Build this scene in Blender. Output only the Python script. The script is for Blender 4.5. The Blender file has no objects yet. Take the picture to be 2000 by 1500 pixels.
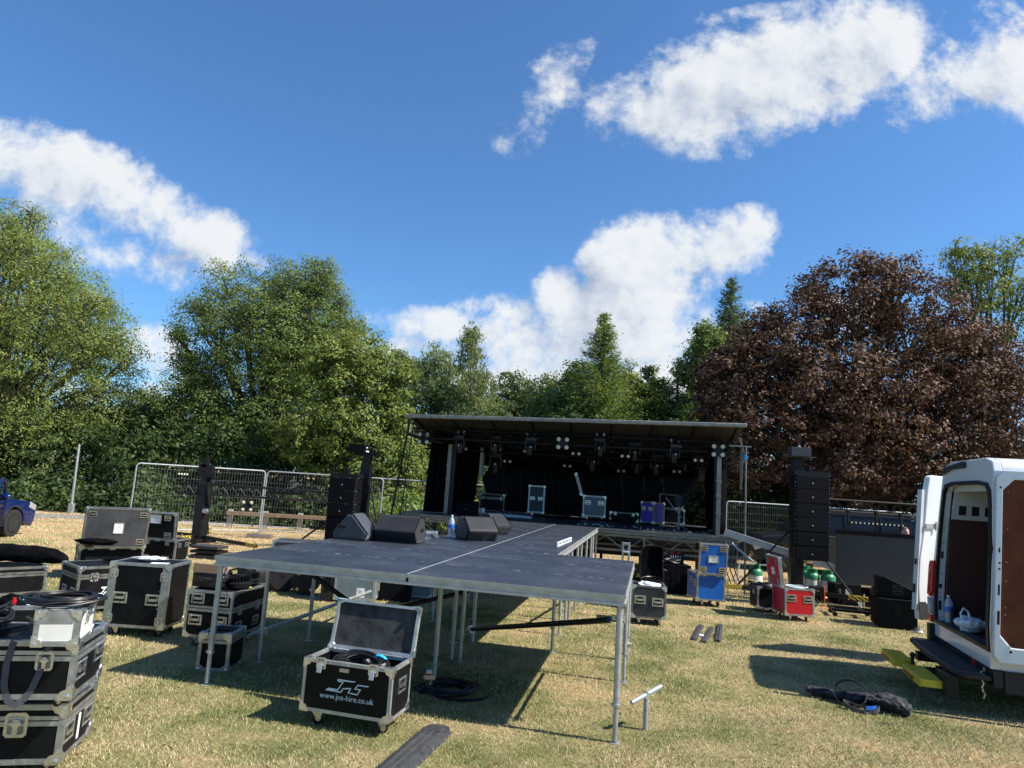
import bpy, math, random
import numpy as np
from mathutils import Matrix, Vector
random.seed(7); RNG = np.random.default_rng(11)
PI = math.pi
scene = bpy.context.scene
COL = scene.collection

# ------------------------------------------------------------------ camera
CF, CPITCH, CROLL, CH = 1333.0, 0.1433, 0.0661, 2.1163
_cp, _sp = math.cos(CPITCH), math.sin(CPITCH)
FW = Vector((0, _cp, _sp)); _up = Vector((0, -_sp, _cp)); _rt = Vector((1, 0, 0))
RT = math.cos(CROLL)*_rt + math.sin(CROLL)*_up
UP = -math.sin(CROLL)*_rt + math.cos(CROLL)*_up
cam_data = bpy.data.cameras.new('camera')
cam = bpy.data.objects.new('camera', cam_data); COL.objects.link(cam)
cam_data.sensor_width = 36; cam_data.lens = CF/2000*36
cam_data.clip_start = .05; cam_data.clip_end = 2000
cam.matrix_world = Matrix(((RT.x, UP.x, -FW.x, 0), (RT.y, UP.y, -FW.y, 0), (RT.z, UP.z, -FW.z, CH), (0, 0, 0, 1)))
scene.camera = cam

def _ray(u, v): return FW + RT*(u-1000)/CF - UP*(v-750)/CF
def GP(u, v, z=0.0):
    d = _ray(u, v); t = (z-CH)/d.z
    return Vector((d.x*t, d.y*t, z))
def PY(u, v, y):
    d = _ray(u, v); t = y/d.y
    return Vector((d.x*t, y, CH+d.z*t))

# ------------------------------------------------------------------ world, sun, exposure
SUN_AZ, SUN_EL = math.radians(-14), math.radians(48)      # az from +x towards +y
sdir = Vector((math.cos(SUN_AZ)*math.cos(SUN_EL), math.sin(SUN_AZ)*math.cos(SUN_EL), math.sin(SUN_EL)))
sd = bpy.data.lights.new('sun', 'SUN'); sd.energy = 4.6; sd.angle = math.radians(.53); sd.color = (1, .94, .85)
so = bpy.data.objects.new('sun', sd); COL.objects.link(so)
so.rotation_euler = sdir.to_track_quat('Z', 'Y').to_euler()
scene.view_settings.view_transform = 'Standard'; scene.view_settings.look = 'None'
scene.view_settings.exposure = 0.98; scene.view_settings.gamma = 1
scene.render.engine = 'CYCLES'
scene.cycles.max_bounces = 6; scene.cycles.diffuse_bounces = 3; scene.cycles.glossy_bounces = 3
scene.cycles.transparent_max_bounces = 6; scene.cycles.transmission_bounces = 4

class NT:
    """tiny helper for node trees"""
    def __init__(s, tree): s.t = tree; s.n = tree.nodes; s.l = tree.links
    def new(s, typ, **kw):
        n = s.n.new(typ)
        for k, v in kw.items():
            if k.startswith('i_'):
                key = k[2:]; key = int(key) if key.isdigit() else key.replace('_', ' ')
                if hasattr(v, 'is_output'): s.l.new(v, n.inputs[key])
                else: n.inputs[key].default_value = v
            else: setattr(n, k, v)
        return n
    def math(s, op, a, b=None, c=None, clamp=False):
        n = s.n.new('ShaderNodeMath'); n.operation = op; n.use_clamp = clamp
        for i, v in enumerate((a, b, c)):
            if v is None: continue
            if hasattr(v, 'is_output'): s.l.new(v, n.inputs[i])
            else: n.inputs[i].default_value = v
        return n.outputs[0]
    def ramp(s, fac, stops, interp='LINEAR'):
        n = s.n.new('ShaderNodeValToRGB'); n.color_ramp.interpolation = interp
        e = n.color_ramp.elements
        while len(e) < len(stops): e.new(.5)
        for x, (p, c) in zip(e, stops):
            x.position = p; x.color = (*c, 1) if len(c) == 3 else c
        s.l.new(fac, n.inputs[0]); return n.outputs[0]
    def mix(s, fac, a, b, blend='MIX'):
        n = s.n.new('ShaderNodeMix'); n.data_type = 'RGBA'; n.blend_type = blend
        for i, v in ((0, fac), (6, a), (7, b)):
            if hasattr(v, 'is_output'): s.l.new(v, n.inputs[i])
            elif i == 0: n.inputs[0].default_value = v
            else: n.inputs[i].default_value = (*v, 1)
        return n.outputs[2]

world = bpy.data.worlds.new('World'); scene.world = world; world.use_nodes = True
W = NT(world.node_tree); W.n.clear()
sky = W.new('ShaderNodeTexSky', sky_type='NISHITA', sun_disc=False)
sky.sun_elevation = SUN_EL; sky.sun_rotation = math.atan2(sdir.x, sdir.y)
sky.air_density = 1.0; sky.dust_density = .6; sky.ozone_density = 2.2; sky.altitude = 100
skyc = W.mix(1.0, sky.outputs[0], (.48, .745, .97), 'MULTIPLY')
# clouds: a density field on the sky directions (gnomonic sheet round +y, fixed in the world)
geo = W.new('ShaderNodeTexCoord')
sep = W.new('ShaderNodeSeparateXYZ', i_0=geo.outputs['Generated'])
ay = W.math('MAXIMUM', sep.outputs[1], .05)
cu = W.math('DIVIDE', sep.outputs[0], ay); cv = W.math('DIVIDE', sep.outputs[2], ay)
ng = bpy.data.node_groups.new('cloud_density', 'ShaderNodeTree')
ng.interface.new_socket('u', in_out='INPUT', socket_type='NodeSocketFloat')
ng.interface.new_socket('v', in_out='INPUT', socket_type='NodeSocketFloat')
ng.interface.new_socket('d', in_out='OUTPUT', socket_type='NodeSocketFloat')
D = NT(ng); gi = D.new('NodeGroupInput'); go = D.new('NodeGroupOutput')
def _dirs(px, py):
    d = _ray(px, py); return d.x/d.y, d.z/d.y
comb = D.new('ShaderNodeCombineXYZ', i_0=gi.outputs[0], i_1=gi.outputs[1])
n1 = D.new('ShaderNodeTexNoise', i_Vector=comb.outputs[0]); n1.inputs['Scale'].default_value = 9.5
n1.inputs['Detail'].default_value = 10; n1.inputs['Roughness'].default_value = .62; n1.inputs['Distortion'].default_value = .2
n2 = D.new('ShaderNodeTexNoise', i_Vector=comb.outputs[0]); n2.inputs['Scale'].default_value = 26
n2.inputs['Detail'].default_value = 6; n2.inputs['Roughness'].default_value = .65
# (px, py, rx, ry, tilt in degrees of the long axis, weight)
CLOUDS = [(1490,150,300,105,15,1.25),(1650,105,180,105,22,1.25),(1370,200,190,100,0,1.15),(1060,190,125,56,58,.78),(1130,115,60,30,50,.6),
 (1010,245,70,34,52,.74),(1890,150,150,85,20,.95),(1990,130,100,130,0,.95),(1370,290,80,26,8,.55),(1560,15,260,22,8,.5),
 (60,320,220,90,-22,1.05),(250,390,230,78,-30,.98),(400,470,110,62,-25,1.0),(130,440,220,100,-10,.62),(330,525,90,50,-10,.75),(250,500,150,60,-10,.7),(-150,300,220,120,0,1.0),
 (1300,500,170,85,12,1.2),(1420,480,100,60,28,1.15),(1215,520,90,85,0,1.25),(1105,600,60,80,10,1.25),(1230,610,140,120,0,1.25),(1100,680,170,70,0,1.0),(1000,640,90,60,0,.98),
 (860,640,150,40,-5,.95),(800,680,120,40,0,.8),(950,600,70,35,10,.7),(480,505,60,30,-20,.8),(1290,650,60,60,0,.85),(1350,610,60,30,20,.5),(900,700,300,60,0,.75),(290,690,110,60,0,.8),(280,760,300,50,0,.6),(1650,620,120,70,0,.6),(1500,595,60,16,-5,.6),(1100,740,500,50,0,.95),(1950,480,200,60,0,.35)]
acc = None
for (px, py, rx, ry, tilt, wgt) in CLOUDS:
    u0, v0 = _dirs(px, py); ua, va = _dirs(px+1, py); s_ = math.hypot(ua-u0, va-v0)
    th = math.radians(tilt) + math.atan2(va-v0, ua-u0)
    du = D.math('SUBTRACT', gi.outputs[0], u0); dv = D.math('SUBTRACT', gi.outputs[1], v0)
    c_, s2 = math.cos(th), math.sin(th)
    a = D.math('MULTIPLY_ADD', du, c_/(rx*s_), D.math('MULTIPLY', dv, s2/(rx*s_)))
    b = D.math('MULTIPLY_ADD', du, -s2/(ry*s_), D.math('MULTIPLY', dv, c_/(ry*s_)))
    r2 = D.math('MULTIPLY_ADD', a, a, D.math('MULTIPLY', b, b))
    e = D.math('MULTIPLY_ADD', r2, -.5*wgt, wgt)
    acc = e if acc is None else D.math('SMOOTH_MAX', acc, e, .12)
acc = D.math('MAXIMUM', acc, -1.0)
den = D.math('ADD', acc, D.math('MULTIPLY', D.math('SUBTRACT', n1.outputs[0], .5), 2.0))
den = D.math('ADD', den, D.math('MULTIPLY', D.math('SUBTRACT', n2.outputs[0], .5), .8))
D.l.new(den, go.inputs[0])
def cden(u, v):
    g = W.new('ShaderNodeGroup'); g.node_tree = ng; W.l.new(u, g.inputs[0]); W.l.new(v, g.inputs[1]); return g.outputs[0]
d0 = cden(cu, cv)
d1 = cden(W.math('ADD', cu, .035), W.math('ADD', cv, .035))
mask = W.new('ShaderNodeMapRange', interpolation_type='SMOOTHSTEP', i_Value=d0, i_1=.36, i_2=.98).outputs[0]
lit = W.new('ShaderNodeMapRange', i_Value=W.math('SUBTRACT', d0, d1), i_1=-.75, i_2=.5).outputs[0]
thick = W.new('ShaderNodeMapRange', i_Value=d1, i_1=.4, i_2=1.3).outputs[0]
shade = W.math('SUBTRACT', 1.0, W.math('MULTIPLY', thick, W.math('SUBTRACT', 1.0, lit)), clamp=True)
cloudc = W.ramp(shade, [(0, (2.3, 2.65, 3.2)), (.4, (3.3, 3.6, 4.1)), (.75, (4.3, 4.5, 4.7)), (1, (4.9, 5.0, 5.05))])
up_mask = W.new('ShaderNodeMapRange', i_Value=sep.outputs[1], i_1=.05, i_2=.2).outputs[0]
mask = W.math('MULTIPLY', mask, W.math('MULTIPLY', up_mask, .94))
skymix = W.mix(mask, skyc, cloudc)
bg = W.new('ShaderNodeBackground', i_0=skymix, i_1=.095)
wo = W.new('ShaderNodeOutputWorld'); W.l.new(bg.outputs[0], wo.inputs[0])
world.cycles.sampling_method = 'MANUAL'; world.cycles.sample_map_resolution = 512

# ------------------------------------------------------------------ materials
def mat(name, col, rough=.6, metal=0.0, var=.0, scale=6.0, bump=0.0, bscale=60.0, spec=.5, col2=None, coat=0.0, alpha=1.0, trans=0.0, scratch=0.0, sheen=0.0):
    m = bpy.data.materials.new(name); m.use_nodes = True
    T = NT(m.node_tree); b = T.n['Principled BSDF']
    b.inputs['Roughness'].default_value = rough; b.inputs['Metallic'].default_value = metal
    b.inputs['Specular IOR Level'].default_value = spec; b.inputs['Coat Weight'].default_value = coat
    b.inputs['Transmission Weight'].default_value = trans; b.inputs['Alpha'].default_value = alpha
    b.inputs['Base Color'].default_value = (*col, 1)
    if sheen: b.inputs['Sheen Weight'].default_value = sheen
    tc = T.new('ShaderNodeTexCoord')
    c = None
    if var or col2:
        n = T.new('ShaderNodeTexNoise', i_Vector=tc.outputs['Object']); n.inputs['Scale'].default_value = scale
        n.inputs['Detail'].default_value = 6; n.inputs['Roughness'].default_value = .62
        c2 = col2 if col2 else tuple(min(1, x*(1+var)+.01*var) for x in col)
        c1 = col if col2 else tuple(x*(1-var) for x in col)
        c = T.ramp(n.outputs[0], [(.3, c1), (.7, c2)])
        rr = T.new('ShaderNodeMapRange', i_Value=n.outputs[0], i_3=max(.02, rough-.12), i_4=min(1, rough+.15))
        T.l.new(rr.outputs[0], b.inputs['Roughness'])
    if scratch:
        mp = T.new('ShaderNodeMapping', i_Vector=tc.outputs['Object']); mp.inputs['Scale'].default_value = (9, 9, 26)
        mp.inputs['Rotation'].default_value = (.4, .3, .5)
        n3 = T.new('ShaderNodeTexNoise', i_Vector=mp.outputs[0]); n3.inputs['Scale'].default_value = 3; n3.inputs['Detail'].default_value = 9
        n3.inputs['Roughness'].default_value = .75
        f = T.math('MULTIPLY', T.new('ShaderNodeMapRange', i_Value=n3.outputs[0], i_1=.58, i_2=.72).outputs[0], scratch)
        c = T.mix(f, c if c else col, tuple(min(1, x*1.5+.16) for x in col))
    if c: T.l.new(c, b.inputs['Base Color'])
    if bump:
        n2 = T.new('ShaderNodeTexNoise', i_Vector=tc.outputs['Object']); n2.inputs['Scale'].default_value = bscale; n2.inputs['Detail'].default_value = 3
        bp = T.new('ShaderNodeBump', i_Height=n2.outputs[0]); bp.inputs['Strength'].default_value = bump; bp.inputs['Distance'].default_value = .01
        T.l.new(bp.outputs[0], b.inputs['Normal'])
    return m
M = {}
M['panel'] = mat('black_hexboard', (.0035,.0035,.004), .5, spec=.14, var=.3, scale=5, bump=.15, bscale=220, scratch=.17)
M['panel_worn'] = mat('worn_black_board', (.033,.033,.034), .6, var=.4, scale=4, bump=.15, bscale=200, scratch=.35)
M['alu'] = mat('aluminium_trim', (.40,.41,.41), .42, .85, var=.25, scale=14)
M['alu_old'] = mat('dull_aluminium_trim', (.22,.215,.19), .5, .8, var=.3, scale=10)
M['steel'] = mat('zinc_fitting', (.62,.63,.63), .28, .95, var=.2, scale=20)
M['galv'] = mat('galvanised_tube', (.42,.43,.41), .5, .7, var=.22, scale=8)
M['galvlight'] = mat('bright_galvanised_steel', (.36,.39,.40), .55, .55, var=.2, scale=8)
M['blue'] = mat('blue_laminate', (.004,.105,.40), .38, var=.12, scale=5, bump=.06, bscale=180, scratch=.06)
M['red'] = mat('red_laminate', (.46,.007,.014), .38, var=.12, scale=5, bump=.06, bscale=180, scratch=.06)
M['grey'] = mat('grey_laminate', (.13,.17,.19), .45, var=.15, scale=5, bump=.06, bscale=180)
M['purple'] = mat('purple_laminate', (.07,.035,.42), .45, var=.12, scale=5)
M['teal'] = mat('dark_teal_laminate', (.006,.022,.030), .45, var=.12, scale=5)
M['white'] = mat('white_laminate', (.62,.61,.56), .5, var=.07, scale=5)
M['paper'] = mat('white_paper', (.78,.79,.80), .7, var=.1, scale=12)
M['foam'] = mat('grey_foam', (.09,.09,.095), .95, var=.35, scale=60, bump=.6, bscale=120)
M['lidin'] = mat('grey_black_lid_lining', (.040,.041,.042), .85, spec=.15, var=.5, scale=9, bump=.3, bscale=60, scratch=.1)
M['blk'] = mat('black_steel', (.005,.005,.006), .45, .0, spec=.3, var=.3, scale=9)
M['blkgloss'] = mat('black_plastic', (.005,.005,.006), .35, spec=.35, var=.2)
M['blkcloth'] = mat('black_cloth', (.0022,.0022,.003), .95, spec=.03, var=.4, scale=4, bump=.5, bscale=14)
M['cover'] = mat('grey_black_padded_cover', (.005,.005,.008), .55, spec=.3, var=.3, scale=5, bump=.35, bscale=9, sheen=.15)
M['cover2'] = mat('slate_padded_cover', (.026,.032,.04), .55, var=.2, scale=4, bump=.35, bscale=9, sheen=.2)
M['cable'] = mat('black_rubber', (.007,.007,.008), .42, spec=.4, var=.2)
M['rubber'] = mat('worn_rubber', (.028,.028,.031), .8, var=.5, scale=18, bump=.7, bscale=50)
M['spk'] = mat('speaker_paint', (.003,.003,.004), .6, spec=.12, var=.15, bump=.3, bscale=200)
M['grille'] = mat('speaker_grille', (.003,.003,.006), .7, spec=.12, bump=.5, bscale=300, var=.2)
M['lens'] = mat('blinder_lens', (.75,.72,.55), .25, .0, spec=.8, coat=.6)
M['yellowled'] = mat('yellow_led_chip', (.75,.55,.12), .4)
M['yellow'] = mat('yellow_painted_steel', (.70,.52,.03), .5, var=.15, scale=12, scratch=.2)
M['redled'] = mat('dim_red_display', (.10,.006,.006), .3)
M['hazred'] = mat('red_reflector', (.35,.02,.02), .3)
M['tail'] = mat('red_tail_lamp', (.55,.01,.015), .12, coat=.8)
M['tailclear'] = mat('clear_lamp_lens', (.33,.33,.34), .1, coat=.8)
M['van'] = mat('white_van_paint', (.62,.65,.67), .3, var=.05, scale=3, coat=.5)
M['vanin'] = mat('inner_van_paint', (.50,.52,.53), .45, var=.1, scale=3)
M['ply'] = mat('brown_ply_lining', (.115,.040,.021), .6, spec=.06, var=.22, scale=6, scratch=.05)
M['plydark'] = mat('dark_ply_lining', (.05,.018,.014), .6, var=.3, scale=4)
M['bumper'] = mat('black_bumper_plastic', (.010,.010,.011), .6, var=.3, bump=.2)
M['glass'] = mat('car_glass', (.008,.010,.013), .08, spec=.3)
M['carblue'] = mat('blue_car_paint', (.003,.018,.11), .22, .3, coat=.8, var=.05)
M['cardark'] = mat('dark_grey_car_paint', (.008,.010,.013), .3, .2, coat=.4, var=.05)
M['carsilver'] = mat('silver_car_paint', (.3,.32,.33), .3, .6, coat=.6, var=.05)
M['tyre'] = mat('tyre_rubber', (.012,.012,.012), .85)
M['rim'] = mat('alloy_rim', (.12,.12,.125), .3, .9)
M['green'] = mat('green_cylinder_shroud', (.02,.20,.085), .4, var=.1)
M['wood'] = mat('weathered_timber', (.20,.14,.085), .8, var=.3, scale=9)
M['card'] = mat('cardboard', (.34,.20,.11), .8, var=.12)
M['wrap'] = mat('black_plastic_wrap', (.012,.011,.010), .22, var=.4, bump=.9, bscale=16)
M['plasticbag'] = mat('white_carrier_plastic', (.72,.75,.78), .35, var=.08, bump=.6, bscale=16)
M['clear'] = mat('clear_bottle_plastic', (.75,.82,.88), .12, trans=.55, spec=.6)
M['bluelabel'] = mat('blue_label', (.02,.14,.55), .4)
M['bluecap'] = mat('blue_strap', (.01,.33,.72), .5)
M['orange'] = mat('orange_cable', (.75,.12,.02), .5)
M['skin'] = mat('skin', (.52,.30,.22), .55, var=.06)
M['hair'] = mat('brown_hair', (.12,.07,.04), .8, var=.3, scale=60)
M['shirt'] = mat('dark_shirt', (.02,.022,.03), .8)
M['screen'] = mat('led_screen_face', (.035,.038,.040), .62, var=.05, scale=2, bump=.2, bscale=300)
M['web'] = mat('grey_webbing', (.055,.055,.065), .6, var=.25, scale=20)
M['brick'] = mat('concrete_foot', (.16,.14,.12), .9, var=.3)
M['white_paint'] = mat('white_painted_wood', (.32,.31,.28), .7, var=.15)
M['mesh_grey'] = mat('galvanised_mesh', (.22,.22,.20), .5, .6, var=.2)
M['bark'] = mat('bark', (.075,.06,.045), .9, var=.4, scale=8, bump=.6, bscale=22)
M['birchbark'] = mat('birch_bark', (.30,.28,.25), .8, var=.5, scale=5)
M['tarp'] = mat('dark_grey_backdrop', (.007,.008,.010), .85, spec=.1, var=.45, scale=3, bump=.4, bscale=4)
M['canopy'] = mat('roof_lining', (.016,.018,.017), .75, var=.2, scale=2)
M['ledwhite'] = mat('white_plastic', (.8,.8,.8), .4)

# deck top: worn black ply with chalky scuffs
def deckmat():
    m = mat('worn_deck_board', (.040,.046,.058), .42, bump=.15, bscale=60)
    T = NT(m.node_tree); b = T.n['Principled BSDF']; tc = T.new('ShaderNodeTexCoord')
    n = T.new('ShaderNodeTexNoise', i_Vector=tc.outputs['Object']); n.inputs['Scale'].default_value = 2.2; n.inputs['Detail'].default_value = 8; n.inputs['Roughness'].default_value = .65
    c = T.ramp(n.outputs[0], [(.3, (.012,.015,.022)), (.55, (.024,.029,.040)), (.75, (.052,.056,.064))])
    mp = T.new('ShaderNodeMapping', i_Vector=tc.outputs['Object']); mp.inputs['Scale'].default_value = (3, 22, 8)
    n2 = T.new('ShaderNodeTexNoise', i_Vector=mp.outputs[0]); n2.inputs['Scale'].default_value = 2; n2.inputs['Detail'].default_value = 8; n2.inputs['Roughness'].default_value = .7
    f = T.new('ShaderNodeMapRange', i_Value=n2.outputs[0], i_1=.54, i_2=.74, i_4=.75).outputs[0]
    c = T.mix(f, c, (.085,.09,.10))
    v = T.new('ShaderNodeTexVoronoi', i_Vector=tc.outputs['Object']); v.inputs['Scale'].default_value = 9
    f2 = T.new('ShaderNodeMapRange', i_Value=v.outputs['Distance'], i_1=.07, i_2=.03, i_4=.7).outputs[0]
    c = T.mix(T.math('MULTIPLY', f2, T.math('GREATER_THAN', n.outputs[0], .56)), c, (.4,.38,.33))
    T.l.new(c, b.inputs['Base Color'])
    rr = T.new('ShaderNodeMapRange', i_Value=n.outputs[0], i_3=.34, i_4=.62); T.l.new(rr.outputs[0], b.inputs['Roughness'])
    return m
M['deck'] = deckmat()
def chalkmat():
    m = mat('chalky_joint_scuff', (.42,.42,.42), .9)
    T = NT(m.node_tree); b = T.n['Principled BSDF']; tc = T.new('ShaderNodeTexCoord')
    n = T.new('ShaderNodeTexNoise', i_Vector=tc.outputs['Object']); n.inputs['Scale'].default_value = 14; n.inputs['Detail'].default_value = 6
    c = T.ramp(n.outputs[0], [(.42, (.045,.05,.06)), (.6, (.42,.44,.47))]); T.l.new(c, b.inputs['Base Color'])
    return m
M['chalk'] = chalkmat()
def hazmat():
    m = mat('black_yellow_hazard_tape', (.7,.5,.03), .5)
    T = NT(m.node_tree); b = T.n['Principled BSDF']; tc = T.new('ShaderNodeTexCoord')
    s = T.new('ShaderNodeSeparateXYZ', i_0=tc.outputs['Object'])
    a = T.math('FRACT', T.math('MULTIPLY', T.math('ADD', s.outputs[0], T.math('ADD', s.outputs[2], s.outputs[1])), 15))
    T.l.new(T.mix(T.math('GREATER_THAN', a, .5), (.7,.5,.04), (.012,.012,.012)), b.inputs['Base Color'])
    return m
M['haz'] = hazmat()
def leafmat(name, c1, c2, c3, trans=.35, rough=.55):
    m = bpy.data.materials.new(name); m.use_nodes = True; T = NT(m.node_tree); T.n.clear()
    g = T.new('ShaderNodeNewGeometry'); tc = T.new('ShaderNodeTexCoord')
    n = T.new('ShaderNodeTexNoise', i_Vector=tc.outputs['Object']); n.inputs['Scale'].default_value = .8; n.inputs['Detail'].default_value = 5; n.inputs['Roughness'].default_value = .7
    f = T.math('MULTIPLY_ADD', g.outputs['Random Per Island'], .30, T.math('MULTIPLY_ADD', n.outputs[0], 1.3, -.28))
    c = T.ramp(f, [(.22, c1), (.5, c2), (.82, c3)])
    p = T.new('ShaderNodeBsdfPrincipled', i_0=c); p.inputs['Roughness'].default_value = rough; p.inputs['Specular IOR Level'].default_value = .25
    tr = T.new('ShaderNodeBsdfTranslucent', i_0=T.mix(1.0, c, (1.25,1.2,.6), 'MULTIPLY'))
    mx = T.new('ShaderNodeMixShader', i_0=trans); T.l.new(p.outputs[0], mx.inputs[1]); T.l.new(tr.outputs[0], mx.inputs[2])
    o = T.new('ShaderNodeOutputMaterial', i_0=mx.outputs[0]); return m
M['ash'] = leafmat('ash_leaves', (.085,.12,.028), (.165,.21,.05), (.28,.32,.095))
M['ash2'] = leafmat('dark_ash_leaves', (.075,.11,.03), (.14,.19,.05), (.25,.30,.09))
M['maple'] = leafmat('maple_leaves', (.07,.105,.022), (.14,.185,.04), (.26,.30,.08))
M['copper'] = leafmat('copper_leaves', (.040,.020,.015), (.100,.052,.034), (.16,.098,.060), trans=.2, rough=.6)
M['birch'] = leafmat('birch_leaves', (.09,.12,.04), (.16,.20,.07), (.28,.31,.13))
M['olive'] = leafmat('olive_leaves', (.055,.085,.03), (.10,.14,.045), (.18,.22,.08))
M['larch'] = leafmat('larch_needles', (.08,.13,.03), (.15,.22,.05), (.26,.33,.10))
M['spruce'] = leafmat('spruce_needles', (.045,.085,.045), (.08,.13,.065), (.15,.20,.10))
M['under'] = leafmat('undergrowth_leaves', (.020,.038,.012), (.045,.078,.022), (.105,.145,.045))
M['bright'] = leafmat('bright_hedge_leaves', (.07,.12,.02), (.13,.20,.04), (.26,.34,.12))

def groundmats():
    def field(T):
        tc = T.new('ShaderNodeTexCoord')
        p = T.new('ShaderNodeSeparateXYZ', i_0=tc.outputs['Object'])
        n = T.new('ShaderNodeTexNoise', i_Vector=tc.outputs['Object']); n.inputs['Scale'].default_value = .75; n.inputs['Detail'].default_value = 8; n.inputs['Roughness'].default_value = .68
        far = T.new('ShaderNodeMapRange', i_Value=p.outputs[1], i_1=11, i_2=20, i_3=0, i_4=.16).outputs[0]
        return tc, T.math('ADD', n.outputs[0], far)
    m = bpy.data.materials.new('dry_turf'); m.use_nodes = True; T = NT(m.node_tree); b = T.n['Principled BSDF']
    tc, f = field(T)
    c = T.ramp(f, [(.36, (.13,.14,.05)), (.46, (.22,.205,.09)), (.55, (.32,.265,.14)), (.66, (.42,.30,.165))])
    n2 = T.new('ShaderNodeTexNoise', i_Vector=tc.outputs['Object']); n2.inputs['Scale'].default_value = 22; n2.inputs['Detail'].default_value = 9; n2.inputs['Roughness'].default_value = .8
    c = T.mix(1.0, c, T.ramp(n2.outputs[0], [(.3, (.42,.42,.42)), (.7, (1.4,1.35,1.25))]), 'MULTIPLY')
    T.l.new(c, b.inputs['Base Color']); b.inputs['Roughness'].default_value = .95; b.inputs['Specular IOR Level'].default_value = .1
    bp = T.new('ShaderNodeBump', i_Height=n2.outputs[0]); bp.inputs['Strength'].default_value = .9; bp.inputs['Distance'].default_value = .03
    T.l.new(bp.outputs[0], b.inputs['Normal']); M['turf'] = m
    m = bpy.data.materials.new('grass_blades'); m.use_nodes = True; T = NT(m.node_tree); b = T.n['Principled BSDF']
    tc, f = field(T); g = T.new('ShaderNodeNewGeometry')
    f = T.math('ADD', f, T.math('MULTIPLY_ADD', g.outputs['Random Per Island'], .32, -.16))
    c = T.ramp(f, [(.35, (.17,.21,.07)), (.45, (.30,.31,.135)), (.55, (.48,.43,.24)), (.68, (.60,.47,.29))])
    T.l.new(c, b.inputs['Base Color']); b.inputs['Roughness'].default_value = .7; b.inputs['Specular IOR Level'].default_value = .25
    M['blade'] = m
groundmats()
M['soil'] = mat('dark_woodland_soil', (.022,.022,.012), .95, var=.4, scale=2)
M['tarmac'] = mat('grey_path', (.17,.165,.16), .9, var=.12, scale=5)
M['kerb'] = mat('pale_kerb', (.42,.42,.40), .85, var=.1)

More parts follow.
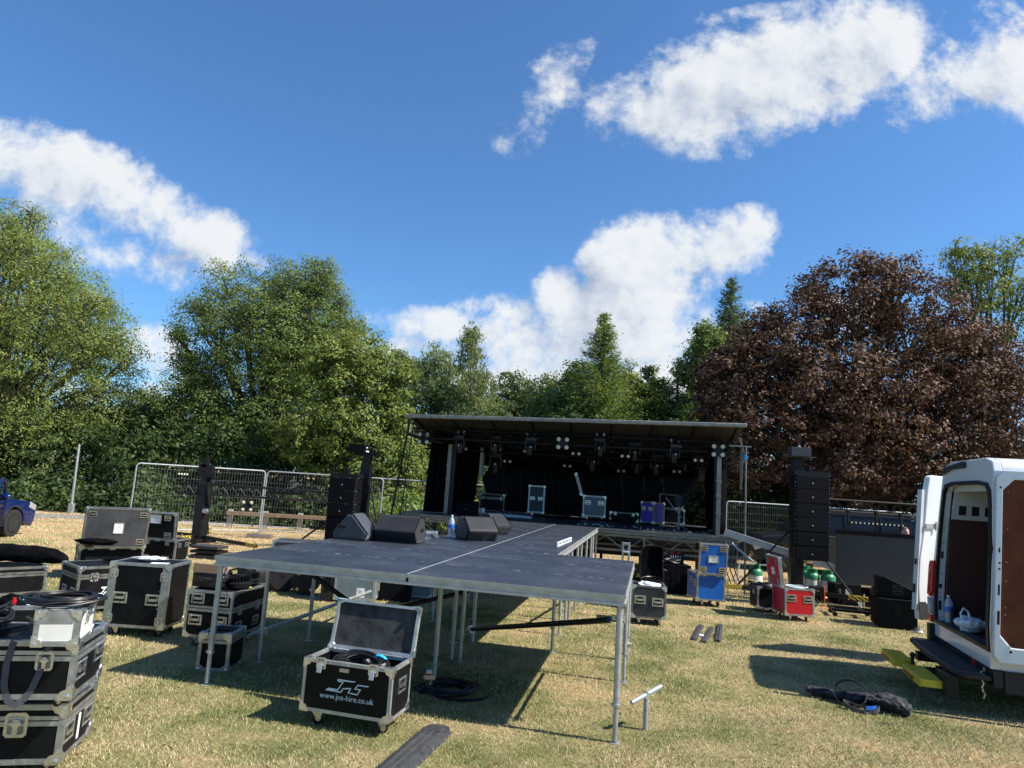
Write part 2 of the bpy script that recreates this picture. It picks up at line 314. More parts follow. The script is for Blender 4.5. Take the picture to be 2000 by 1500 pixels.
# ------------------------------------------------------------------ mesh builders
class MB:
    def __init__(s): s.v = []; s.f = []; s.mi = []; s.cur = 0
    def add(s, vs, fs):
        o = len(s.v); s.v += [tuple(v) for v in vs]; s.f += [tuple(i+o for i in f) for f in fs]; s.mi += [s.cur]*len(fs); return s
    def box(s, x0, x1, y0, y1, z0, z1, R=None):
        vs = [Vector((x, y, z)) for x in (x0, x1) for y in (y0, y1) for z in (z0, z1)]
        if R is not None: vs = [R @ v for v in vs]
        return s.add(vs, [(0,1,3,2),(4,6,7,5),(0,4,5,1),(2,3,7,6),(0,2,6,4),(1,5,7,3)])
    def cyl(s, p0, p1, r, n=10, r1=None):
        p0 = Vector(p0); p1 = Vector(p1); r1 = r if r1 is None else r1
        d = (p1-p0); d.normalize() if d.length else None
        a = d.orthogonal().normalized(); b = d.cross(a)
        vs = []
        for p, rr in ((p0, r), (p1, r1)):
            for k in range(n):
                t = 2*PI*k/n; vs.append(p+(a*math.cos(t)+b*math.sin(t))*rr)
        fs = [(k, (k+1) % n, n+(k+1) % n, n+k) for k in range(n)] + [tuple(range(n))[::-1], tuple(range(n, 2*n))]
        return s.add(vs, fs)
    def tube(s, pts, r, n=6, closed=False):
        pts = [Vector(p) for p in pts]; m = len(pts); vs = []; prev = None
        rs = r if isinstance(r, (list, tuple)) else [r]*m
        for i, p in enumerate(pts):
            d = (pts[(i+1) % m] if (closed or i < m-1) else p) - (pts[i-1] if (closed or i > 0) else p)
            d.normalize()
            if prev is None: a = d.orthogonal().normalized()
            else:
                a = prev - d*prev.dot(d)
                a = a.normalized() if a.length > 1e-6 else d.orthogonal().normalized()
            prev = a; b = d.cross(a)
            for k in range(n):
                t = 2*PI*k/n; vs.append(p+(a*math.cos(t)+b*math.sin(t))*rs[i])
        fs = []
        for i in range(m if closed else m-1):
            j = (i+1) % m
            for k in range(n): fs.append((i*n+k, i*n+(k+1) % n, j*n+(k+1) % n, j*n+k))
        if not closed: fs += [tuple(range(n))[::-1], tuple(range((m-1)*n, m*n))]
        return s.add(vs, fs)
    def lathe(s, prof, o=(0,0,0), n=24, axis='z'):
        o = Vector(o); vs = []
        for (r, h) in prof:
            for k in range(n):
                t = 2*PI*k/n
                if axis == 'z': p = Vector((r*math.cos(t), r*math.sin(t), h))
                elif axis == 'y': p = Vector((r*math.cos(t), h, r*math.sin(t)))
                else: p = Vector((h, r*math.cos(t), r*math.sin(t)))
                vs.append(o+p)
        m = len(prof)
        fs = [(i*n+k, i*n+(k+1) % n, (i+1)*n+(k+1) % n, (i+1)*n+k) for i in range(m-1) for k in range(n)]
        fs += [tuple(range(n))[::-1], tuple(range((m-1)*n, m*n))]
        return s.add(vs, fs)
    def prism(s, poly, a0, a1, axis='x', R=None):
        """poly in the plane across 'axis', extruded a0..a1"""
        def P(p, a):
            v = Vector({'x': (a, p[0], p[1]), 'y': (p[0], a, p[1]), 'z': (p[0], p[1], a)}[axis])
            return R @ v if R is not None else v
        n = len(poly); vs = [P(p, a0) for p in poly]+[P(p, a1) for p in poly]
        return s.add(vs, [tuple(range(n))[::-1], tuple(range(n, 2*n))]+[(i, (i+1) % n, n+(i+1) % n, n+i) for i in range(n)])
    def ring(s, outer, inner, a0, a1, axis='x'):
        def P(p, a): return Vector({'x': (a, p[0], p[1]), 'y': (p[0], a, p[1]), 'z': (p[0], p[1], a)}[axis])
        n = len(outer); vs = [P(p, a0) for p in outer]+[P(p, a0) for p in inner]+[P(p, a1) for p in outer]+[P(p, a1) for p in inner]
        fs = []
        for i in range(n):
            j = (i+1) % n
            fs += [(i, j, n+j, n+i), (2*n+i, 3*n+i, 3*n+j, 2*n+j), (i, 2*n+i, 2*n+j, j), (n+i, n+j, 3*n+j, 3*n+i)]
        return s.add(vs, fs)
    def sphere(s, c, r, nu=12, nv=8, sc=(1,1,1)):
        c = Vector(c); vs = []; fs = []
        for i in range(nv+1):
            ph = PI*i/nv
            for k in range(nu):
                t = 2*PI*k/nu; vs.append(c+Vector((r*sc[0]*math.sin(ph)*math.cos(t), r*sc[1]*math.sin(ph)*math.sin(t), r*sc[2]*math.cos(ph))))
        for i in range(nv):
            for k in range(nu): fs.append((i*nu+k, (i+1)*nu+k, (i+1)*nu+(k+1) % nu, i*nu+(k+1) % nu))
        return s.add(vs, fs)
    def build(s, name, m, parent=None, smooth=False, bevel=0.0, seg=2, flat_angle=None):
        me = bpy.data.meshes.new(name); me.from_pydata(s.v, [], s.f)
        for k in (m if isinstance(m, (list, tuple)) else [m]): me.materials.append(k)
        if len(set(s.mi)) > 1: me.polygons.foreach_set('material_index', s.mi)
        import bmesh
        bm = bmesh.new(); bm.from_mesh(me); bmesh.ops.recalc_face_normals(bm, faces=bm.faces); bm.to_mesh(me); bm.free()
        if smooth:
            me.polygons.foreach_set('use_smooth', [True]*len(me.polygons))
            try: me.set_sharp_from_angle(angle=math.radians(flat_angle or 40))
            except Exception: pass
        o = bpy.data.objects.new(name, me); COL.objects.link(o)
        if parent: o.parent = parent
        if bevel:
            b = o.modifiers.new('bevel', 'BEVEL'); b.width = bevel; b.segments = seg; b.limit_method = 'ANGLE'; b.angle_limit = math.radians(35)
        return o
def thing(name, label, cat, loc=(0,0,0), yaw=0.0, group=None, kind=None):
    o = bpy.data.objects.new(name, None); COL.objects.link(o); o.empty_display_size = .2
    o.location = loc; o.rotation_euler = (0, 0, yaw); o['label'] = label; o['category'] = cat
    if group: o['group'] = group
    if kind: o['kind'] = kind
    return o
def tag(o, label=None, cat=None, group=None, kind=None):
    if label: o['label'] = label
    if cat: o['category'] = cat
    if group: o['group'] = group
    if kind: o['kind'] = kind
    return o
def dup(o, parent=None, loc=None, yaw=None, label=None):
    c = o.copy(); COL.objects.link(c); c.parent = parent
    if loc is not None: c.location = loc
    if yaw is not None: c.rotation_euler = (0, 0, yaw)
    if label: c['label'] = label
    for ch in list(o.children): dup(ch, c)
    return c
def xf(yaw, o=(0,0,0), tilt=None):
    R = Matrix.Translation(Vector(o)) @ Matrix.Rotation(yaw, 4, 'Z')
    return R
def rotm(o, axis, ang): return Matrix.Translation(Vector(o)) @ Matrix.Rotation(ang, 4, axis) @ Matrix.Translation(-Vector(o))
# ------------------------------------------------------------------ flight cases
def _meshonly(mb, name, mats, bevel=0, smooth=False):
    o = mb.build(name, mats, None, smooth); me = o.data
    bpy.data.objects.remove(o); return me
def link(name, me, parent, mw=None, label=None):
    o = bpy.data.objects.new(name, me); COL.objects.link(o); o.parent = parent
    if mw is not None: o.matrix_local = mw
    if label: o['label'] = label
    return o
def _handle_mesh():
    b = MB(); a, c = .085, .062
    b.ring([(-a,-c),(a,-c),(a,c),(-a,c)], [(-a+.02,-c+.02),(a-.02,-c+.02),(a-.02,c-.02),(-a+.02,c-.02)], -.006, .002, 'y')
    for i in range(6): b.sphere((-a+.014+i*(2*a-.028)/5, -.007, c-.010), .0045, 6, 4)
    for i in range(6): b.sphere((-a+.014+i*(2*a-.028)/5, -.007, -c+.010), .0045, 6, 4)
    b.box(-.05,.05,-.016,-.006,-.014,.014); b.box(-.056,-.046,-.012,.0,-.01,.04); b.box(.046,.056,-.012,.0,-.01,.04)
    b.cur = 1; b.box(-a+.018,a-.018,-.0035,.001,-c+.018,c-.018)
    return _meshonly(b, 'handle', [M['steel'], M['blkgloss']])
def _latch_mesh():
    b = MB(); a, c = .055, .062
    b.ring([(-a,-c+.015),(-a+.015,-c),(a-.015,-c),(a,-c+.015),(a,c-.015),(a-.015,c),(-a+.015,c),(-a,c-.015)],
           [(-a+.016,-c+.022),(-a+.024,-c+.016),(a-.024,-c+.016),(a-.016,-c+.022),(a-.016,c-.022),(a-.024,c-.016),(-a+.024,c-.016),(-a+.016,c-.022)], -.007, .002, 'y')
    for x, z in ((-a+.01,-c+.02),(a-.01,-c+.02),(-a+.01,c-.02),(a-.01,c-.02),(-a+.01,0),(a-.01,0),(-.02,c-.008),(.02,c-.008),(-.02,-c+.008),(.02,-c+.008)): b.sphere((x,-.007,z), .0048, 6, 4)
    b.cyl((0,-.014,.008),(0,0,.008),.022,12); b.box(-.028,.028,-.02,-.012,.002,.014); b.box(-.012,.012,-.013,0,-.045,-.01)
    b.cur = 1; b.box(-a+.014,a-.014,-.003,.001,-c+.014,c-.014)
    return _meshonly(b, 'latch', [M['steel'], M['alu_old']])
def _corner_mesh():
    b = MB()      # for the corner at +x +y +z with the corner point at 0
    b.sphere((-.018,-.018,-.018), .029, 10, 7)
    for k in range(3):
        poly = [(-.075,-.012),(-.055,-.045),(-.030,-.055),(-.018,-.075),(0.0015,-.075),(0.0015,0.0015),(-.075,0.0015)]
        b.prism(poly, -.002, .0065, 'xyz'[k])
    for p in ((-.062,.007,-.012),(-.012,.007,-.062),(.007,-.062,-.012),(.007,-.012,-.062),(-.062,-.012,.007),(-.012,-.062,.007)): b.sphere(p, .0045, 6, 4)
    return _meshonly(b, 'corner', [M['steel']], smooth=True)
def _castor_meshes():
    b = MB(); b.box(-.045,.045,-.04,.04,-.006,0); b.cyl((0,0,-.022),(0,0,-.006),.03,12)
    b.prism([(-.035,-.018),(.035,-.018),(.045,-.04),(.022,-.082),(.008,-.082)], -.024,-.020,'y'); b.prism([(-.035,-.018),(.035,-.018),(.045,-.04),(.022,-.082),(.008,-.082)], .020,.024,'y')
    b.box(-.035,.04,-.024,.024,-.024,-.018)
    w = MB(); w.cur = 0; w.lathe([(.040,-.018),(.048,-.012),(.048,.012),(.040,.018)], (.018,0,-.072), 20, 'y')
    w.cur = 1; w.cyl((.018,-.0235,-.072),(.018,.0235,-.072),.022,12)
    return _meshonly(b, 'castor', [M['steel']]), _meshonly(w, 'castor_wheel', [M['cable'], M['steel']], smooth=True)
HANDLE, LATCH, CORNER = _handle_mesh(), _latch_mesh(), _corner_mesh()
CASTOR, CWHEEL = _castor_meshes()
SC = {}
def face(f, u, v, w, d, z0):
    """matrix for a fitting on face f, u across, v up from z0 (v = depth for top)"""
    T_, R_ = Matrix.Translation, Matrix.Rotation
    if f == 'F': return T_((u, -d/2, z0+v))
    if f == 'B': return T_((-u, d/2, z0+v)) @ R_(PI, 4, 'Z')
    if f == 'R': return T_((w/2, u, z0+v)) @ R_(PI/2, 4, 'Z')
    if f == 'L': return T_((-w/2, -u, z0+v)) @ R_(-PI/2, 4, 'Z')
    if f == 'T': return T_((u, v, z0)) @ R_(-PI/2, 4, 'X')
def trim_box(b, w, d, z0, z1, t=.028, p=.003, top=True, bottom=True):
    W2, D2 = w/2+p, d/2+p
    for sx in (-1, 1):
        for sy in (-1, 1):
            x0, x1 = sorted((sx*W2, sx*(W2-t))); y0, y1 = sorted((sy*D2, sy*(D2-t)))
            b.box(x0, x1, y0, y1, z0+t*.9, z1-t*.9)
    for zz, on in ((z0, bottom), (z1, top)):
        if not on: continue
        a0, a1 = (zz-p, zz+t-p) if zz == z0 else (zz-t+p, zz+p)
        for sy in (-1, 1):
            y0, y1 = sorted((sy*(D2+.0008), sy*(D2-t))); b.box(-W2+.001, W2-.001, y0, y1, a0, a1)
        for sx in (-1, 1):
            x0, x1 = sorted((sx*(W2+.0016), sx*(W2-t))); b.box(x0, x1, -D2+t, D2-t, a0+.0006, a1-.0006)
def trim_rivets(b, w, d, z, step=.16):
    for sy in (-1, 1):
        n = max(2, int(w/step))
        for i in range(n): b.sphere((-w/2+(i+.5)*w/n, sy*(d/2+.004), z), .005, 6, 4)
    for sx in (-1, 1):
        n = max(2, int(d/step))
        for i in range(n): b.sphere((sx*(w/2+.005), -d/2+(i+.5)*d/n, z), .005, 6, 4)
def corners8(par, w, d, z0, z1, which=(0, 1), name='corner', p=.003, s=1.0):
    for k, zz in ((0, z0-p), (1, z1+p)):
        if k not in which: continue
        for sx in (-1, 1):
            for sy in (-1, 1):
                mw = Matrix.Translation((sx*(w/2+p), sy*(d/2+p), zz)) @ Matrix.Diagonal((sx*s, sy*s, (1 if k else -1)*s, 1))
                link(name, CORNER, par, mw)
def castors(par, w, d, c, top=0.0, red=False):
    s = c/.12
    for i, sx in enumerate((-1, 1)):
        for j, sy in enumerate((-1, 1)):
            mw = Matrix.Translation((sx*(w/2-.11), sy*(d/2-.09), c+top)) @ Matrix.Rotation(.5*i+1.1*j+.3, 4, 'Z') @ Matrix.Diagonal((s, s, s, 1))
            k = link('castor', CASTOR, par, mw); link('castor_wheel', CWHEEL, k)
def flight_case(name, label, pos, yaw, w, d, h, z=0.0, c=.12, col='panel', lid=None, lid_h=.10, trim='alu', fit=(), group=None, cat='flight case', corner=True, t=.028, fromfl=True, lidcol=None, lidfit=(), inner='lidin', cs=1.0, lid_in=None):
    """lid: None = plain box, 'closed' = lid seam, 'none' = open top, ('back'|'front'|'left', deg) = open hinged lid"""
    P0 = Vector((pos[0], pos[1], z))
    if fromfl: P0 = P0 + Vector((math.cos(yaw)*w/2 - math.sin(yaw)*d/2, math.sin(yaw)*w/2 + math.cos(yaw)*d/2, 0))
    e = thing(name, label, cat, P0, yaw, group)
    z0, z1 = c, c+h
    opened = lid == 'none' or isinstance(lid, tuple)
    b = MB()
    if not opened: b.box(-w/2, w/2, -d/2, d/2, z0, z1)
    else:
        o_ = [(-w/2,-d/2),(w/2,-d/2),(w/2,d/2),(-w/2,d/2)]; k = .014; i_ = [(-w/2+k,-d/2+k),(w/2-k,-d/2+k),(w/2-k,d/2-k),(-w/2+k,d/2-k)]
        b.ring(o_, i_, z0, z1-.004, 'z'); b.box(-w/2+.005, w/2-.005, -d/2+.005, d/2-.005, z0+.002, z0+.02)
    b.build('body', M[col], e)
    b = MB(); trim_box(b, w, d, z0, z1, t)
    if opened:   # rim inner lip
        pass
    if lid == 'closed':
        zs = z1-lid_h
        for (a, q) in ((zs+.004, zs+.030), (zs-.034, zs-.004)):
            o_ = [(-w/2-.0042,-d/2-.0042),(w/2+.0042,-d/2-.0042),(w/2+.0042,d/2+.0042),(-w/2-.0042,d/2+.0042)]
            i_ = [(x*.9, y*.9) for x, y in o_]; b.ring(o_, i_, a, q, 'z')
        trim_rivets(b, w, d, zs-.019)
    trim_rivets(b, w, d, z0+.012); trim_rivets(b, w, d, z1-.013)
    b.build('edge_trim', M[trim], e)
    if corner: corners8(e, w, d, z0, z1, s=cs)
    if c > 0.03: castors(e, w, d, c)
    for it in fit: fitting(e, it, w, d, z0)
    if isinstance(lid, tuple):
        side, ang = lid[0], math.radians(lid[1]); lw, ld = w, d
        L = bpy.data.objects.new('lid', None)
        # lid built closed (z from z1 up), then hinged
        lb = MB(); k = .012
        o_ = [(-w/2,-d/2),(w/2,-d/2),(w/2,d/2),(-w/2,d/2)]; i_ = [(-w/2+k,-d/2+k),(w/2-k,-d/2+k),(w/2-k,d/2-k),(-w/2+k,d/2-k)]
        lb.ring(o_, i_, .004, lid_h, 'z'); lb.box(-w/2+.004, w/2-.004, -d/2+.004, d/2-.004, lid_h-.012, lid_h-.001)
        if lid_in is not None:
            lb.cur = 1; lb.box(-w/2+k+.001, w/2-k-.001, -d/2+k+.001, d/2-k-.001, lid_h-.012-lid_in, lid_h-.014)
        L = lb.build('lid', [M[lidcol or col], M[inner]] if lid_in is not None else M[lidcol or col], e)
        tb = MB(); trim_box(tb, w, d, 0.004, lid_h, t*.85); trim_rivets(tb, w, d, lid_h-.012)
        tb.build('lid_trim', M[trim], L)
        corners8(L, w, d, 0, lid_h, (1,), 'lid_corner', s=cs)
        if side == 'back': ax, piv, sg = 'X', (0, d/2+.006, 0), -1
        elif side == 'front': ax, piv, sg = 'X', (0, -d/2-.006, 0), 1
        else: ax, piv, sg = 'Y', (-w/2-.006, 0, 0), -1
        L.matrix_local = Matrix.Translation((0, 0, z1+.004)) @ Matrix.Translation(piv) @ Matrix.Rotation(sg*ang, 4, ax) @ Matrix.Translation(-Vector(piv))
        for it in lidfit: fitting(L, it, w, d, 0, top=lid_h)
        n = 3 if w > .7 else 2
        for i in range(n):
            u = (-.5+(i+.5)/n); hb = MB()
            if side in ('back', 'front'):
                sy = 1 if side == 'back' else -1; hb.cyl((u*w-.05, sy*(d/2+.008), z1), (u*w+.05, sy*(d/2+.008), z1), .008, 8)
                hb.box(u*w-.045, u*w+.045, sy*(d/2+.006)-.004, sy*(d/2+.006)+.004, z1-.045, z1)
            else: hb.cyl((-w/2-.008, u*d-.05, z1), (-w/2-.008, u*d+.05, z1), .008, 8)
            hb.build('hinge', M['steel'], e)
    return e
def fitting(e, it, w, d, z0, top=None):
    kind, f, u, v = it[:4]; s = it[4] if len(it) > 4 else 1.0
    S = Matrix.Diagonal((s, 1, s, 1))
    mw = face(f, u, v, w, d, z0 if f != 'T' else top)
    if f == 'T': mw = Matrix.Translation((0, 0, .0005)) @ mw
    if kind == 'h': link('handle', HANDLE, e, mw @ S)
    elif kind == 'l': link('latch', LATCH, e, mw @ S)
    elif kind == 'label':
        b = MB(); a, c = it[5]/2, it[6]/2
        b.box(-a, a, -.003, .001, -c, c)
        if len(it) > 7:
            b.cur = 1; rr = random.Random(3)
            for i in range(it[7]): b.box(-a*.7, -a*.7+a*rr.uniform(.5, 1.4), -.0036, -.001, c*(.6-.28*i), c*(.6-.28*i)+.006)
        o = b.build('label_card', [M['paper'], M['blk']], e); o.matrix_local = mw
    elif kind == 'dish':
        b = MB(); a, c = it[5]/2, it[6]/2
        b.ring([(-a,-c),(a,-c),(a,c),(-a,c)], [(-a+.014,-c+.014),(a-.014,-c+.014),(a-.014,c-.014),(-a+.014,c-.014)], -.007, .001, 'y')
        b.cur = 1; b.box(-a+.013, a-.013, -.003, .001, -c+.013, c-.013)
        b.cur = 2; rr = random.Random(5)
        for i in range(4): b.box(-a*.2, -a*.2+a*rr.uniform(.3, .8), -.0036, -.001, c*(.4-.3*i), c*(.4-.3*i)+.005)
        o = b.build('label_dish', [M['steel'], M['paper'], M['blk']], e); o.matrix_local = mw
    elif kind == 'plate':
        b = MB(); a, c = it[5]/2, it[6]/2; b.box(-a, a, -.004, .001, -c, c)
        o = b.build('number_plate', M['alu'], e); o.matrix_local = mw

def lettering(parent, txt, size, mw, m, name='lettering', shear=0.0, bold=0.0):
    cu = bpy.data.curves.new('lettering', 'FONT'); cu.body = txt; cu.size = size; cu.align_x = 'CENTER'; cu.extrude = .0004; cu.shear = shear; cu.offset = bold
    to = bpy.data.objects.new('tmp', cu); COL.objects.link(to)
    bpy.context.view_layer.update()
    dg = bpy.context.evaluated_depsgraph_get(); me = bpy.data.meshes.new_from_object(to.evaluated_get(dg))
    bpy.data.objects.remove(to); me.materials.clear(); me.materials.append(m)
    o = bpy.data.objects.new(name, me); COL.objects.link(o); o.parent = parent
    o.matrix_local = mw @ Matrix.Rotation(PI/2, 4, 'X'); return o
LOGO = [(.586,.672),(.538,.666),(.403,.671),(.407,.644),(.463,.635),(.411,.477),(.308,.480),(.281,.446),(.45,.441),(.47,.512),(.554,.538),(.53,.449),(.633,.438),(.664,.54),(.602,.539),(.633,.619),(.737,.618)]
def logo(parent, w, h, mw, m, lw=.006):
    b = MB(); pts = [((x-.5)*w, z*h) for x, z in LOGO]
    for i, ((x0, z0), (x1, z1)) in enumerate(zip(pts, pts[1:])):
        dx, dz = x1-x0, z1-z0; L = math.hypot(dx, dz); nx, nz = -dz/L*lw/2, dx/L*lw/2; ex, ez = dx/L*lw*.4, dz/L*lw*.4
        b.prism([(x0+nx-ex, z0+nz-ez), (x1+nx+ex, z1+nz+ez), (x1-nx+ex, z1-nz+ez), (x0-nx-ex, z0-nz-ez)], -.0012-.0001*(i % 3), .0005, 'y')
    for (x0, z0), (x1, z1) in (((.281,.446),(.41,.474)), ((.70,.612),(.752,.624)), ((.55,.66),(.60,.68))):
        b.prism([((x0-.5)*w, z0*h-.003), ((x1-.5)*w, z1*h-.003), ((x1-.5)*w, z1*h+.004), ((x0-.5)*w, z0*h+.004)], -.0016, .0005, 'y')
    o = b.build('logo', m, parent); o.matrix_local = mw
M['print'] = mat('worn_print', (.50,.62,.63), .7, var=.3, scale=40)
M['print2'] = mat('white_print', (.78,.80,.82), .6, var=.1, scale=30)

def coil(name, label, c, r0, r1, n, rad, mat_='cable', flat=.5, yaw=0, seed=1, group=None, cat='cable', tie=None, sx=1.0, zs=1.0, tail=0):
    """loosely coiled cable: n overlapping irregular loops"""
    rr = random.Random(seed); e = thing(name, label, cat, c, yaw, group)
    b = MB()
    for i in range(n):
        R = rr.uniform(r0, r1); ox, oy = rr.uniform(-.04, .04)*R*4, rr.uniform(-.04, .04)*R*4
        ph = rr.uniform(0, 6.28); z = rad + (i/n)*flat*rad*2*math.sqrt(n); amp = rr.uniform(.01, .05)*R; tz = rr.uniform(0, .012)*zs
        pts = []
        for k in range(28):
            t = 2*PI*k/28; r = R+amp*math.sin(3*t+ph)+amp*.6*math.sin(5*t+2*ph)
            pts.append((sx*(ox+r*math.cos(t)), oy+r*math.sin(t), z+tz*(1+math.sin(2*t+ph))))
        b.tube(pts, rad*rr.uniform(.85, 1.1), 6, True)
    for i in range(tail):
        a = rr.uniform(0, 6.28); p = [(sx*r1*math.cos(a+k*.25)*(1+.1*k), r1*math.sin(a+k*.25)*(1+.12*k), rad) for k in range(7)]
        b.tube(p, rad, 6)
    b.build('loops', M[mat_], e, smooth=True)
    if tie:
        t = MB(); t.lathe([(flat*rad*math.sqrt(n)+.022, -.012), (flat*rad*math.sqrt(n)+.022, .012)], ((r0+r1)/2*sx*math.cos(tie[1]), (r0+r1)/2*math.sin(tie[1]), flat*rad*math.sqrt(n)+rad), 12, 'y')
        t.build('cable_tie', M[tie[0]], e)
    return e

def cloth(name, label, pts_fn, nx, ny, thick, m, cat, loc=(0,0,0), yaw=0.0, group=None, parent=None, sub=1):
    vs = []; fs = []
    for i in range(nx+1):
        for j in range(ny+1): vs.append(pts_fn(i/nx, j/ny))
    for i in range(nx):
        for j in range(ny): a = i*(ny+1)+j; fs.append((a, a+ny+1, a+ny+2, a+1))
    me = bpy.data.meshes.new(name); me.from_pydata([tuple(v) for v in vs], [], fs); me.materials.append(m)
    me.polygons.foreach_set('use_smooth', [True]*len(fs))
    o = bpy.data.objects.new(name, me); COL.objects.link(o); o.location = loc; o.rotation_euler = (0, 0, yaw)
    s = o.modifiers.new('s', 'SOLIDIFY'); s.thickness = thick; s.offset = 0
    if sub: q = o.modifiers.new('q', 'SUBSURF'); q.levels = sub; q.render_levels = sub
    if parent: o.parent = parent
    elif label: tag(o, label, cat, group)
    return o
def crumple(name, label, loc, sx, sy, sz, m, cat, seed=0, yaw=0, group=None, n=22, amp=.35):
    """crumpled heap of sheet or cloth, closed, resting on z=0"""
    rr = np.random.default_rng(seed); vs = []; fs = []
    K = rr.normal(size=(9, 3))*4; ph = rr.uniform(0, 6.28, 9)
    for i in range(n+1):
        th = PI*i/n
        for k in range(n*2):
            t = PI*k/n; d = np.array([math.sin(th)*math.cos(t), math.sin(th)*math.sin(t), math.cos(th)])
            f = 1+amp*sum(abs(math.sin(float(K[q]@d)+ph[q])) - .6 for q in range(9))/4
            z = max(0.0, d[2]*.5+.5)**.8*f if d[2] > -.75 else 0.0
            vs.append((d[0]*sx*f, d[1]*sy*f, z*sz+.002))
    m2 = n*2
    for i in range(n):
        for k in range(m2): fs.append((i*m2+k, (i+1)*m2+k, (i+1)*m2+(k+1) % m2, i*m2+(k+1) % m2))
    b = MB(); b.add(vs, fs); o = b.build(name, m, None, smooth=True, flat_angle=55)
    o.location = loc; o.rotation_euler = (0, 0, yaw)
    if label: tag(o, label, cat, group)
    return o
def bottle(name, label, loc, h=.32, r=.042, group=None):
    e = thing(name, label, 'bottle', loc, 0, group)
    b = MB(); b.lathe([(r*.9,0),(r,.02*h),(r,.12*h),(r*.93,.16*h),(r,.2*h),(r,.62*h),(r*.93,.66*h),(r*.95,.72*h),(r*.55,.86*h),(r*.32,.9*h),(r*.32,.95*h)], n=20); b.build('body', M['clear'], e, smooth=True)
    b = MB(); b.lathe([(r*.38,.945*h),(r*.38,h)], n=14); b.build('cap', M['ledwhite'], e, smooth=True)
    b = MB(); b.lathe([(r*1.012,.40*h),(r*1.012,.60*h)], n=20); b.build('label_band', M['bluelabel'], e, smooth=True)
    return e
def truss(parent, name, p0, p1, s=.29, r=.02, m='blk', seg=.5, up=(0,0,1), tri=False, r2=None):
    """box truss between two points (local coords of parent)"""
    p0 = Vector(p0); p1 = Vector(p1); d = (p1-p0); L = d.length; d.normalize(); u = Vector(up); u = (u-d*u.dot(d)).normalized(); v = d.cross(u)
    r2 = r2 or r*.45
    b = MB(); cs = [(s/2, s/2), (s/2, -s/2), (-s/2, -s/2), (-s/2, s/2)] if not tri else [(s/2, 0), (-s/2, s/2), (-s/2, -s/2)]
    for a, c in cs: b.cyl(p0+u*a+v*c, p1+u*a+v*c, r, 8)
    n = max(1, round(L/seg)); nc = len(cs)
    for i in range(n):
        for k in range(nc):
            (a, c), (a2, c2) = cs[k], cs[(k+1) % nc]
            q0 = p0+d*(L*i/n); q1 = p0+d*(L*(i+.5)/n); q2 = p0+d*(L*(i+1)/n)
            b.cyl(q0+u*a+v*c, q1+u*a2+v*c2, r2, 5); b.cyl(q1+u*a2+v*c2, q2+u*a+v*c, r2, 5)
    return b.build(name, M[m], parent, smooth=True)
# ================================================================== setting
b = MB(); b.add([(-300,-60,0),(300,-60,0),(300,500,0),(-300,500,0)], [(0,1,2,3)]); g = b.build('ground', M['turf']); tag(g, kind='structure')

b = MB(); b.add([(-120,25.4,.004),(5,25.4,.004),(25,24.8,.004),(120,24.8,.004),(120,140,.004),(-120,140,.004)], [(0,1,2,3,4,5)]); tag(b.build('woodland_floor', M['soil']), kind='structure')
DX, DY, DYAW, DH = -.851, 6.493, -.2101, 1.222          # stage deck frame
def ND(a, b_, z=0.0):
    c, s = math.cos(DYAW), math.sin(DYAW); return Vector((DX+a*c-b_*s, DY+a*s+b_*c, z))

# path behind the fence line
b = MB()
pa = [GP(-700,988), GP(0,1005), GP(230,1012), GP(460,1022), GP(620,1031)]
pw = [2.6,2.2,2.0,1.9,1.9]
vs = []
for p, w_ in zip(pa, pw): vs += [(p.x, p.y-w_*.5, .006), (p.x, p.y+w_*.5, .006)]
b.add(vs, [(2*i, 2*i+2, 2*i+3, 2*i+1) for i in range(4)]); tag(b.build('path', M['tarmac']), kind='structure')
b = MB()
for p, q in zip(pa[2:], pa[3:]): b.add([(p.x,p.y-1.12,0),(q.x,q.y-1.07,0),(q.x,q.y-.97,0),(p.x,p.y-1.02,0),(p.x,p.y-1.12,.05),(q.x,q.y-1.07,.05),(q.x,q.y-.97,.05),(p.x,p.y-1.02,.05)], [(4,5,6,7),(0,1,5,4),(2,3,7,6)])
tag(b.build('path_edging', M['kerb']), kind='structure')

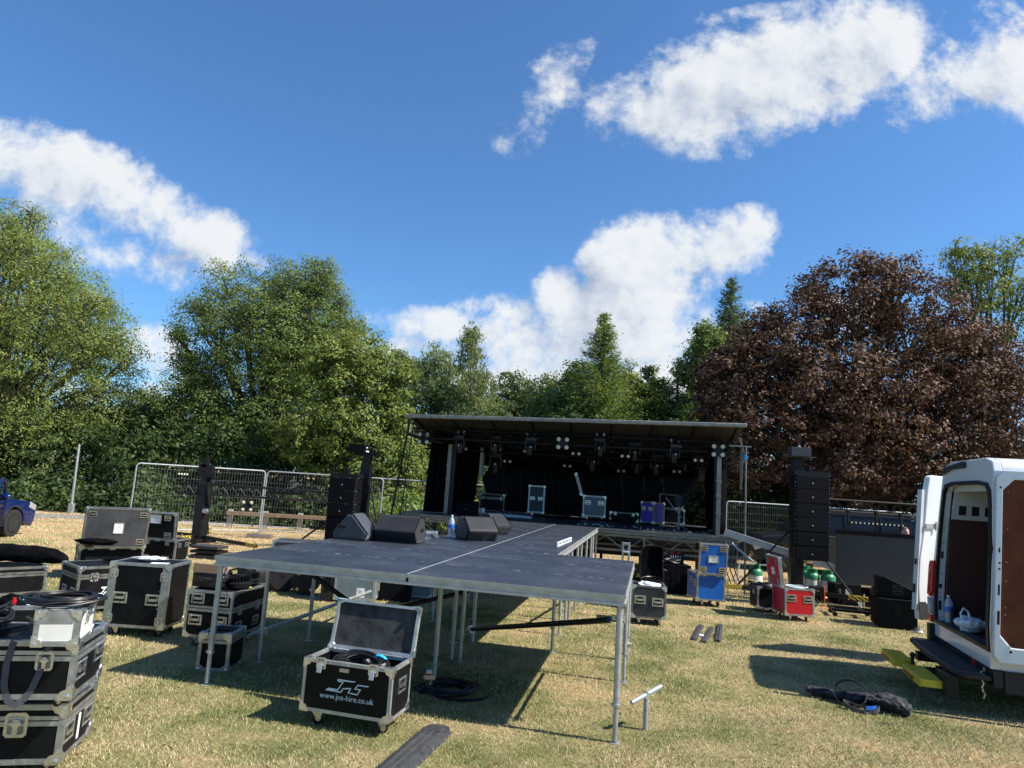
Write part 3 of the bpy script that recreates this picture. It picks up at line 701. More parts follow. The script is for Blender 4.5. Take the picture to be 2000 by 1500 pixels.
# grass blades
def grass(name, zones, parent=None):
    V = []; 
    for (x0, x1, y0, y1, dens, hgt, wid) in zones:
        n = int((x1-x0)*(y1-y0)*dens); y = RNG.uniform(y0, y1, n); x = RNG.uniform(x0, x1, n)
        keep = np.abs(x - .02*y) < (y*.86+1.0); x = x[keep]; y = y[keep]; n = len(x)
        # clumpiness
        cl = np.sin(x*3.1+1.7*np.sin(y*2.3))*np.cos(y*3.7+1.3*np.sin(x*1.9)); h = hgt*(RNG.uniform(.35, 1.15, n))*(1+.35*cl)
        a = RNG.uniform(0, 2*PI, n); lean = RNG.normal(0, .75, (n, 2))*h[:, None]*1.0
        w2 = wid*RNG.uniform(.6, 1.3, n); dx, dy = np.cos(a)*w2, np.sin(a)*w2
        P = np.stack([np.stack([x-dx, y-dy, np.zeros(n)], 1), np.stack([x+dx, y+dy, np.zeros(n)], 1),
                      np.stack([x+lean[:,0]*.4+dx*.7, y+lean[:,1]*.4+dy*.7, h*.62], 1), np.stack([x+lean[:,0], y+lean[:,1], h], 1),
                      np.stack([x+lean[:,0]*.4-dx*.7, y+lean[:,1]*.4-dy*.7, h*.62], 1)], 1)
        V.append(P)
    P = np.concatenate(V); n = len(P); me = bpy.data.meshes.new(name)
    me.vertices.add(5*n); me.vertices.foreach_set('co', P.reshape(-1).astype(np.float32))
    me.loops.add(5*n); me.loops.foreach_set('vertex_index', np.arange(5*n, dtype=np.int32))
    me.polygons.add(n); me.polygons.foreach_set('loop_start', np.arange(0, 5*n, 5, dtype=np.int32)); me.polygons.foreach_set('loop_total', np.full(n, 5, dtype=np.int32))
    me.update(); me.materials.append(M['blade']); o = bpy.data.objects.new(name, me); COL.objects.link(o)
    tag(o, 'short dry grass covering the whole field', 'grass', kind='stuff')
grass('grass', [(-6,6,4.4,7.2,3600,.026,.0020),(-9,9,7.2,11,1600,.028,.0030),(-14,14,11,16,650,.028,.0045),(-22,20,16,25,190,.034,.008)])

# ------------------------------------------------------------------ foliage
def leaf_mesh(name, P, S, m, parent, asp=.5, axis=None, jit=1.0, nrm=None):
    n = len(P); t = RNG.normal(size=(n, 3)); 
    if axis is not None: t = t*jit+axis*2.0
    t /= np.linalg.norm(t, axis=1)[:, None]
    r = RNG.normal(size=(n, 3)); bb = np.cross(t, r); bb /= np.linalg.norm(bb, axis=1)[:, None]+1e-9
    if nrm is not None:
        N = nrm+RNG.normal(size=(n, 3))*.52; N /= np.linalg.norm(N, axis=1)[:, None]
        t = np.cross(N, r); t /= np.linalg.norm(t, axis=1)[:, None]+1e-9; bb = np.cross(N, t)
    S = S[:, None]
    Q = np.stack([P-t*S, P+bb*S*asp-t*S*.1, P+t*S, P-bb*S*asp-t*S*.1], 1)
    me = bpy.data.meshes.new(name); me.vertices.add(4*n); me.vertices.foreach_set('co', Q.reshape(-1).astype(np.float32))
    me.loops.add(4*n); me.loops.foreach_set('vertex_index', np.arange(4*n, dtype=np.int32))
    me.polygons.add(n); me.polygons.foreach_set('loop_start', np.arange(0, 4*n, 4, dtype=np.int32)); me.polygons.foreach_set('loop_total', np.full(n, 4, dtype=np.int32))
    me.update(); me.materials.append(M[m]); o = bpy.data.objects.new(name, me); COL.objects.link(o)
    if parent: o.parent = parent
    return o
def blob_points(blobs, dens, clump, leaf, inner=.25, squash=1.0, sparse=0.0):
    """blobs: (x, y, z, r). Clumps of leaves on each blob's shell plus some inside."""
    out = []; NN = []
    for (x, y, z, r) in blobs:
        nc = int(dens*r*r*4)+6
        d = RNG.normal(size=(nc, 3)); d /= np.linalg.norm(d, axis=1)[:, None]
        rad = r*(RNG.uniform(.72, 1.05, nc)); ins = RNG.random(nc) < inner; rad[ins] *= RNG.uniform(.2, .9, ins.sum())
        C = np.array([x, y, z])+d*rad[:, None]*np.array([1, 1, squash])
        cr = clump*RNG.uniform(.6, 1.35, nc)
        if sparse: 
            k = RNG.random(nc) > sparse; C = C[k]; cr = cr[k]; nc = len(C)
        for c, q in zip(C, cr):
            m_ = int(26*(q/clump)**2)+4
            pp = c+RNG.normal(size=(m_, 3))*q*np.array([.55, .55, .36]); out.append(pp)
            o1 = (pp-np.array([x, y, z]))/r; o2 = (pp-c)/max(q, .01); NN.append(o1*.7+o2*.6+np.array([0, 0, .45]))
    P = np.concatenate(out); N = np.concatenate(NN); k = P[:, 2] > .05; return P[k], N[k]
def tree(name, label, px_blobs, Y, base_x, leafm, group=None, dens=7.0, clump=.34, leaf=.085, trunk=.28, bark='bark', asp=.5, inner=.25, depth=.75, sparse=0.0, droop=0, zbase=0.0, cat='tree', squash=1.0, both=True):
    blobs = []
    rr = random.Random(len(label)*7+int(Y))
    for (u, v, r) in px_blobs:
        p = PY(u, v, Y); R = r*Y/CF
        blobs.append((p.x, Y+rr.uniform(-.5, .3)*R*depth, p.z, R))
        if both == 'front' and v > 640: blobs.append((p.x*.93+rr.uniform(-.2,.2)*R, Y-R*rr.uniform(.55,.8), CH+(p.z-CH)*.93-.1*R, R*.8))
        if both: blobs.append((p.x+rr.uniform(-.3,.3)*R, Y+R*depth*rr.uniform(.7, 1.1), p.z-.12*R, R*.85))
    bx = PY(base_x, 900, Y).x
    e = thing(name, label, cat, (bx, Y, 0), 0, group)
    P, N = blob_points(blobs, dens, clump, leaf, inner, squash, sparse); P = P - np.array([bx, Y, 0])
    S = leaf*RNG.uniform(.6, 1.3, len(P))
    ax = np.tile(np.array([0, 0, -1.0]), (len(P), 1)) if droop else None
    leaf_mesh('crown', P, S, leafm, e, asp, ax, 1.2, None if droop else N)
    # trunk and limbs
    b = MB(); zt = min(bl[2]-bl[3]*.3 for bl in blobs); zt = max(1.2, min(zt, 3.0)); r2 = random.Random(5)
    b.tube([(0,0,-.1),(.03,0,zt*.3),(.0,.05,zt*.7),(.05,0,zt)], [trunk*1.25, trunk, trunk*.9, trunk*.8], 10)
    for (x, y, z, r) in blobs:
        X, Y2 = x-bx, y-Y; m1 = (X*.35+r2.uniform(-.2,.2), Y2*.35, zt+(z-zt)*.45+r2.uniform(-.3,.3)); m2 = (X*.75+r2.uniform(-.2,.2), Y2*.75, zt+(z-zt)*.8)
        b.tube([(.03,0,zt*.85), m1, m2, (X, Y2, z+r*.2)], [trunk*.5, trunk*.33, min(trunk*.2, r*.05), .012], 7)
        for q in range(4):
            t1 = r2.uniform(0, 6.28); b.tube([m2, (X+math.cos(t1)*r*.4, Y2+math.sin(t1)*r*.4, z+r2.uniform(-.2,.5)*r), (X+math.cos(t1)*r*.8, Y2+math.sin(t1)*r*.8, z+r2.uniform(0,.7)*r)], [min(trunk*.16, r*.03), .022, .010], 5)
    b.build('trunk', M[bark], e, smooth=True)
    return e
def conifer(name, label, u, vtop, Y, rpx, leafm, group=None, nb=200, leaf=.10, openness=1.0, zlow=1.0, power=.8, up=.15):
    top = PY(u, vtop, Y); H = top.z; R = rpx*Y/CF; e = thing(name, label, 'tree', (top.x, Y, 0), 0, group)
    b = MB(); b.tube([(0,0,-.1),(0,0,H*.5),(0,0,H)], [.22,.12,.02], 8)
    rr = random.Random(int(u)); P = []; A = []
    for i in range(nb):
        z = zlow+(H-zlow)*(1-(i/nb)**.95 if False else (i+rr.random())/nb)
        t = rr.uniform(0, 6.28); L = R*((H-z)/(H-zlow))**power*rr.uniform(.6, 1.12)+.12
        d = np.array([math.cos(t), math.sin(t), up+rr.uniform(-.08, .12)]); n = int(38*L)+10
        s = RNG.uniform(.08, 1, n)**.8; sag = -.22*L*np.sin(s*PI*.9)
        p = np.array([0, 0, z])+d*(s*L)[:, None]; p[:, 2] += sag*(1-up)+.12*L*s*s
        p += RNG.normal(size=(n, 3))*np.array([.07, .07, .05])*(1+.8*L*(.3+s))[:, None]*openness
        P.append(p); A.append(np.tile(d, (n, 1)))
        b.tube([(0,0,z), (d[0]*L*.6, d[1]*L*.6, z+d[2]*L*.6-.16*L), (d[0]*L, d[1]*L, z+d[2]*L+.06*L)], [.03,.018,.006], 4)
    P = np.concatenate(P); A = np.concatenate(A)
    leaf_mesh('crown', P, leaf*RNG.uniform(.6, 1.4, len(P)), leafm, e, .22, A, .9); b.build('trunk', M['bark'], e, smooth=True); return e

G1 = 'trees behind the stage'
tree('ash_tree', 'huge bright green ash tree cut off by the left edge of the photo', [(-60,560,190),(60,600,150),(20,470,80),(85,520,60),(150,640,95),(190,700,70),(40,740,150),(150,790,90),(215,660,38),(120,560,50),(-30,870,120),(90,870,95),(10,430,40),(175,590,35),(65,420,20)], 29, -20, 'ash', None, dens=12, clump=.36, leaf=.072, sparse=.26, asp=.32)
tree('ash_tree', 'tall dark green ash tree with a rounded top left of the stage', [(470,590,80),(540,560,60),(600,555,55),(420,650,75),(520,680,115),(640,640,60),(390,740,60),(450,800,105),(570,800,110),(360,700,30),(385,600,26),(590,700,90),(470,880,90),(660,590,28),(350,660,20),(630,540,40),(560,640,90),(680,640,40),(370,780,60)], 31, 500, 'ash2', None, dens=14, clump=.33, leaf=.070, sparse=.06, asp=.36)
tree('maple_tree', 'broad leafy green maple tree directly left of the stage roof', [(700,690,60),(655,740,80),(740,730,52),(690,820,95),(770,800,42),(740,870,70),(620,850,80),(640,700,45),(800,900,45),(770,950,50),(700,940,70),(785,735,22)], 26.5, 690, 'maple', None, dens=14, clump=.25, leaf=.065, asp=.6)
tree('copper_beech', 'wide dark copper-leaved tree behind the right side of the stage', [(1650,590,95),(1600,560,45),(1740,570,80),(1790,640,95),(1560,680,105),(1480,650,50),(1510,620,28),(1450,740,80),(1420,790,70),(1620,760,120),(1760,790,130),(1870,720,95),(1940,800,110),(1500,850,110),(1640,900,110),(1800,900,110),(1420,700,30),(1860,640,55),(1930,690,60),(1990,730,60),(1430,830,55),(1690,520,30),(1960,920,110),(1420,920,50),(1740,525,26)], 26.2, 1680, 'copper', None, both='front', depth=.9, dens=11, clump=.30, leaf=.066, asp=.65, sparse=.16, trunk=.4, inner=.2)
tree('ash_tree', 'pale airy green tree rising at the top right behind the copper tree', [(1900,520,45),(1960,500,45),(1990,560,50),(1920,580,45),(1880,490,26),(1945,640,45),(2040,600,70),(1870,560,30)], 40, 1950, 'ash', None, dens=6, clump=.38, leaf=.12, sparse=.4, asp=.35, inner=.1)
tree('silver_birch', 'slender drooping silver birch poking above the tree line beside the maple', [(920,650,16),(922,672,24),(918,700,30),(925,735,38),(925,780,48),(915,830,55),(935,850,50)], 40, 922, 'birch', G1, dens=9, clump=.26, leaf=.085, bark='birchbark', droop=1, asp=.35, trunk=.14, squash=1.3, sparse=.1)
tree('silver_birch', 'distant feathery birch group left of the slender birch', [(850,700,26),(880,712,22),(835,740,30),(870,760,40),(820,720,16),(800,720,22),(800,760,35)], 52, 850, 'birch', G1, dens=4.5, clump=.5, leaf=.13, droop=1, asp=.35, trunk=.2, sparse=.2)
tree('olive_tree', 'rounded olive-green tree just behind the left corner of the stage roof', [(850,790,60),(890,800,50),(820,840,60),(870,860,60),(830,900,60)], 42, 860, 'olive', G1, dens=5, clump=.42, leaf=.12)
tree('olive_tree', 'rounded olive-green tree in the gap right of the slender birch', [(1000,760,36),(970,790,45),(1035,780,32),(1010,830,55),(970,850,50)], 46, 1000, 'olive', G1, dens=5, clump=.42, leaf=.12)
tree('maple_tree', 'dark green leafy tree left of the pointed larch', [(1100,770,40),(1075,800,45),(1130,740,38),(1120,820,60),(1060,840,45),(1150,790,50)], 36, 1100, 'ash2', G1, dens=7, clump=.32, leaf=.10)
conifer('larch_tree', 'pointed light green larch rising above the middle of the stage roof', 1182, 613, 34, 118, 'larch', G1, nb=470, leaf=.09, zlow=1.5, power=.8)
tree('maple_tree', 'green leafy tree behind the larch on its right side', [(1230,740,40),(1260,770,45),(1290,800,45),(1230,820,60),(1300,840,45),(1200,800,50)], 37, 1250, 'maple', G1, dens=7, clump=.32, leaf=.10)
tree('dark_tree', 'very dark leafy tree right of the larch above the stage roof', [(1265,725,14),(1285,760,26),(1305,800,36),(1330,820,36),(1290,850,50)], 40, 1290, 'under', G1, dens=7, clump=.3, leaf=.10)
conifer('spruce_tree', 'tall narrow spruce top beside the copper tree', 1428, 545, 36, 78, 'spruce', G1, nb=430, leaf=.095, zlow=2, power=.66, openness=1.2)
tree('olive_tree', 'dark green tree tucked between spruce and stage roof', [(1385,650,30),(1400,680,40),(1370,690,34),(1355,720,36),(1390,740,45),(1370,790,45),(1400,830,55),(1350,840,40)], 34, 1380, 'ash2', G1, dens=8, clump=.3, leaf=.095)
conifer('larch_tree', 'small thin larch in the gap between the dark trees', 1325, 700, 38, 42, 'spruce', G1, nb=190, leaf=.08, zlow=2, power=.8)
conifer('larch_tree', 'low spreading larch over the right end of the stage roof', 1352, 790, 30, 60, 'larch', G1, nb=170, leaf=.08, zlow=1, power=.7)
tree('olive_tree', 'yellowish green tree in the gap between the two big ash trees', [(270,800,46),(240,830,40),(310,820,50),(260,870,60),(330,860,50),(200,860,45)], 44, 270, 'olive', None, dens=6, clump=.42, leaf=.13)
tree('dark_tree', 'distant dark tree between the maple and the birches', [(780,700,20),(795,725,26),(770,760,40)], 44, 790, 'olive', G1, dens=6, clump=.36, leaf=.12)

tree('olive_tree', 'low rounded green tree behind the roof midway between the birch and the larch', [(1060,770,40),(1030,810,45),(1090,790,45),(1140,770,40),(1000,820,40)], 43, 1060, 'olive', G1, dens=6, clump=.4, leaf=.11)
tree('dark_tree', 'leafy dark tree filling the space under the narrow spruce', [(1440,640,36),(1415,670,40),(1400,720,45),(1450,700,45),(1380,780,50)], 37.5, 1420, 'ash2', G1, dens=8, clump=.3, leaf=.09)
# undergrowth: one unbroken mass behind the fence
def hedge(name, label, runs, m, n_per=1.0, clump=.34, leaf=.09, asp=.55):
    blobs = []; rr = random.Random(9)
    for (u0, v0, u1, v1, Y, r, k) in runs:
        for i in range(k):
            t = (i+rr.random()*.6)/k; p = PY(u0+(u1-u0)*t, v0+(v1-v0)*t, Y); R = r*Y/CF*rr.uniform(.8, 1.25)
            blobs.append((p.x, Y+rr.uniform(-.4, .6), p.z+rr.uniform(-.25, .25), R))
    P, N = blob_points(blobs, 7*n_per, clump, leaf); o = leaf_mesh(name, P, leaf*RNG.uniform(.6, 1.3, len(P)), m, None, asp, None, 1, N)
    tag(o, label, 'undergrowth', kind='stuff')
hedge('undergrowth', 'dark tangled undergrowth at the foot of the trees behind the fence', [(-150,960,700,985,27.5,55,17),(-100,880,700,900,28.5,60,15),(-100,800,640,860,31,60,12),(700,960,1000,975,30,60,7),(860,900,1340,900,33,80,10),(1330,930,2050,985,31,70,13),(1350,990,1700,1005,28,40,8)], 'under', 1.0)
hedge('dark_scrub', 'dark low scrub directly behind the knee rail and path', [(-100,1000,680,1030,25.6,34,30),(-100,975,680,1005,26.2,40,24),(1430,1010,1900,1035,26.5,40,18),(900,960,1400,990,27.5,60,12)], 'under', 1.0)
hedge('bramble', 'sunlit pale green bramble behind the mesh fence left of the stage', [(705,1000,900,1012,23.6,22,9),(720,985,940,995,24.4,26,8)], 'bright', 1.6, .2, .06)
# low bank of rough vegetation beyond the path on the left
hedge('rough_verge', 'low scrubby weeds along the far side of the path', [(-80,985,260,1000,27,22,12),(250,1000,650,1012,26,20,12)], 'olive', 1.1, .22, .06)
# ================================================================== stage decks (thrust and catwalk)
def deck_panel(a0, b0, w_, d_, label, legs, scuff=None, nm='stage_deck'):
    """panel in deck coords, left-front corner (a0,b0)"""
    o = ND(a0+w_/2, b0+d_/2)
    e = thing(nm, label, 'stage deck', o, DYAW, 'stage deck panels')
    g = .0012; X, Y = w_/2-g, d_/2-g
    b = MB(); b.box(-X+.0088, X-.0088, -Y+.0088, Y-.0088, DH-.018, DH-.0004); b.build('deck_board', M['deck'], e)
    b = MB()
    # extruded edge rail: lip, recess, lower flange
    for (o_, t, z0, z1) in ((0, .009, DH-.034, DH-.003), (.012, .03, DH-.075, DH-.033), (0, .034, DH-.098, DH-.074)):
        b.ring([(-X+o_,-Y+o_),(X-o_,-Y+o_),(X-o_,Y-o_),(-X+o_,Y-o_)], [(-X+t,-Y+t),(X-t,-Y+t),(X-t,Y-t),(-X+t,Y-t)], z0, z1, 'z')
    for q in (-.33, .33): b.box(X*q*2-.02, X*q*2+.02, -Y+.03, Y-.03, DH-.09, DH-.02)
    b.build('edge_rail', M['galv'], e)
    for (lx, ly, foot, thick) in legs:
        x, y = lx*(X-.05), ly*(Y-.05); b = MB()
        b.cyl((x, y, .30), (x, y, DH-.095), .0245*thick, 14); b.cyl((x, y, 0.02), (x, y, .31), .0195*thick, 12)
        b.cyl((x, y, .295), (x, y, .315), .031*thick, 14); b.box(x-.05, x-.02, y-.006, y+.006, .300, .310)
        L = b.build('leg', M['galv'], e, smooth=True)
        b = MB()
        b.cyl((x, y, .0), (x, y, .006), .05, 4 if foot else 14) if foot < 2 else b.cyl((x, y, .21), (x, y, .216), .055, 14)
        b.build('foot_plate', M['galv'], L)
    if scuff:
        b = MB(); rr = random.Random(scuff); 
        for i in range(110):
            x = rr.uniform(-X+.05, X-.05); l = rr.uniform(.01, .09); y = Y-.010-abs(rr.gauss(0, .012)); b.box(x, min(X-.04, x+l), y-rr.uniform(.001, .006), y, DH-.001, DH+.0006+.0001*(i%5))
        b.build('joint_scuffs', M['chalk'], e)
    return e
L4 = [(-1,-1,0,1),(1,-1,0,1),(-1,1,0,1),(1,1,0,1)]
deck_panel(-2,0,2,1,'front left black-topped panel of the thrust stage nearest the camera',[(-1,-1,0,1.1),(-1,1,0,1)],11)
deck_panel(0,0,2,1,'front right black-topped panel of the thrust stage with its legs standing free',[(1,-1,0,1.15),(-1,1,2,1.05)],12)
deck_panel(-2,1,2,1,'middle left black-topped panel of the thrust stage',[(1,1,2,1)],13)
deck_panel(0,1,2,1,'middle right black-topped panel of the thrust stage with chalky joint',[(1,1,0,1),(-1,1,0,1.0)],14)
deck_panel(-2,2,2,1,'rear left black-topped panel of the thrust stage under the covered monitors',[(-1,-1,0,1),(1,.9,0,1)],15)
deck_panel(0,2,2,1,'rear right black-topped panel of the thrust stage beside the catwalk',[(1,1,2,1),(-.0,.9,0,.95)],16)
names = ['first', 'second', 'third', 'fourth', 'fifth', 'sixth', 'seventh']
for i in range(7):
    deck_panel(-1, 3+i*1.03, 2, 1.03, f'{names[i]} catwalk panel counted from the wide front platform towards the stage', L4 if i in (2, 6) else ([(1,1,0,.95),(-1,1,0,.9)] if i == 0 else [(1,.2,0,.9)]), 20+i)
# long bright joint strip down the middle of the thrust and catwalk
b = MB(); b.box(-.007,.007,0,10.2,DH-.004,DH+.002); o = b.build('joint_strip', M['galvlight']); o.location = ND(0, 0); o.rotation_euler = (0,0,DYAW); tag(o, 'long bright metal joint strip running down the middle of the deck', 'joint strip')
# braces and clamps
def brace(label, p0, p1, r, m, clamps=(), nm='brace_tube'):
    e = thing(nm, label, 'scaffold tube', (p0+p1)/2)
    q0, q1 = p0-(p0+p1)/2, p1-(p0+p1)/2; b = MB(); b.cyl(q0, q1, r, 14); b.build('tube', M[m], e, smooth=True)
    for t in clamps:
        c = q0.lerp(q1, t); d = (q1-q0).normalized(); b = MB()
        b.cyl(c-d*.028, c+d*.028, r+.014, 12); b.box(c.x-.012, c.x+.05, c.y-.05, c.y-.01, c.z-.02, c.z+.03); b.cyl(c+Vector((.05,-.03,-.04)), c+Vector((.05,-.03,.05)), .008, 8); b.box(c.x-.06, c.x-.02, c.y-.03, c.y+.03, c.z-.018, c.z+.018)
        b.build('clamp', M['steel'], e)
    return e
brace('grey scaffold tube clamped low along the left legs of the thrust stage', ND(-2.05,.85,.28), ND(-1.98,4.0,.33), .024, 'galv', (.09,))
brace('long black diagonal tube from the front right leg down under the thrust stage', ND(1.86,.12,.98), ND(-.02,2.55,.25), .027, 'blk', (.98,))
brace('black diagonal tube under the middle of the thrust stage', ND(.9,2.9,1.0), ND(-.9,1.2,.55), .024, 'blk')
brace('short black diagonal tube under the left half of the thrust stage', ND(-1.3,.5,1.1), ND(-.35,1.0,.40), .024, 'blk')
brace('thin grey tube with a ring clamp beside the front right leg', ND(1.93,.2,.98), ND(1.93,1.9,.98), .016, 'galv', (.05,))
brace('grey tube clamped across the catwalk legs on its right side', ND(.95,4.6,.62), ND(1.35,7.6,.70), .022, 'galv', (.1,))
# clamp on the ground by the middle leg
e = thing('scaffold_clamp', 'steel swivel clamp hooked low on the middle front leg', 'clamp', GP(838,1322,.16)); b = MB()
b.cyl((-.03,0,.05),(.03,0,.05),.04,12); b.box(-.05,.06,-.03,.03,-.02,.02); b.cyl((.02,-.05,-.05),(.02,.05,-.05),.012,8); b.build('jaw', M['steel'], e); b = MB(); b.cyl((0,0,-.02),(0,0,.09),.008,8); b.build('bolt', M['steel'], e)

# ================================================================== mobile stage
SYAW = -.165; SO = ND(0, 10.22)
st = thing('mobile_stage', 'black covered mobile stage with a flat roof and truss underframe', 'stage', (SO.x, SO.y, 0), SYAW)
def SP(a, b_, z=0):
    c, s = math.cos(SYAW), math.sin(SYAW); return Vector((SO.x+a*c-b_*s, SO.y+a*s+b_*c, z))
XL, XR, DEP = -3.92, 4.14, 4.6
SZ = 1.22
b = MB(); b.box(XL, XR, .0, DEP, SZ-.03, SZ); b.build('floor_board', M['deck'], st)
b = MB()
for (z0, z1, y0) in ((SZ-.05, SZ-.006, -.02), (SZ-.12, SZ-.06, .0)): b.box(XL-.01, XR+.01, y0, y0+.05, z0, z1)
for a in (XL, XR-.05): b.box(a, a+.05, .04, DEP, SZ-.12, SZ-.035)
b.build('front_lip', M['alu_old'], st)
b = MB(); zz0, zz1 = .70, SZ-.14
for y in (.06, 1.6, 3.2, 4.5):
    b.box(XL, XR, y, y+.05, zz1-.05, zz1); b.box(XL+.6, XR-.3, y, y+.05, zz0, zz0+.05); n = 8
    for i in range(n):
        a0 = XL+.6+(XR-XL-.9)*i/n; a1 = XL+.6+(XR-XL-.9)*(i+1)/n; am = (a0+a1)/2
        b.cyl((a0, y+.025, zz1-.04), (am, y+.025, zz0+.03), .016, 6); b.cyl((am, y+.025, zz0+.03), (a1, y+.025, zz1-.04), .016, 6)
        if i % 2 == 0: b.box(a0-.02, a0+.02, y+.005, y+.045, zz0, zz1)
b.build('underframe', M['alu_old'], st)
for (a, y) in ((XL+.9,.15),(-.1,.15),(XR-.55,.15),(2.0,.8),(XL+.9,3.2),(XR-.55,3.2),(1.0,3.2)):
    b = MB(); b.box(a-.04, a+.04, y-.04, y+.04, 0.02, SZ-.14); b.box(a-.13, a+.13, y-.13, y+.13, 0, .02); b.build('leg', M['blk'], st)
# chassis
b = MB(); b.box(-2.6, 3.4, 1.8, 2.0, .45, .68); b.box(-2.6, 3.4, 3.0, 3.2, .45, .68)
for a in (-1.0, .4): 
    for y in (1.7, 3.25): b.cyl((a, y-.1, .35), (a, y+.1, .35), .33, 20)
b.build('chassis', M['blk'], st)
# roof
RZF0, RZF1, RZB = 3.60, 3.78, 3.18
def rz(a, y): 
    t = (a-XL)/(XR-XL); f = RZF0+(RZF1-RZF0)*t; return f+(RZB-f)*min(1, max(0, (y+.35)/2.2)) if y < 1.85 else RZB-(y-1.85)*.02
b = MB(); xs = [XL+.16, XR+.04]; ys = [-.35, 1.85, DEP]
for i in range(2):
    y0, y1 = ys[i], ys[i+1]; vs = []
    for a in xs:
        for y in (y0, y1): vs += [(a, y, rz(a, y)), (a, y, rz(a, y)-.05)]
    b.add(vs, [(0,2,6,4),(1,5,7,3),(0,1,3,2),(4,6,7,5),(0,4,5,1),(2,3,7,6)])
b.build('roof_skin', M['canopy'], st)
b = MB(); a0, a1 = XL+.10, XR+.08
for (dz0, dz1, y0, y1) in ((-.085, .012, -.44, -.352),): 
    b.add([(a0,y0,RZF0+dz0),(a1,y0,RZF1+dz0),(a1,y1,RZF1+dz0),(a0,y1,RZF0+dz0),(a0,y0,RZF0+dz1),(a1,y0,RZF1+dz1),(a1,y1,RZF1+dz1),(a0,y1,RZF0+dz1)], [(0,1,2,3),(4,5,6,7),(0,1,5,4),(1,2,6,5),(2,3,7,6),(3,0,4,7)])
b.build('roof_edge', M['alu_old'], st, bevel=.02)
b = MB()
for i in range(9):
    a = XL+.3+i*(XR-XL-.4)/8; b.cyl((a, -.33, rz(a,-.33)-.07), (a, 1.8, rz(a,1.8)-.07), .022, 6)
for i in range(16):
    a = XL+.3+i*(XR-XL-.8)/15; s = .45 if i % 2 else 0; b.cyl((a, -.2, rz(a,-.2)-.10), (a+.48, .9, rz(a,.9)-.42), .012, 5); b.cyl((a+.48, .9, rz(a,.9)-.42), (a+.9, .2, rz(a,.2)-.1), .012, 5)
b.build('rafters', M['blk'], st, smooth=True)
b = MB(); zt = RZF0-.36
def trussbeam(b, y, z, s=.24, r=.022):
    for (dy, dz) in ((0,0),(s,0),(0,-s),(s,-s)): b.cyl((XL+.1,y+dy,z+dz),(XR,y+dy,z+dz+.05),r,7)
    n = 18
    for i in range(n):
        a0 = XL+.1+(XR-XL-.1)*i/n; a1 = XL+.1+(XR-XL-.1)*(i+1)/n
        b.cyl((a0,y,z),(a1,y,z-s+.03),.010,5); b.cyl((a0,y+s,z-s),(a1,y+s,z+.03),.010,5); b.cyl((a0,y,z),(a1,y+s,z),.010,5)
trussbeam(b, .35, zt+.10); trussbeam(b, 1.5, zt-.12); trussbeam(b, 3.0, zt-.16)
for a in (XL+.15, -1.3, 1.2, XR-.1): b.cyl((a,.3,zt+.02),(a,4.4,zt-.14),.024,7); b.cyl((a,.3,zt-.22),(a,4.4,zt-.36),.024,7)
b.build('roof_truss', M['blk'], st, smooth=True)
b = MB()
for i in range(6): a = XL+.1+.1*i; b.cyl((a, .1, zt+.3-.1*i), (a+.12, .1, zt-.05), .012, 5)
b.cyl((XL+.05,.05,RZF0-.08),(XL+.05,.05,zt-.1),.03,8); b.cyl((XL+.05,.05,zt-.1),(XL+.9,.3,zt-.25),.03,8)
b.build('corner_bracket', M['blk'], st)
# front posts
for (a, y, z1, m) in ((-2.95,.9,3.0,'alu_old'),(3.72,.28,3.15,'alu_old')):
    b = MB(); b.box(a-.05, a+.05, y-.05, y+.05, SZ, z1); 
    for z in (1.7, 2.1, 2.45): b.box(a-.065, a+.065, y-.062, y-.05, z, z+.04)
    b.build('post', M[m], st)
    b = MB(); b.box(a-.10 if a > 0 else a+.06, a-.06 if a > 0 else a+.16, y-.02, y+.12, SZ, zt-.1); b.build('inner_post', M['blk'], st)
b = MB(); b.box(-2.28,-2.2,1.5,1.58,2.25,3.0); b.box(-2.18,-2.165,1.5,1.53,2.25,2.85); b.build('drop_arm', M['alu_old'], st)
# drapes: folded curtains at the wings
def drape(name, a0, a1, y0, y1, zb, ztp, m, folds=9, amp=.05, shear=0.0, pinch=0.0):
    n = folds*6; L = math.hypot(a1-a0, y1-y0); nx, ny = -(y1-y0)/L, (a1-a0)/L
    vs = []; fs = []; rows = 8
    for j in range(rows+1):
        v = j/rows; z = zb+(ztp-zb)*v
        for i in range(n+1):
            t = i/n; k = amp*(math.sin(t*folds*2*PI)+.4*math.sin(t*folds*5.1+v*2)); tt = t*(1-pinch*(1-v)) ; s = shear*(1-v)
            vs.append((a0+(a1-a0)*tt+nx*k+s, y0+(y1-y0)*tt+ny*k, z))
    for j in range(rows):
        for i in range(n): q = j*(n+1)+i; fs.append((q, q+1, q+n+2, q+n+1))
    b = MB(); b.add(vs, fs); o = b.build(name, M[m], st, smooth=True, flat_angle=80); s = o.modifiers.new('s','SOLIDIFY'); s.thickness = .01
    return o
drape('side_curtain', -3.42, -2.5, .75, 1.3, SZ+.02, 3.35, 'blkcloth', 7, .05, shear=-.10)
drape('side_curtain', -2.95, -2.45, 1.5, 2.6, SZ+.02, 3.2, 'blkcloth', 6, .05, pinch=.3)
drape('side_curtain', 4.02, 3.72, 1.2, 3.0, SZ+.02, 3.2, 'blkcloth', 8, .05, pinch=.15)
drape('side_curtain', 3.82, 4.05, .5, 1.5, SZ+.02, 3.3, 'blkcloth', 4, .04)
drape('top_border', XL+.7, XR-.6, 3.3, 3.3, 2.55, 3.2, 'blkcloth', 22, .05)
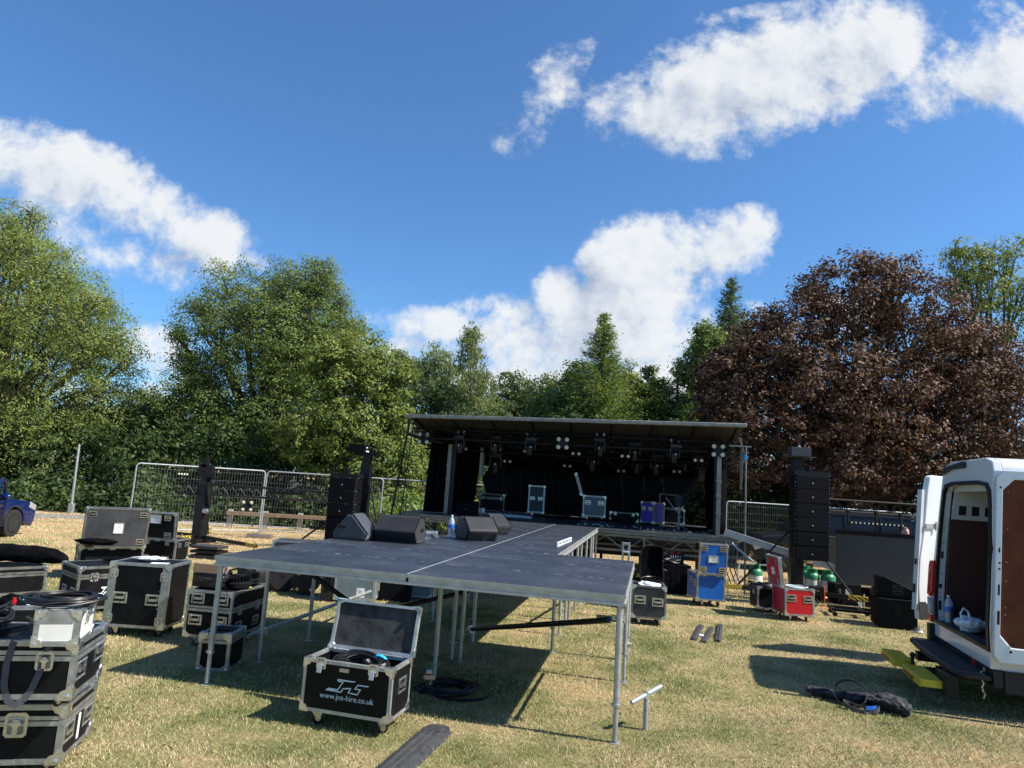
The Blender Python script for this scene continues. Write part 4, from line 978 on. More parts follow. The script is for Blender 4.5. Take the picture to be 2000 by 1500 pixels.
# backdrop: dark wall, seams, tied-off left corner
b = MB(); b.prism([(-2.75,SZ+.02),(3.15,SZ+.02),(3.45,2.0),(3.75,2.7),(3.6,3.15),(-2.2,3.15),(-2.45,2.75),(-2.8,2.2),(-2.65,1.8)], DEP-.12, DEP-.06, 'y'); b.build('backdrop', M['tarp'], st)
b = MB()
for a in (-1.5, -.55, .35, .95, 1.55, 2.2, 2.75): b.tube([(a,DEP-.14,SZ+.05),(a-.03,DEP-.135,2.0),(a-.10,DEP-.14,2.7)], .018, 5)
for z in (1.72, 2.2): b.box(-2.5, 3.1, DEP-.128, DEP-.119, z, z+.012)
b.build('backdrop_strap', M['blk'], st)
b = MB()
for (p, q) in (((-1.6,2.4,2.95),(.35,4.3,1.9)), ((-1.9,2.4,2.9),(-.4,4.3,1.45)), ((3.4,2.4,2.85),(1.9,4.3,1.85)), ((.2,2.6,2.9),(1.4,4.3,2.2)), ((1.7,2.6,2.9),(.9,4.2,2.1)), ((-1.9,3.2,SZ),(-1.9,3.2,3.1))): b.cyl(p, q, .016, 6)
b.build('strut', M['blk'], st, smooth=True)
rr = random.Random(3)
for i in range(9):
    a = -2.8+i*.75; y = .5+rr.uniform(-.2,.9); L = rr.uniform(.3,1.1); s = rr.uniform(.1,.55); b = MB()
    b.tube([(a+L*t, y+.3*t, zt-.1-s*math.sin(PI*t)) for t in [k/10 for k in range(11)]], .009, 5); b.build('swagged_cable', M['cable'], st, smooth=True)
for pts in ([(2.2,.7,zt-.1),(2.35,.8,2.6),(2.6,1.0,2.0),(2.95,1.2,1.95),(3.3,1.3,2.2)], [(3.55,.7,zt-.1),(3.45,.7,2.6),(3.3,1.2,2.0),(3.0,1.6,1.9)]):
    b = MB(); b.tube(pts, .011, 5); b.build('swagged_cable', M['cable'], st, smooth=True)
# long thin guy poles at both ends
for (q0, q1, r) in ((SP(XL-.15,-.1,.02), SP(XL-.05,-.3,3.5), .022), (SP(XL+.15,.2,.02), SP(XL+.2,0,3.4), .012)):
    pass
for (a, x1, r) in ((XL-.25, XL+.16, .026), (XL+.05, XL+.26, .014)):
    b = MB(); b.cyl((a, -.2, .02), (x1, -.2, RZF0-.1), r, 8); b.build('guy_pole', M['blk'], st, smooth=True)
b = MB(); b.cyl((XR+.14, -.1, .0), (XR+.12, -.1, 3.3), .02, 8); b.build('guy_pole', M['alu_old'], st, smooth=True)
b = MB(); b.box(XR+.09, XR+.15, -.14, -.07, 2.98, 3.1); b.build('ratchet_tag', M['bluecap'], st)
b = MB(); rr = random.Random(8)
for i in range(4): b.tube([(XR-.02+.02*i, .1, 3.5), (XR+.05+.02*i, .08, 3.3-.05*i),(XR+.03+.02*i, .1, 3.0-.03*i),(XR+.04+.01*i,.12,2.3)], .008, 5)
b.box(XR-.25, XR+.25, -.05, 0, 3.28, 3.31); b.build('cable_hoses', M['alu_old'], st)
b = MB()
for i in range(6): b.tube([(XR-.5+.09*i,.1,SZ-.1),(XR-.45+.09*i,.1,.9),(XR-.55+.1*i,.12,.5),(XR-.4+.1*i,.1,.1)], .014, 5)
b.build('cable_bundle', M['web'], st, smooth=True)
# silver outrigger beam laid from the right corner, and thin prop
def beam(name, label, cat, p0, p1, w_, h_, m):
    d = p1-p0; L = d.length; o_ = MB(); o_.box(0, L, -w_/2, w_/2, -h_/2, h_/2); o_.box(-.012, .0, -w_/2-.01, w_/2+.01, -h_/2-.01, h_/2+.01); o = o_.build(name, M[m], bevel=.004)
    o.location = p0; o.rotation_euler = d.to_track_quat('X', 'Z').to_euler(); tag(o, label, cat); return o
beam('outrigger_beam', 'long silver beam sloping down from the right stage corner to the grass', 'metal beam', SP(XR-.3,-.05,1.32), PY(1640,1112,15.1), .09, .15, 'galv')
beam('prop_tube', 'thin silver prop leaning from under the stage corner towards the grass', 'metal tube', PY(1430,1062,15.4), PY(1472,1098,15.0), .035, .035, 'galvlight')

# lights on the roof: four-lens blinders, pairs, moving heads
def blinder4():
    e = thing('blinder_light', '', 'stage light', (0,0,0)); 
    b = MB(); b.prism([(-.12,-.055),(-.055,-.12),(.055,-.12),(.12,-.055),(.12,.055),(.055,.12),(-.055,.12),(-.12,.055)], 0, .09, 'y'); b.cyl((0,.04,.1),(0,.04,.22),.012,8); b.build('body', M['blk'], e)
    for sx in (-1,1):
        for sz in (-1,1):
            b = MB(); c = (sx*.10,0,sz*.095); b.lathe([(.045,.08),(.062,.05),(.064,-.03),(.056,-.032),(.05,-.01)], c, 18, 'y'); p = b.build('lamp', M['blk'], e, smooth=True)
            b = MB(); b.lathe([(.0,-.026),(.03,-.022),(.053,-.012),(.05,0)], c, 18, 'y'); b.build('lens', M['lens'], p, smooth=True)
            b = MB(); b.cyl((c[0],-.028,c[2]),(c[0],-.02,c[2]),.018,10); b.build('led_chip', M['yellowled'], p)
    return e
BL = blinder4()
blabels = [('four-lens stage light at the left end of the roof truss', 827, 856, .15), ('four-lens stage light at the middle of the roof truss', 1099, 866, .15), ('four-lens stage light at the right end of the roof truss', 1403, 880, .15)]
def stage_at(u, v, yloc):
    """point on the plane at stage depth yloc through pixel (u,v)"""
    d = _ray(u, v); n = Vector((-math.sin(SYAW), math.cos(SYAW), 0)); t = (Vector((SO.x, SO.y, 0))+n*yloc).dot(n)/d.dot(n); return Vector((d.x*t, d.y*t, CH+d.z*t))
for i, (lb, u, v, y) in enumerate(blabels):
    o = BL if i == 0 else dup(BL); o.location = stage_at(u, v, y); o.rotation_euler = (0,0,SYAW); o['label'] = lb; o['group'] = 'four-lens lights along the roof truss'
def pair():
    e = thing('par_light', '', 'stage light'); b = MB(); b.box(-.13,.13,.03,.06,-.02,.02); b.cyl((0,.045,.0),(0,.045,.18),.01,6); b.build('bracket', M['blk'], e)
    for sx in (-1,1):
        b = MB(); b.lathe([(.03,.09),(.045,.06),(.048,-.03),(.04,-.03),(.04,-.01)], (sx*.075,0,0), 16, 'y'); p = b.build('lamp', M['blk'], e, smooth=True)
        b = MB(); b.lathe([(0,-.022),(.025,-.02),(.039,-.01),(.035,.0)], (sx*.075,0,0), 14, 'y'); b.build('lens', M['lens'], p, smooth=True)
    return e
PR = pair(); locs = [(904,876,.5,'left of the third roof bay'),(1031,881,.5,'under the second hanging lamp head'),(1125,886,.6,'just right of the middle four-lens light'),(1221,891,.6,'below the roof centre right'),(1364,899,.5,'near the right curtain'),(991,901,1.9,'deep in the dark left half'),(1108,910,2.6,'lowest and smallest near the middle'),(1322,921,2.2,'low in front of the right backdrop'),(1213,920,2.8,'dim one over the grey case')]
for i, (u, v, y, t) in enumerate(locs):
    o = PR if i == 0 else dup(PR); o.location = stage_at(u, v, y); o.rotation_euler = (.15,0,SYAW); o['label'] = f'twin-lens stage light {t}'; o['group'] = 'twin-lens lights under the roof'
def mover():
    e = thing('moving_head_light', '', 'stage light')
    b = MB(); b.box(-.15,.15,-.1,.1,.14,.22); b.cyl((-.09,0,.22),(-.09,0,.30),.018,8); b.cyl((.09,0,.22),(.09,0,.30),.018,8); b.box(-.12,-.06,-.03,.03,.28,.33); b.box(.06,.12,-.03,.03,.28,.33); b.build('base', M['blkgloss'], e, bevel=.008)
    b = MB()
    for s in (-1,1): b.prism([(-.04,.14),(.05,.14),(.04,-.08),(.0,-.12),(-.035,-.08)], *sorted((s*.10,s*.14)), 'x')
    b.box(-.14,.14,-.045,.05,.115,.14); b.build('yoke', M['blkgloss'], e, bevel=.006)
    b = MB(); b.lathe([(.05,.10),(.085,.06),(.09,-.02),(.07,-.16),(.066,-.20),(.055,-.20)], (0,0,-.02), 18, 'z'); h = b.build('head', M['blkgloss'], e, smooth=True)
    b = MB(); b.cyl((0,-.072,-.02),(0,-.09,-.02),.012,10); b.build('badge', M['steel'], h)
    b = MB(); b.cyl((-.09,-.03,.31),(-.09,.03,.31),.03,10); b.cyl((.09,-.03,.31),(.09,.03,.31),.03,10); b.build('hook_clamp', M['steel'], e)
    return e
MV = mover(); locs = [(900,868,.4,'first from the left'),(968,868,.8,'second from the left, hanging deep'),(1035,872,.4,'third from the left'),(1173,874,.4,'just right of the middle four-lens light'),(1240,882,.7,'fifth from the left with a red light'),(1317,886,.4,'rightmost, turned forward')]
for i, (u, v, y, t) in enumerate(locs):
    o = MV if i == 0 else dup(MV); o.location = stage_at(u, v, y); o.rotation_euler = (0,0,SYAW+.4*(i % 3-1)); o['label'] = f'black moving lamp head on the roof truss, {t}'; o['group'] = 'moving lamp heads on the roof truss'
locs = [(968,905,2.0,'large one low at the left by the opening'),(1282,908,2.0,'large one low right of centre'),(1158,900,2.0,'dark one deep behind the middle'),(1245,905,2.4,'dark one deep right of the middle'),(1340,900,2.2,'dark one by the right curtain')]
for i, (u, v, y, t) in enumerate(locs):
    o = dup(MV); o.location = stage_at(u, v, y); o.scale = (1.25,)*3; o.rotation_euler = (0,0,SYAW+.2*i); o['label'] = f'black moving lamp head, {t}'; o['group'] = 'lamp heads hung deep in the stage'

# things on the stage
def onst(u, v, z=SZ, mx=3.0):
    p = GP(u, v, z); n = Vector((-math.sin(SYAW), math.cos(SYAW), 0)); dep = (p-Vector((SO.x,SO.y,SZ))).dot(n)
    if dep > mx: q = stage_at(u, v, mx); p = Vector((q.x, q.y, z))
    return (p.x, p.y)
flight_case('flight_case', 'tall dark teal case with silver edges standing on the stage', onst(1030,1004), -.1, .46, .5, .76, z=SZ, c=.10, col='teal', lid=None, fit=[('h','F',-.11,.40,.75),('h','F',.11,.40,.75)], group='flight cases on the stage', t=.04, cs=.8)
flight_case('flight_case', 'grey laminate case with upright lid edge-on on the stage', onst(1137,1014), -.12, .63, .5, .57, z=SZ, c=.11, col='grey', lid=('left',108), lid_h=.07, fit=[('h','F',-.18,.38,.9),('h','F',.18,.38,.9)], group='flight cases on the stage', t=.035)
flight_case('flight_case', 'purple laminate case standing cornerwise on the stage', onst(1276,1016,SZ,2.6), .62, .43, .46, .56, z=SZ, c=.06, col='purple', trim='alu_old', fit=[('h','L',-.12,.38,.8),('h','L',.12,.38,.8)], group='flight cases on the stage', t=.035)
flight_case('flight_case', 'low black trunk with silver edges left of the purple case', onst(1191,1007,SZ,3.3), -.12, .80, .35, .24, z=SZ, c=.03, col='panel', trim='alu_old', fit=[('l','F',-.25,.2,.7),('l','F',.25,.2,.7)], group='flight cases on the stage')
flight_case('flight_case', 'open black trunk with a raised lid behind the purple case', onst(1290,1010,SZ,3.5), -.14, .66, .4, .40, z=SZ, c=.06, col='panel', trim='alu_old', lid=('back',100), lid_h=.09, group='flight cases on the stage', t=.035, fromfl=True)
flight_case('flight_case', 'closed black trunk at the back left of the stage', onst(936,990,SZ,3.6), -.16, .74, .5, .50, z=SZ, c=.03, col='panel', trim='alu_old', lid='closed', lid_h=.12, group='flight cases on the stage', fit=[('l','F',-.28,.38,.8),('l','F',.28,.38,.8)])
def wedge(name, label, pos, yaw, w_, prof, m, z, parts=(), cat='speaker', group=None, bev=.035):
    e = thing(name, label, cat, (pos[0], pos[1], z), yaw, group); b = MB(); b.prism(prof, -w_/2, w_/2, 'x'); b.build('cabinet', M[m], e, bevel=bev, seg=4)
    for p in parts: p(e)
    return e
def grille_part(x0, x1, pts):
    def f(e):
        (y0, z0), (y1, z1) = pts; n = Vector((0, z0-z1, y1-y0)).normalized()*-1
        if n.y > 0: n = -n
        b = MB(); vs = [Vector((x, y, z))+n*t for t in (.001,.008) for (x, y, z) in ((x0,y0,z0),(x1,y0,z0),(x1,y1,z1),(x0,y1,z1))]; b.add(vs, [(0,1,2,3),(4,5,6,7),(0,1,5,4),(1,2,6,5),(2,3,7,6),(3,0,4,7)]); b.build('grille', M['grille'], e)
        c = Vector(((x0+x1)/2, (y0+y1)/2, (z0+z1)/2))+n*.009; b = MB(); b.sphere(c, .012, 8, 5); b.build('badge', M['steel'], e)
    return f
p = GP(912,1005,SZ); wedge('stage_monitor', 'black wedge speaker standing at the left front of the stage floor', (p.x,p.y), -.16, .54, [(-.2,0),(.2,0),(.2,.22),(.04,.36),(-.24,.30)], 'spk', SZ, [grille_part(-.24,.24,((-.205,.02),(-.235,.28)))], bev=.01)
# white folded strip and rolled mat
p = SP(-1.55,1.5,SZ); e = thing('flat_panel', 'pale folded panel lying at the left of the stage floor', 'panel', p, SYAW); b = MB(); b.box(-.75,.75,-.08,.2,0,.07); b.build('slab', M['galvlight'], e, bevel=.01); b = MB(); b.box(-.7,-.62,-.05,.0,.07,.19); b.box(-.58,-.5,-.05,.0,.07,.19); b.build('end_clip', M['paper'], e)
p = GP(993,1009,SZ); e = thing('rolled_mat', 'rolled dark mat tied with pale loops on the stage floor', 'rolled mat', (p.x,p.y,SZ), SYAW+.1); b = MB(); b.cyl((-.42,0,.075),(.42,0,.075),.075,18); b.build('roll', M['rubber'], e, smooth=True); b = MB()
for i in range(8): b.lathe([(.077,-.006),(.079,0),(.077,.006)], (-.28+.075*i+.01*(i%3),0,.075), 16, 'x')
b.build('tie', M['web'], e)
rr = random.Random(21)
for i, (u, v, lb) in enumerate([(1215,1020,'black cables heaped on the stage in front of the purple case'),(1300,1024,'black cables strewn on the right half of the stage floor'),(1355,1034,'blue and black cables coiled on the pale right stage corner'),(1100,1013,'small tangle of cables beside the grey case on the stage')]):
    p = GP(u, v, SZ); coil('cable_heap', lb, (p.x,p.y,SZ), .10, .24, 12, .011, flat=.5, seed=40+i, sx=1.9 if i < 3 else 1.2, tail=3, group='cable heaps on the stage floor')
b = MB(); 
for i in range(40):
    a, y = rr.uniform(.4,3.9), rr.uniform(.35,1.3); s = rr.uniform(.008,.024); t = rr.uniform(0,3); R = Matrix.Translation((a,y,SZ)) @ Matrix.Rotation(t,4,'Z'); b.box(-s,s,-s*.5,s*.5,0,s*.9,R)
o = b.build('connectors', M['steel']); o.location = (SO.x,SO.y,0); o.rotation_euler = (0,0,SYAW); tag(o, 'scatter of small shiny connectors and clips on the stage floor', 'connectors', kind='stuff')
p = SP(2.95,1.6,SZ); e = thing('mic_stand', 'silver stand with draped cloth at the right of the stage', 'stand', p); b = MB(); b.cyl((0,0,0),(0,0,.72),.03,10); b.cyl((-.35,0,.78),(.05,-.05,.30),.016,8); b.build('pole', M['galvlight'], e, smooth=True); b = MB()
for k in range(3): b.cyl((0,0,.12),(.25*math.cos(2.1*k),.25*math.sin(2.1*k),0),.012,6)
b.build('leg', M['galv'], e); o = crumple('cloth', None, (0,0,0), .13, .1, .28, M['web'], '', 4); o.parent = e; o.location = (0,0,.58)
# spirit level, bottle, monitors on the deck
p = (GP(1088,1068,DH)+GP(1115,1057,DH))/2; q = GP(1115,1057,DH)-GP(1088,1068,DH); e = thing('spirit_level', 'white spirit level standing on edge on the catwalk', 'spirit level', (p.x,p.y,DH), math.atan2(q.y,q.x)); L = q.length
b = MB(); n = 4; hh = .065
b.box(-L/2,L/2,-.012,.012,0,.014); b.box(-L/2,L/2,-.012,.012,hh-.014,hh)
for k in range(5):
    c = -L/2+.06+(L-.12)*k/4; b.box(c-.055,c+.055,-.012,.012,.0141,hh-.0141) if k in (0,2,4) else b.box(c-.03,c+.03,-.012,.012,.0141,hh-.0141)
b.build('body', M['ledwhite'], e, bevel=.002); b = MB(); b.cyl((-.04,-.014,hh/2),(.04,-.014,hh/2),.010,8); b.build('vial', M['green'], e)
p = GP(880,1050,DH); bottle('water_bottle', 'clear water bottle with blue band standing on the black deck', (p.x,p.y,DH), .34, .045)
# ------------------------------------------------------------------ covered monitors on the deck
PB = [(-.14,0),(-.25,.15),(-.02,.35),(.14,.33),(.26,.12),(.20,0)]
def hole(x, y, z, s=1.0):
    def f(e):
        b = MB(); b.prism([(y-.055,z-.022),(y+.055,z-.022),(y+.07,z),(y+.055,z+.022),(y-.055,z+.022),(y-.07,z)], x-.004 if x > 0 else x+.004, x+(.006 if x > 0 else -.006), 'x'); b.build('handle_flap', M['blkgloss'], e, bevel=.004)
    return f
def piping(w_, prof):
    def f(e):
        b = MB()
        for x in (-w_/2+.012, w_/2-.012):
            pts = [Vector((x, p[0], p[1])) for p in prof]
            b.tube(pts, .006, 5, True)
        b.build('piping', M['blkcloth'], e, smooth=True)
    return f
cp = GP(686,1056,DH); wedge('covered_monitor', 'slate-grey covered wedge speaker seen side-on, leftmost on the deck', (cp.x, cp.y+.25), -PI/2-.2, .42, [(-.24,.0),(-.25,.10),(-.06,.34),(.02,.345),(.25,.10),(.20,0)][::-1], 'cover2', DH, [hole(.21,-.12,.17), piping(.42, [(-.24,.0),(-.25,.10),(-.06,.34),(.02,.345),(.25,.10),(.20,0)])], 'stage monitor', 'covered monitors on the deck')
cp = ND(-1.17,2.86); wedge('covered_monitor', 'black covered wedge speaker, second from the left on the deck', (cp.x, cp.y), DYAW+.02, .60, PB, 'cover', DH, [hole(.30,.05,.17), piping(.60, PB)], 'stage monitor', 'covered monitors on the deck')
cp = GP(930,1056,DH); wedge('covered_monitor', 'dark covered wedge speaker angled beside the water bottle', (cp.x, cp.y+.12), .50, .52, PB, 'cover', DH, [hole(-.26,.05,.17), piping(.52, PB)], 'stage monitor', 'covered monitors on the deck')
cp = GP(962,1045,DH); wedge('covered_monitor', 'covered wedge speaker half hidden behind the one by the bottle', (cp.x, cp.y+.25), .95, .46, PB, 'cover', DH, [piping(.46, PB)], 'stage monitor', 'covered monitors on the deck')

# ------------------------------------------------------------------ flight cases on the grass
GF = 'flight cases in the left cluster'
e = flight_case('flight_case', 'open black case with white logo and heaped cables, in front under the deck', (-1.592,6.063), -.248, .80, .41, .41, c=.13, lid=('back',103), lid_h=.045, col='panel', trim='galv', fit=[('h','R',0.02,.24),('plate','F',-.03,.352,1,.085,.03)], lid_in=.006, group='flight cases around the front of the deck')
mw = face('F', 0, 0, .80, .41, .13) @ Matrix.Translation((0,-.0045,0)); logo(e, .80, .41, mw, M['print'], .0085)
lettering(e, 'www.jns-hire.co.uk', .062, face('F', .012, .118, .80, .41, .13) @ Matrix.Translation((0,-.0045,0)), M['print'])
for u in (-.245, .23):
    link('latch', LATCH, e, face('F', u, .385, .8, .41, .13) @ Matrix.Diagonal((.8,1,.75,1)))
    b = MB(); b.box(-.018,.018,-.03,-.016,-.065,.0); b.box(-.028,.028,-.022,-.012,-.012,.012); o = b.build('latch_tongue', M['galvlight'], e); o.matrix_local = face('F', u, .375, .8, .41, .13) @ Matrix.Rotation(-.25,4,'X')
# cables inside the open case
c0 = e.location; h = coil('cable_coil', 'thick black cable coil with a blue tie filling the open logo case', (c0.x+.03, c0.y+.03, .41), .10, .145, 36, .010, flat=.95, yaw=-.248, seed=3, sx=1.6, tie=('bluecap', .9))
coil('cable_coil', 'second black cable coil at the front right inside the open logo case', (c0.x+.15, c0.y-.04, .47), .05, .085, 10, .009, flat=.8, yaw=-.3, seed=5, sx=1.4); h.rotation_euler = (.40,.10,-.248)
e = flight_case('flight_case', 'tall black rack case with four corner catches and cloth on its lid', (-4.698,8.524), .0, .73, .52, .745, c=.11, col='panel', t=.034, fit=[('h','F',-.20,.34,1.05),('h','F',.20,.33,1.05),('l','F',-.30,.62,.8),('l','F',.30,.60,.8),('l','F',-.30,.10,.8),('l','F',.30,.085,.8)], group=GF)
b = MB(); 
for u in (-.305, .305): b.box(u-.03,u+.03,-.265,-.2,.14,.83)
b.build('door_post', M['alu'], e)
b = MB(); 
rr = random.Random(4)
for i in range(16): b.sphere((rr.choice((-.27,.27))+rr.uniform(-.01,.01), -.263, rr.uniform(.15,.8)), .005, 6, 4)
b.build('rivets', M['steel'], e)
rk = e.location
crumple('cloth', 'crumpled grey polythene lying on top of the tall rack case', (rk.x-.02, rk.y+.0, .857), .19, .09, .05, M['plasticbag'], 'plastic sheet', 7, .1)
e2 = thing('paper', 'white paper sheet on the right front of the rack case lid', 'paper', (rk.x+.18, rk.y-.16, .860), .2); b = MB(); b.box(-.10,.10,-.05,.05,0,.002); b.build('sheet', M['paper'], e2)
e = flight_case('flight_case', 'two-tier black case carrying a dark parcel and lamp heads', (-3.611,8.272), -.133, .56, .78, .52, c=.12, col='panel', lid='closed', lid_h=.20, fit=[('h','F',-.15,.43,.95),('h','F',.15,.43,.95),('h','F',-.155,.19,.95),('h','F',.155,.19,.95),('l','R',-.2,.30,.9),('l','R',.22,.30,.9),('h','R',.2,.12,.9),('h','R',-.2,.12,.9)], group=GF)
dc = e.location; TZ = .644
e = thing('parcel', 'black plastic wrapped parcel with a torn cardboard top on the two-tier case', 'parcel', (dc.x-.13, dc.y-.18, TZ), -.13)
o = crumple('wrapping', None, (0,0,0), .20, .16, .20, M['wrap'], '', 12, amp=.12); o.parent = e
b = MB(); b.box(-.185,.165,-.145,.155,.02,.19); b.build('wrapped_box', M['wrap'], e, bevel=.02)
b = MB(); b.box(-.18,.15,-.15,-.145,.19,.29); b.box(-.18,-.175,-.14,.12,.19,.27); b.box(.145,.15,-.14,.12,.19,.25); b.build('cardboard_flap', M['card'], e)
cl = cloth('paper', 'curled white papers sticking out of the cardboard box', lambda s,t: (.09*(s-.5)*2+.02*math.sin(5*t), .03*math.sin(4*s)+.02*t, .16*t+.02*math.cos(3*s)), 6, 5, .002, M['paper'], 'paper', (dc.x-.03, dc.y-.22, TZ+.19), -.2)
# lamp heads on the case
def lamp_on_case(label, x, y, yaw, s=1.0):
    e = thing('moving_head_light', label, 'stage light', (x, y, TZ+.003), yaw, 'lamp heads laid on the two-tier case'); 
    b = MB(); b.lathe([(.10,0),(.14,.02),(.145,.07),(.12,.09),(.05,.10)], n=22); b.build('base', M['blkgloss'], e, smooth=True)
    b = MB()
    for k in range(22): t = 2*PI*k/22; R = Matrix.Rotation(t,4,'Z'); b.box(.075,.135,-.004,.004,.09,.15,R)
    b.cyl((0,0,.09),(0,0,.16),.08,18); b.build('heat_sink', M['blk'], e)
    b = MB(); b.tube([(-.13,0,.08),(-.12,0,.20),(0,.0,.24),(.12,0,.20),(.13,0,.08)], .014, 8); b.build('yoke', M['blkgloss'], e, smooth=True); e.scale = (s,s,s); return e
lamp_on_case('black finned lamp head laid on the front right of the two-tier case', dc.x+.15, dc.y-.10, .3)
lamp_on_case('black lamp head with its yoke up behind the finned one on the two-tier case', dc.x+.15, dc.y+.22, 1.3, .95)
e = thing('glove', 'yellow glove lying at the edge of the two-tier case top', 'glove', (dc.x+.235, dc.y-.06, TZ+.003), .4); o = crumple('fabric', None, (0,0,0), .04, .025, .02, M['yellow'], '', 5); o.parent = e; b = MB()
for k in range(4): b.cyl((.02,-.018+.012*k,.008),(.055,-.024+.016*k,.006),.006,6)
b.build('finger', M['yellow'], e)
e = flight_case('flight_case', 'small upright black case with chunky silver corners behind the left deck leg', (-3.048,7.389), .02, .32, .42, .365, c=.002, col='panel', t=.034, lid='closed', lid_h=.06, cs=1.15, group=GF)
b = MB(); b.box(-.06,.06,-.02,.02,.0,.008); b.cyl((-.05,0,.006),(-.05,0,.022),.008,8); b.cyl((.05,0,.006),(.05,0,.022),.008,8); b.cyl((-.055,0,.024),(.055,0,.024),.010,8); o = b.build('top_handle', M['blkgloss'], e); o.location = (0,0,.371)
flight_case('flight_case', 'low black open-topped case at the right corner of the deck', (2.161,11.386), -.13, .54, .50, .50, c=.11, col='panel_worn', trim='alu_old', lid='none', fit=[('h','F',-.14,.28,1.05),('h','F',.14,.26,1.05)], group='cases right of the deck')
crumple('cloth', 'white cloth stuffed into the low black open case', (2.48,11.58,.52), .17, .11, .12, M['plasticbag'], 'cloth', 9, -.2)
e = flight_case('flight_case', 'bright blue case with its lid standing up', (3.82,13.557), .046, .55, .58, .50, c=.12, col='blue', lid=('front',97), lid_h=.055, fit=[('h','L',-.12,.34,.9),('h','L',.14,.31,.9)], lidfit=[('h','T',-.19,-.20,.8),('h','T',.19,-.20,.8),('h','T',-.19,.2,.8),('h','T',.19,.2,.8),('dish','T',0,.0,1,.20,.14)], inner='foam', group='coloured cases right of the deck', t=.032)
e = flight_case('flight_case', 'bright red case with its lid standing up on the left side', (5.138,12.605), .02, .53, .56, .47, c=.10, col='red', lid=('left',98), lid_h=.06, fit=[('h','F',-.15,.30,1.0),('h','F',.15,.29,1.0)], lidfit=[('h','T',-.18,-.19,.75),('h','T',.18,-.19,.75),('h','T',-.18,.19,.75),('h','T',.18,.19,.75),('dish','T',0,.0,1,.15,.16)], inner='foam', group='coloured cases right of the deck', t=.032)
p = e.location; coil('cable_coil', 'black cables piled up to the rim of the red case', (p.x+.0,p.y,.50), .10,.20,12,.012, seed=8, flat=.6, sx=1.1)
coil('cable_coil', 'pale blue cable on top of the cables in the red case', (p.x+.0,p.y-.05,.555), .10,.17,3,.010, seed=18, flat=.4, sx=1.2, mat_='print')
e = flight_case('flight_case', 'black open case of tangled cables tucked behind the red case', (4.90,13.30), .0, .50, .42, .40, c=.08, col='panel', lid='none', fit=[('h','L',0,.28,.7)], group='coloured cases right of the deck')
p = e.location; coil('cable_coil', 'messy black cables overflowing the case behind the red one', (p.x-.02,p.y,.44), .12,.24,16,.013, seed=9, flat=.7, tail=4)
# left cluster
e = flight_case('flight_case', 'long black trunk with raised scratched grey lid by the fence', (-7.294,12.195), .62, 1.0, .70, .42, c=.10, col='panel', trim='alu_old', lid=('front',97), lid_h=.10, lidcol='panel_worn', lidfit=[('h','T',-.40,.24,.8),('h','T',.40,.24,.8),('h','T',-.40,-.24,.8),('h','T',.40,-.24,.8),('dish','T',.03,.0,1,.17,.2)], fit=[('h','L',-.15,.25,.9),('h','L',.2,.25,.9)], group=GF, t=.034)
p = e.location; crumple('cloth', 'black cloth bundled over the edge of the long open trunk', (p.x+.15, p.y-.72, .60), .34, .13, .09, M['blkcloth'], 'cloth', 14, .1)
flight_case('flight_case', 'upright open black case with its panelled lid standing, beside the tall lift', (-7.175,13.9), -.05, .76, .52, .44, c=.12, col='panel', trim='alu', lid=('front',95), lid_h=.09, fit=[('h','R',-.12,.33,.7),('h','R',.14,.33,.7),('l','F',-.2,.38,.8),('l','F',.2,.37,.8),('h','F',-.2,.08,.8),('h','F',.2,.07,.8)], lidfit=[('h','T',-.22,.16,.8),('h','T',.22,.16,.8),('h','T',-.24,-.17,.8),('h','T',.24,-.17,.8),('dish','T',-.02,.13,1,.22,.17)], inner='foam', group=GF, t=.034)
e = flight_case('flight_case', 'large black trunk with white logo half hidden by the tall rack case', (-5.60,9.43), .86, 1.15, .66, .56, c=.06, col='panel', lid='closed', lid_h=.13, trim='alu_old', fit=[('l','F',-.38,.42,.95),('h','F',-.42,.14,.95),('h','L',-.13,.22,1.0),('h','L',.20,.22,1.0)], group=GF, t=.034, cs=1.1)
mw = face('F', -.20, 0, 1.15, .66, .06) @ Matrix.Translation((0,-.0045,0)); logo(e, .70, .42, mw, M['print2'], .012)
lettering(e, 'www.jns-hire.co.uk', .062, face('F', -.16, .12, 1.15, .66, .06) @ Matrix.Translation((0,-.0045,0)), M['print2'])
p = e.location; crumple('cloth', 'black fabric folded on the large logo trunk lid', (p.x+.12, p.y+.10, .625), .34, .16, .05, M['blkcloth'], 'cloth', 15, .5)
flight_case('flight_case', 'low long black trunk under a rolled black bag at the left edge', (-7.35,9.55), .86, 1.1, .62, .38, c=.08, col='panel', lid='closed', lid_h=.10, trim='alu_old', group=GF, t=.034)
e = thing('kit_bag', 'rolled black fabric bag lying on the low long trunk at the left edge', 'bag', (-7.20,10.35,.46), .22); b = MB(); pts = [(-.75,0,.13),(-.5,0,.155),(0,.01,.16),(.45,0,.15),(.68,-.02,.12),(.80,-.03,.08)]
b.tube(pts, [.08,.12,.13,.125,.10,.04], 16); o = b.build('roll', M['blkcloth'], e, smooth=True); s = o.modifiers.new('q','SUBSURF'); s.levels = 1; s.render_levels = 2
tx = bpy.data.textures.new('folds','CLOUDS'); tx.noise_scale = .12; dm = o.modifiers.new('d','DISPLACE'); dm.texture = tx; dm.strength = .05
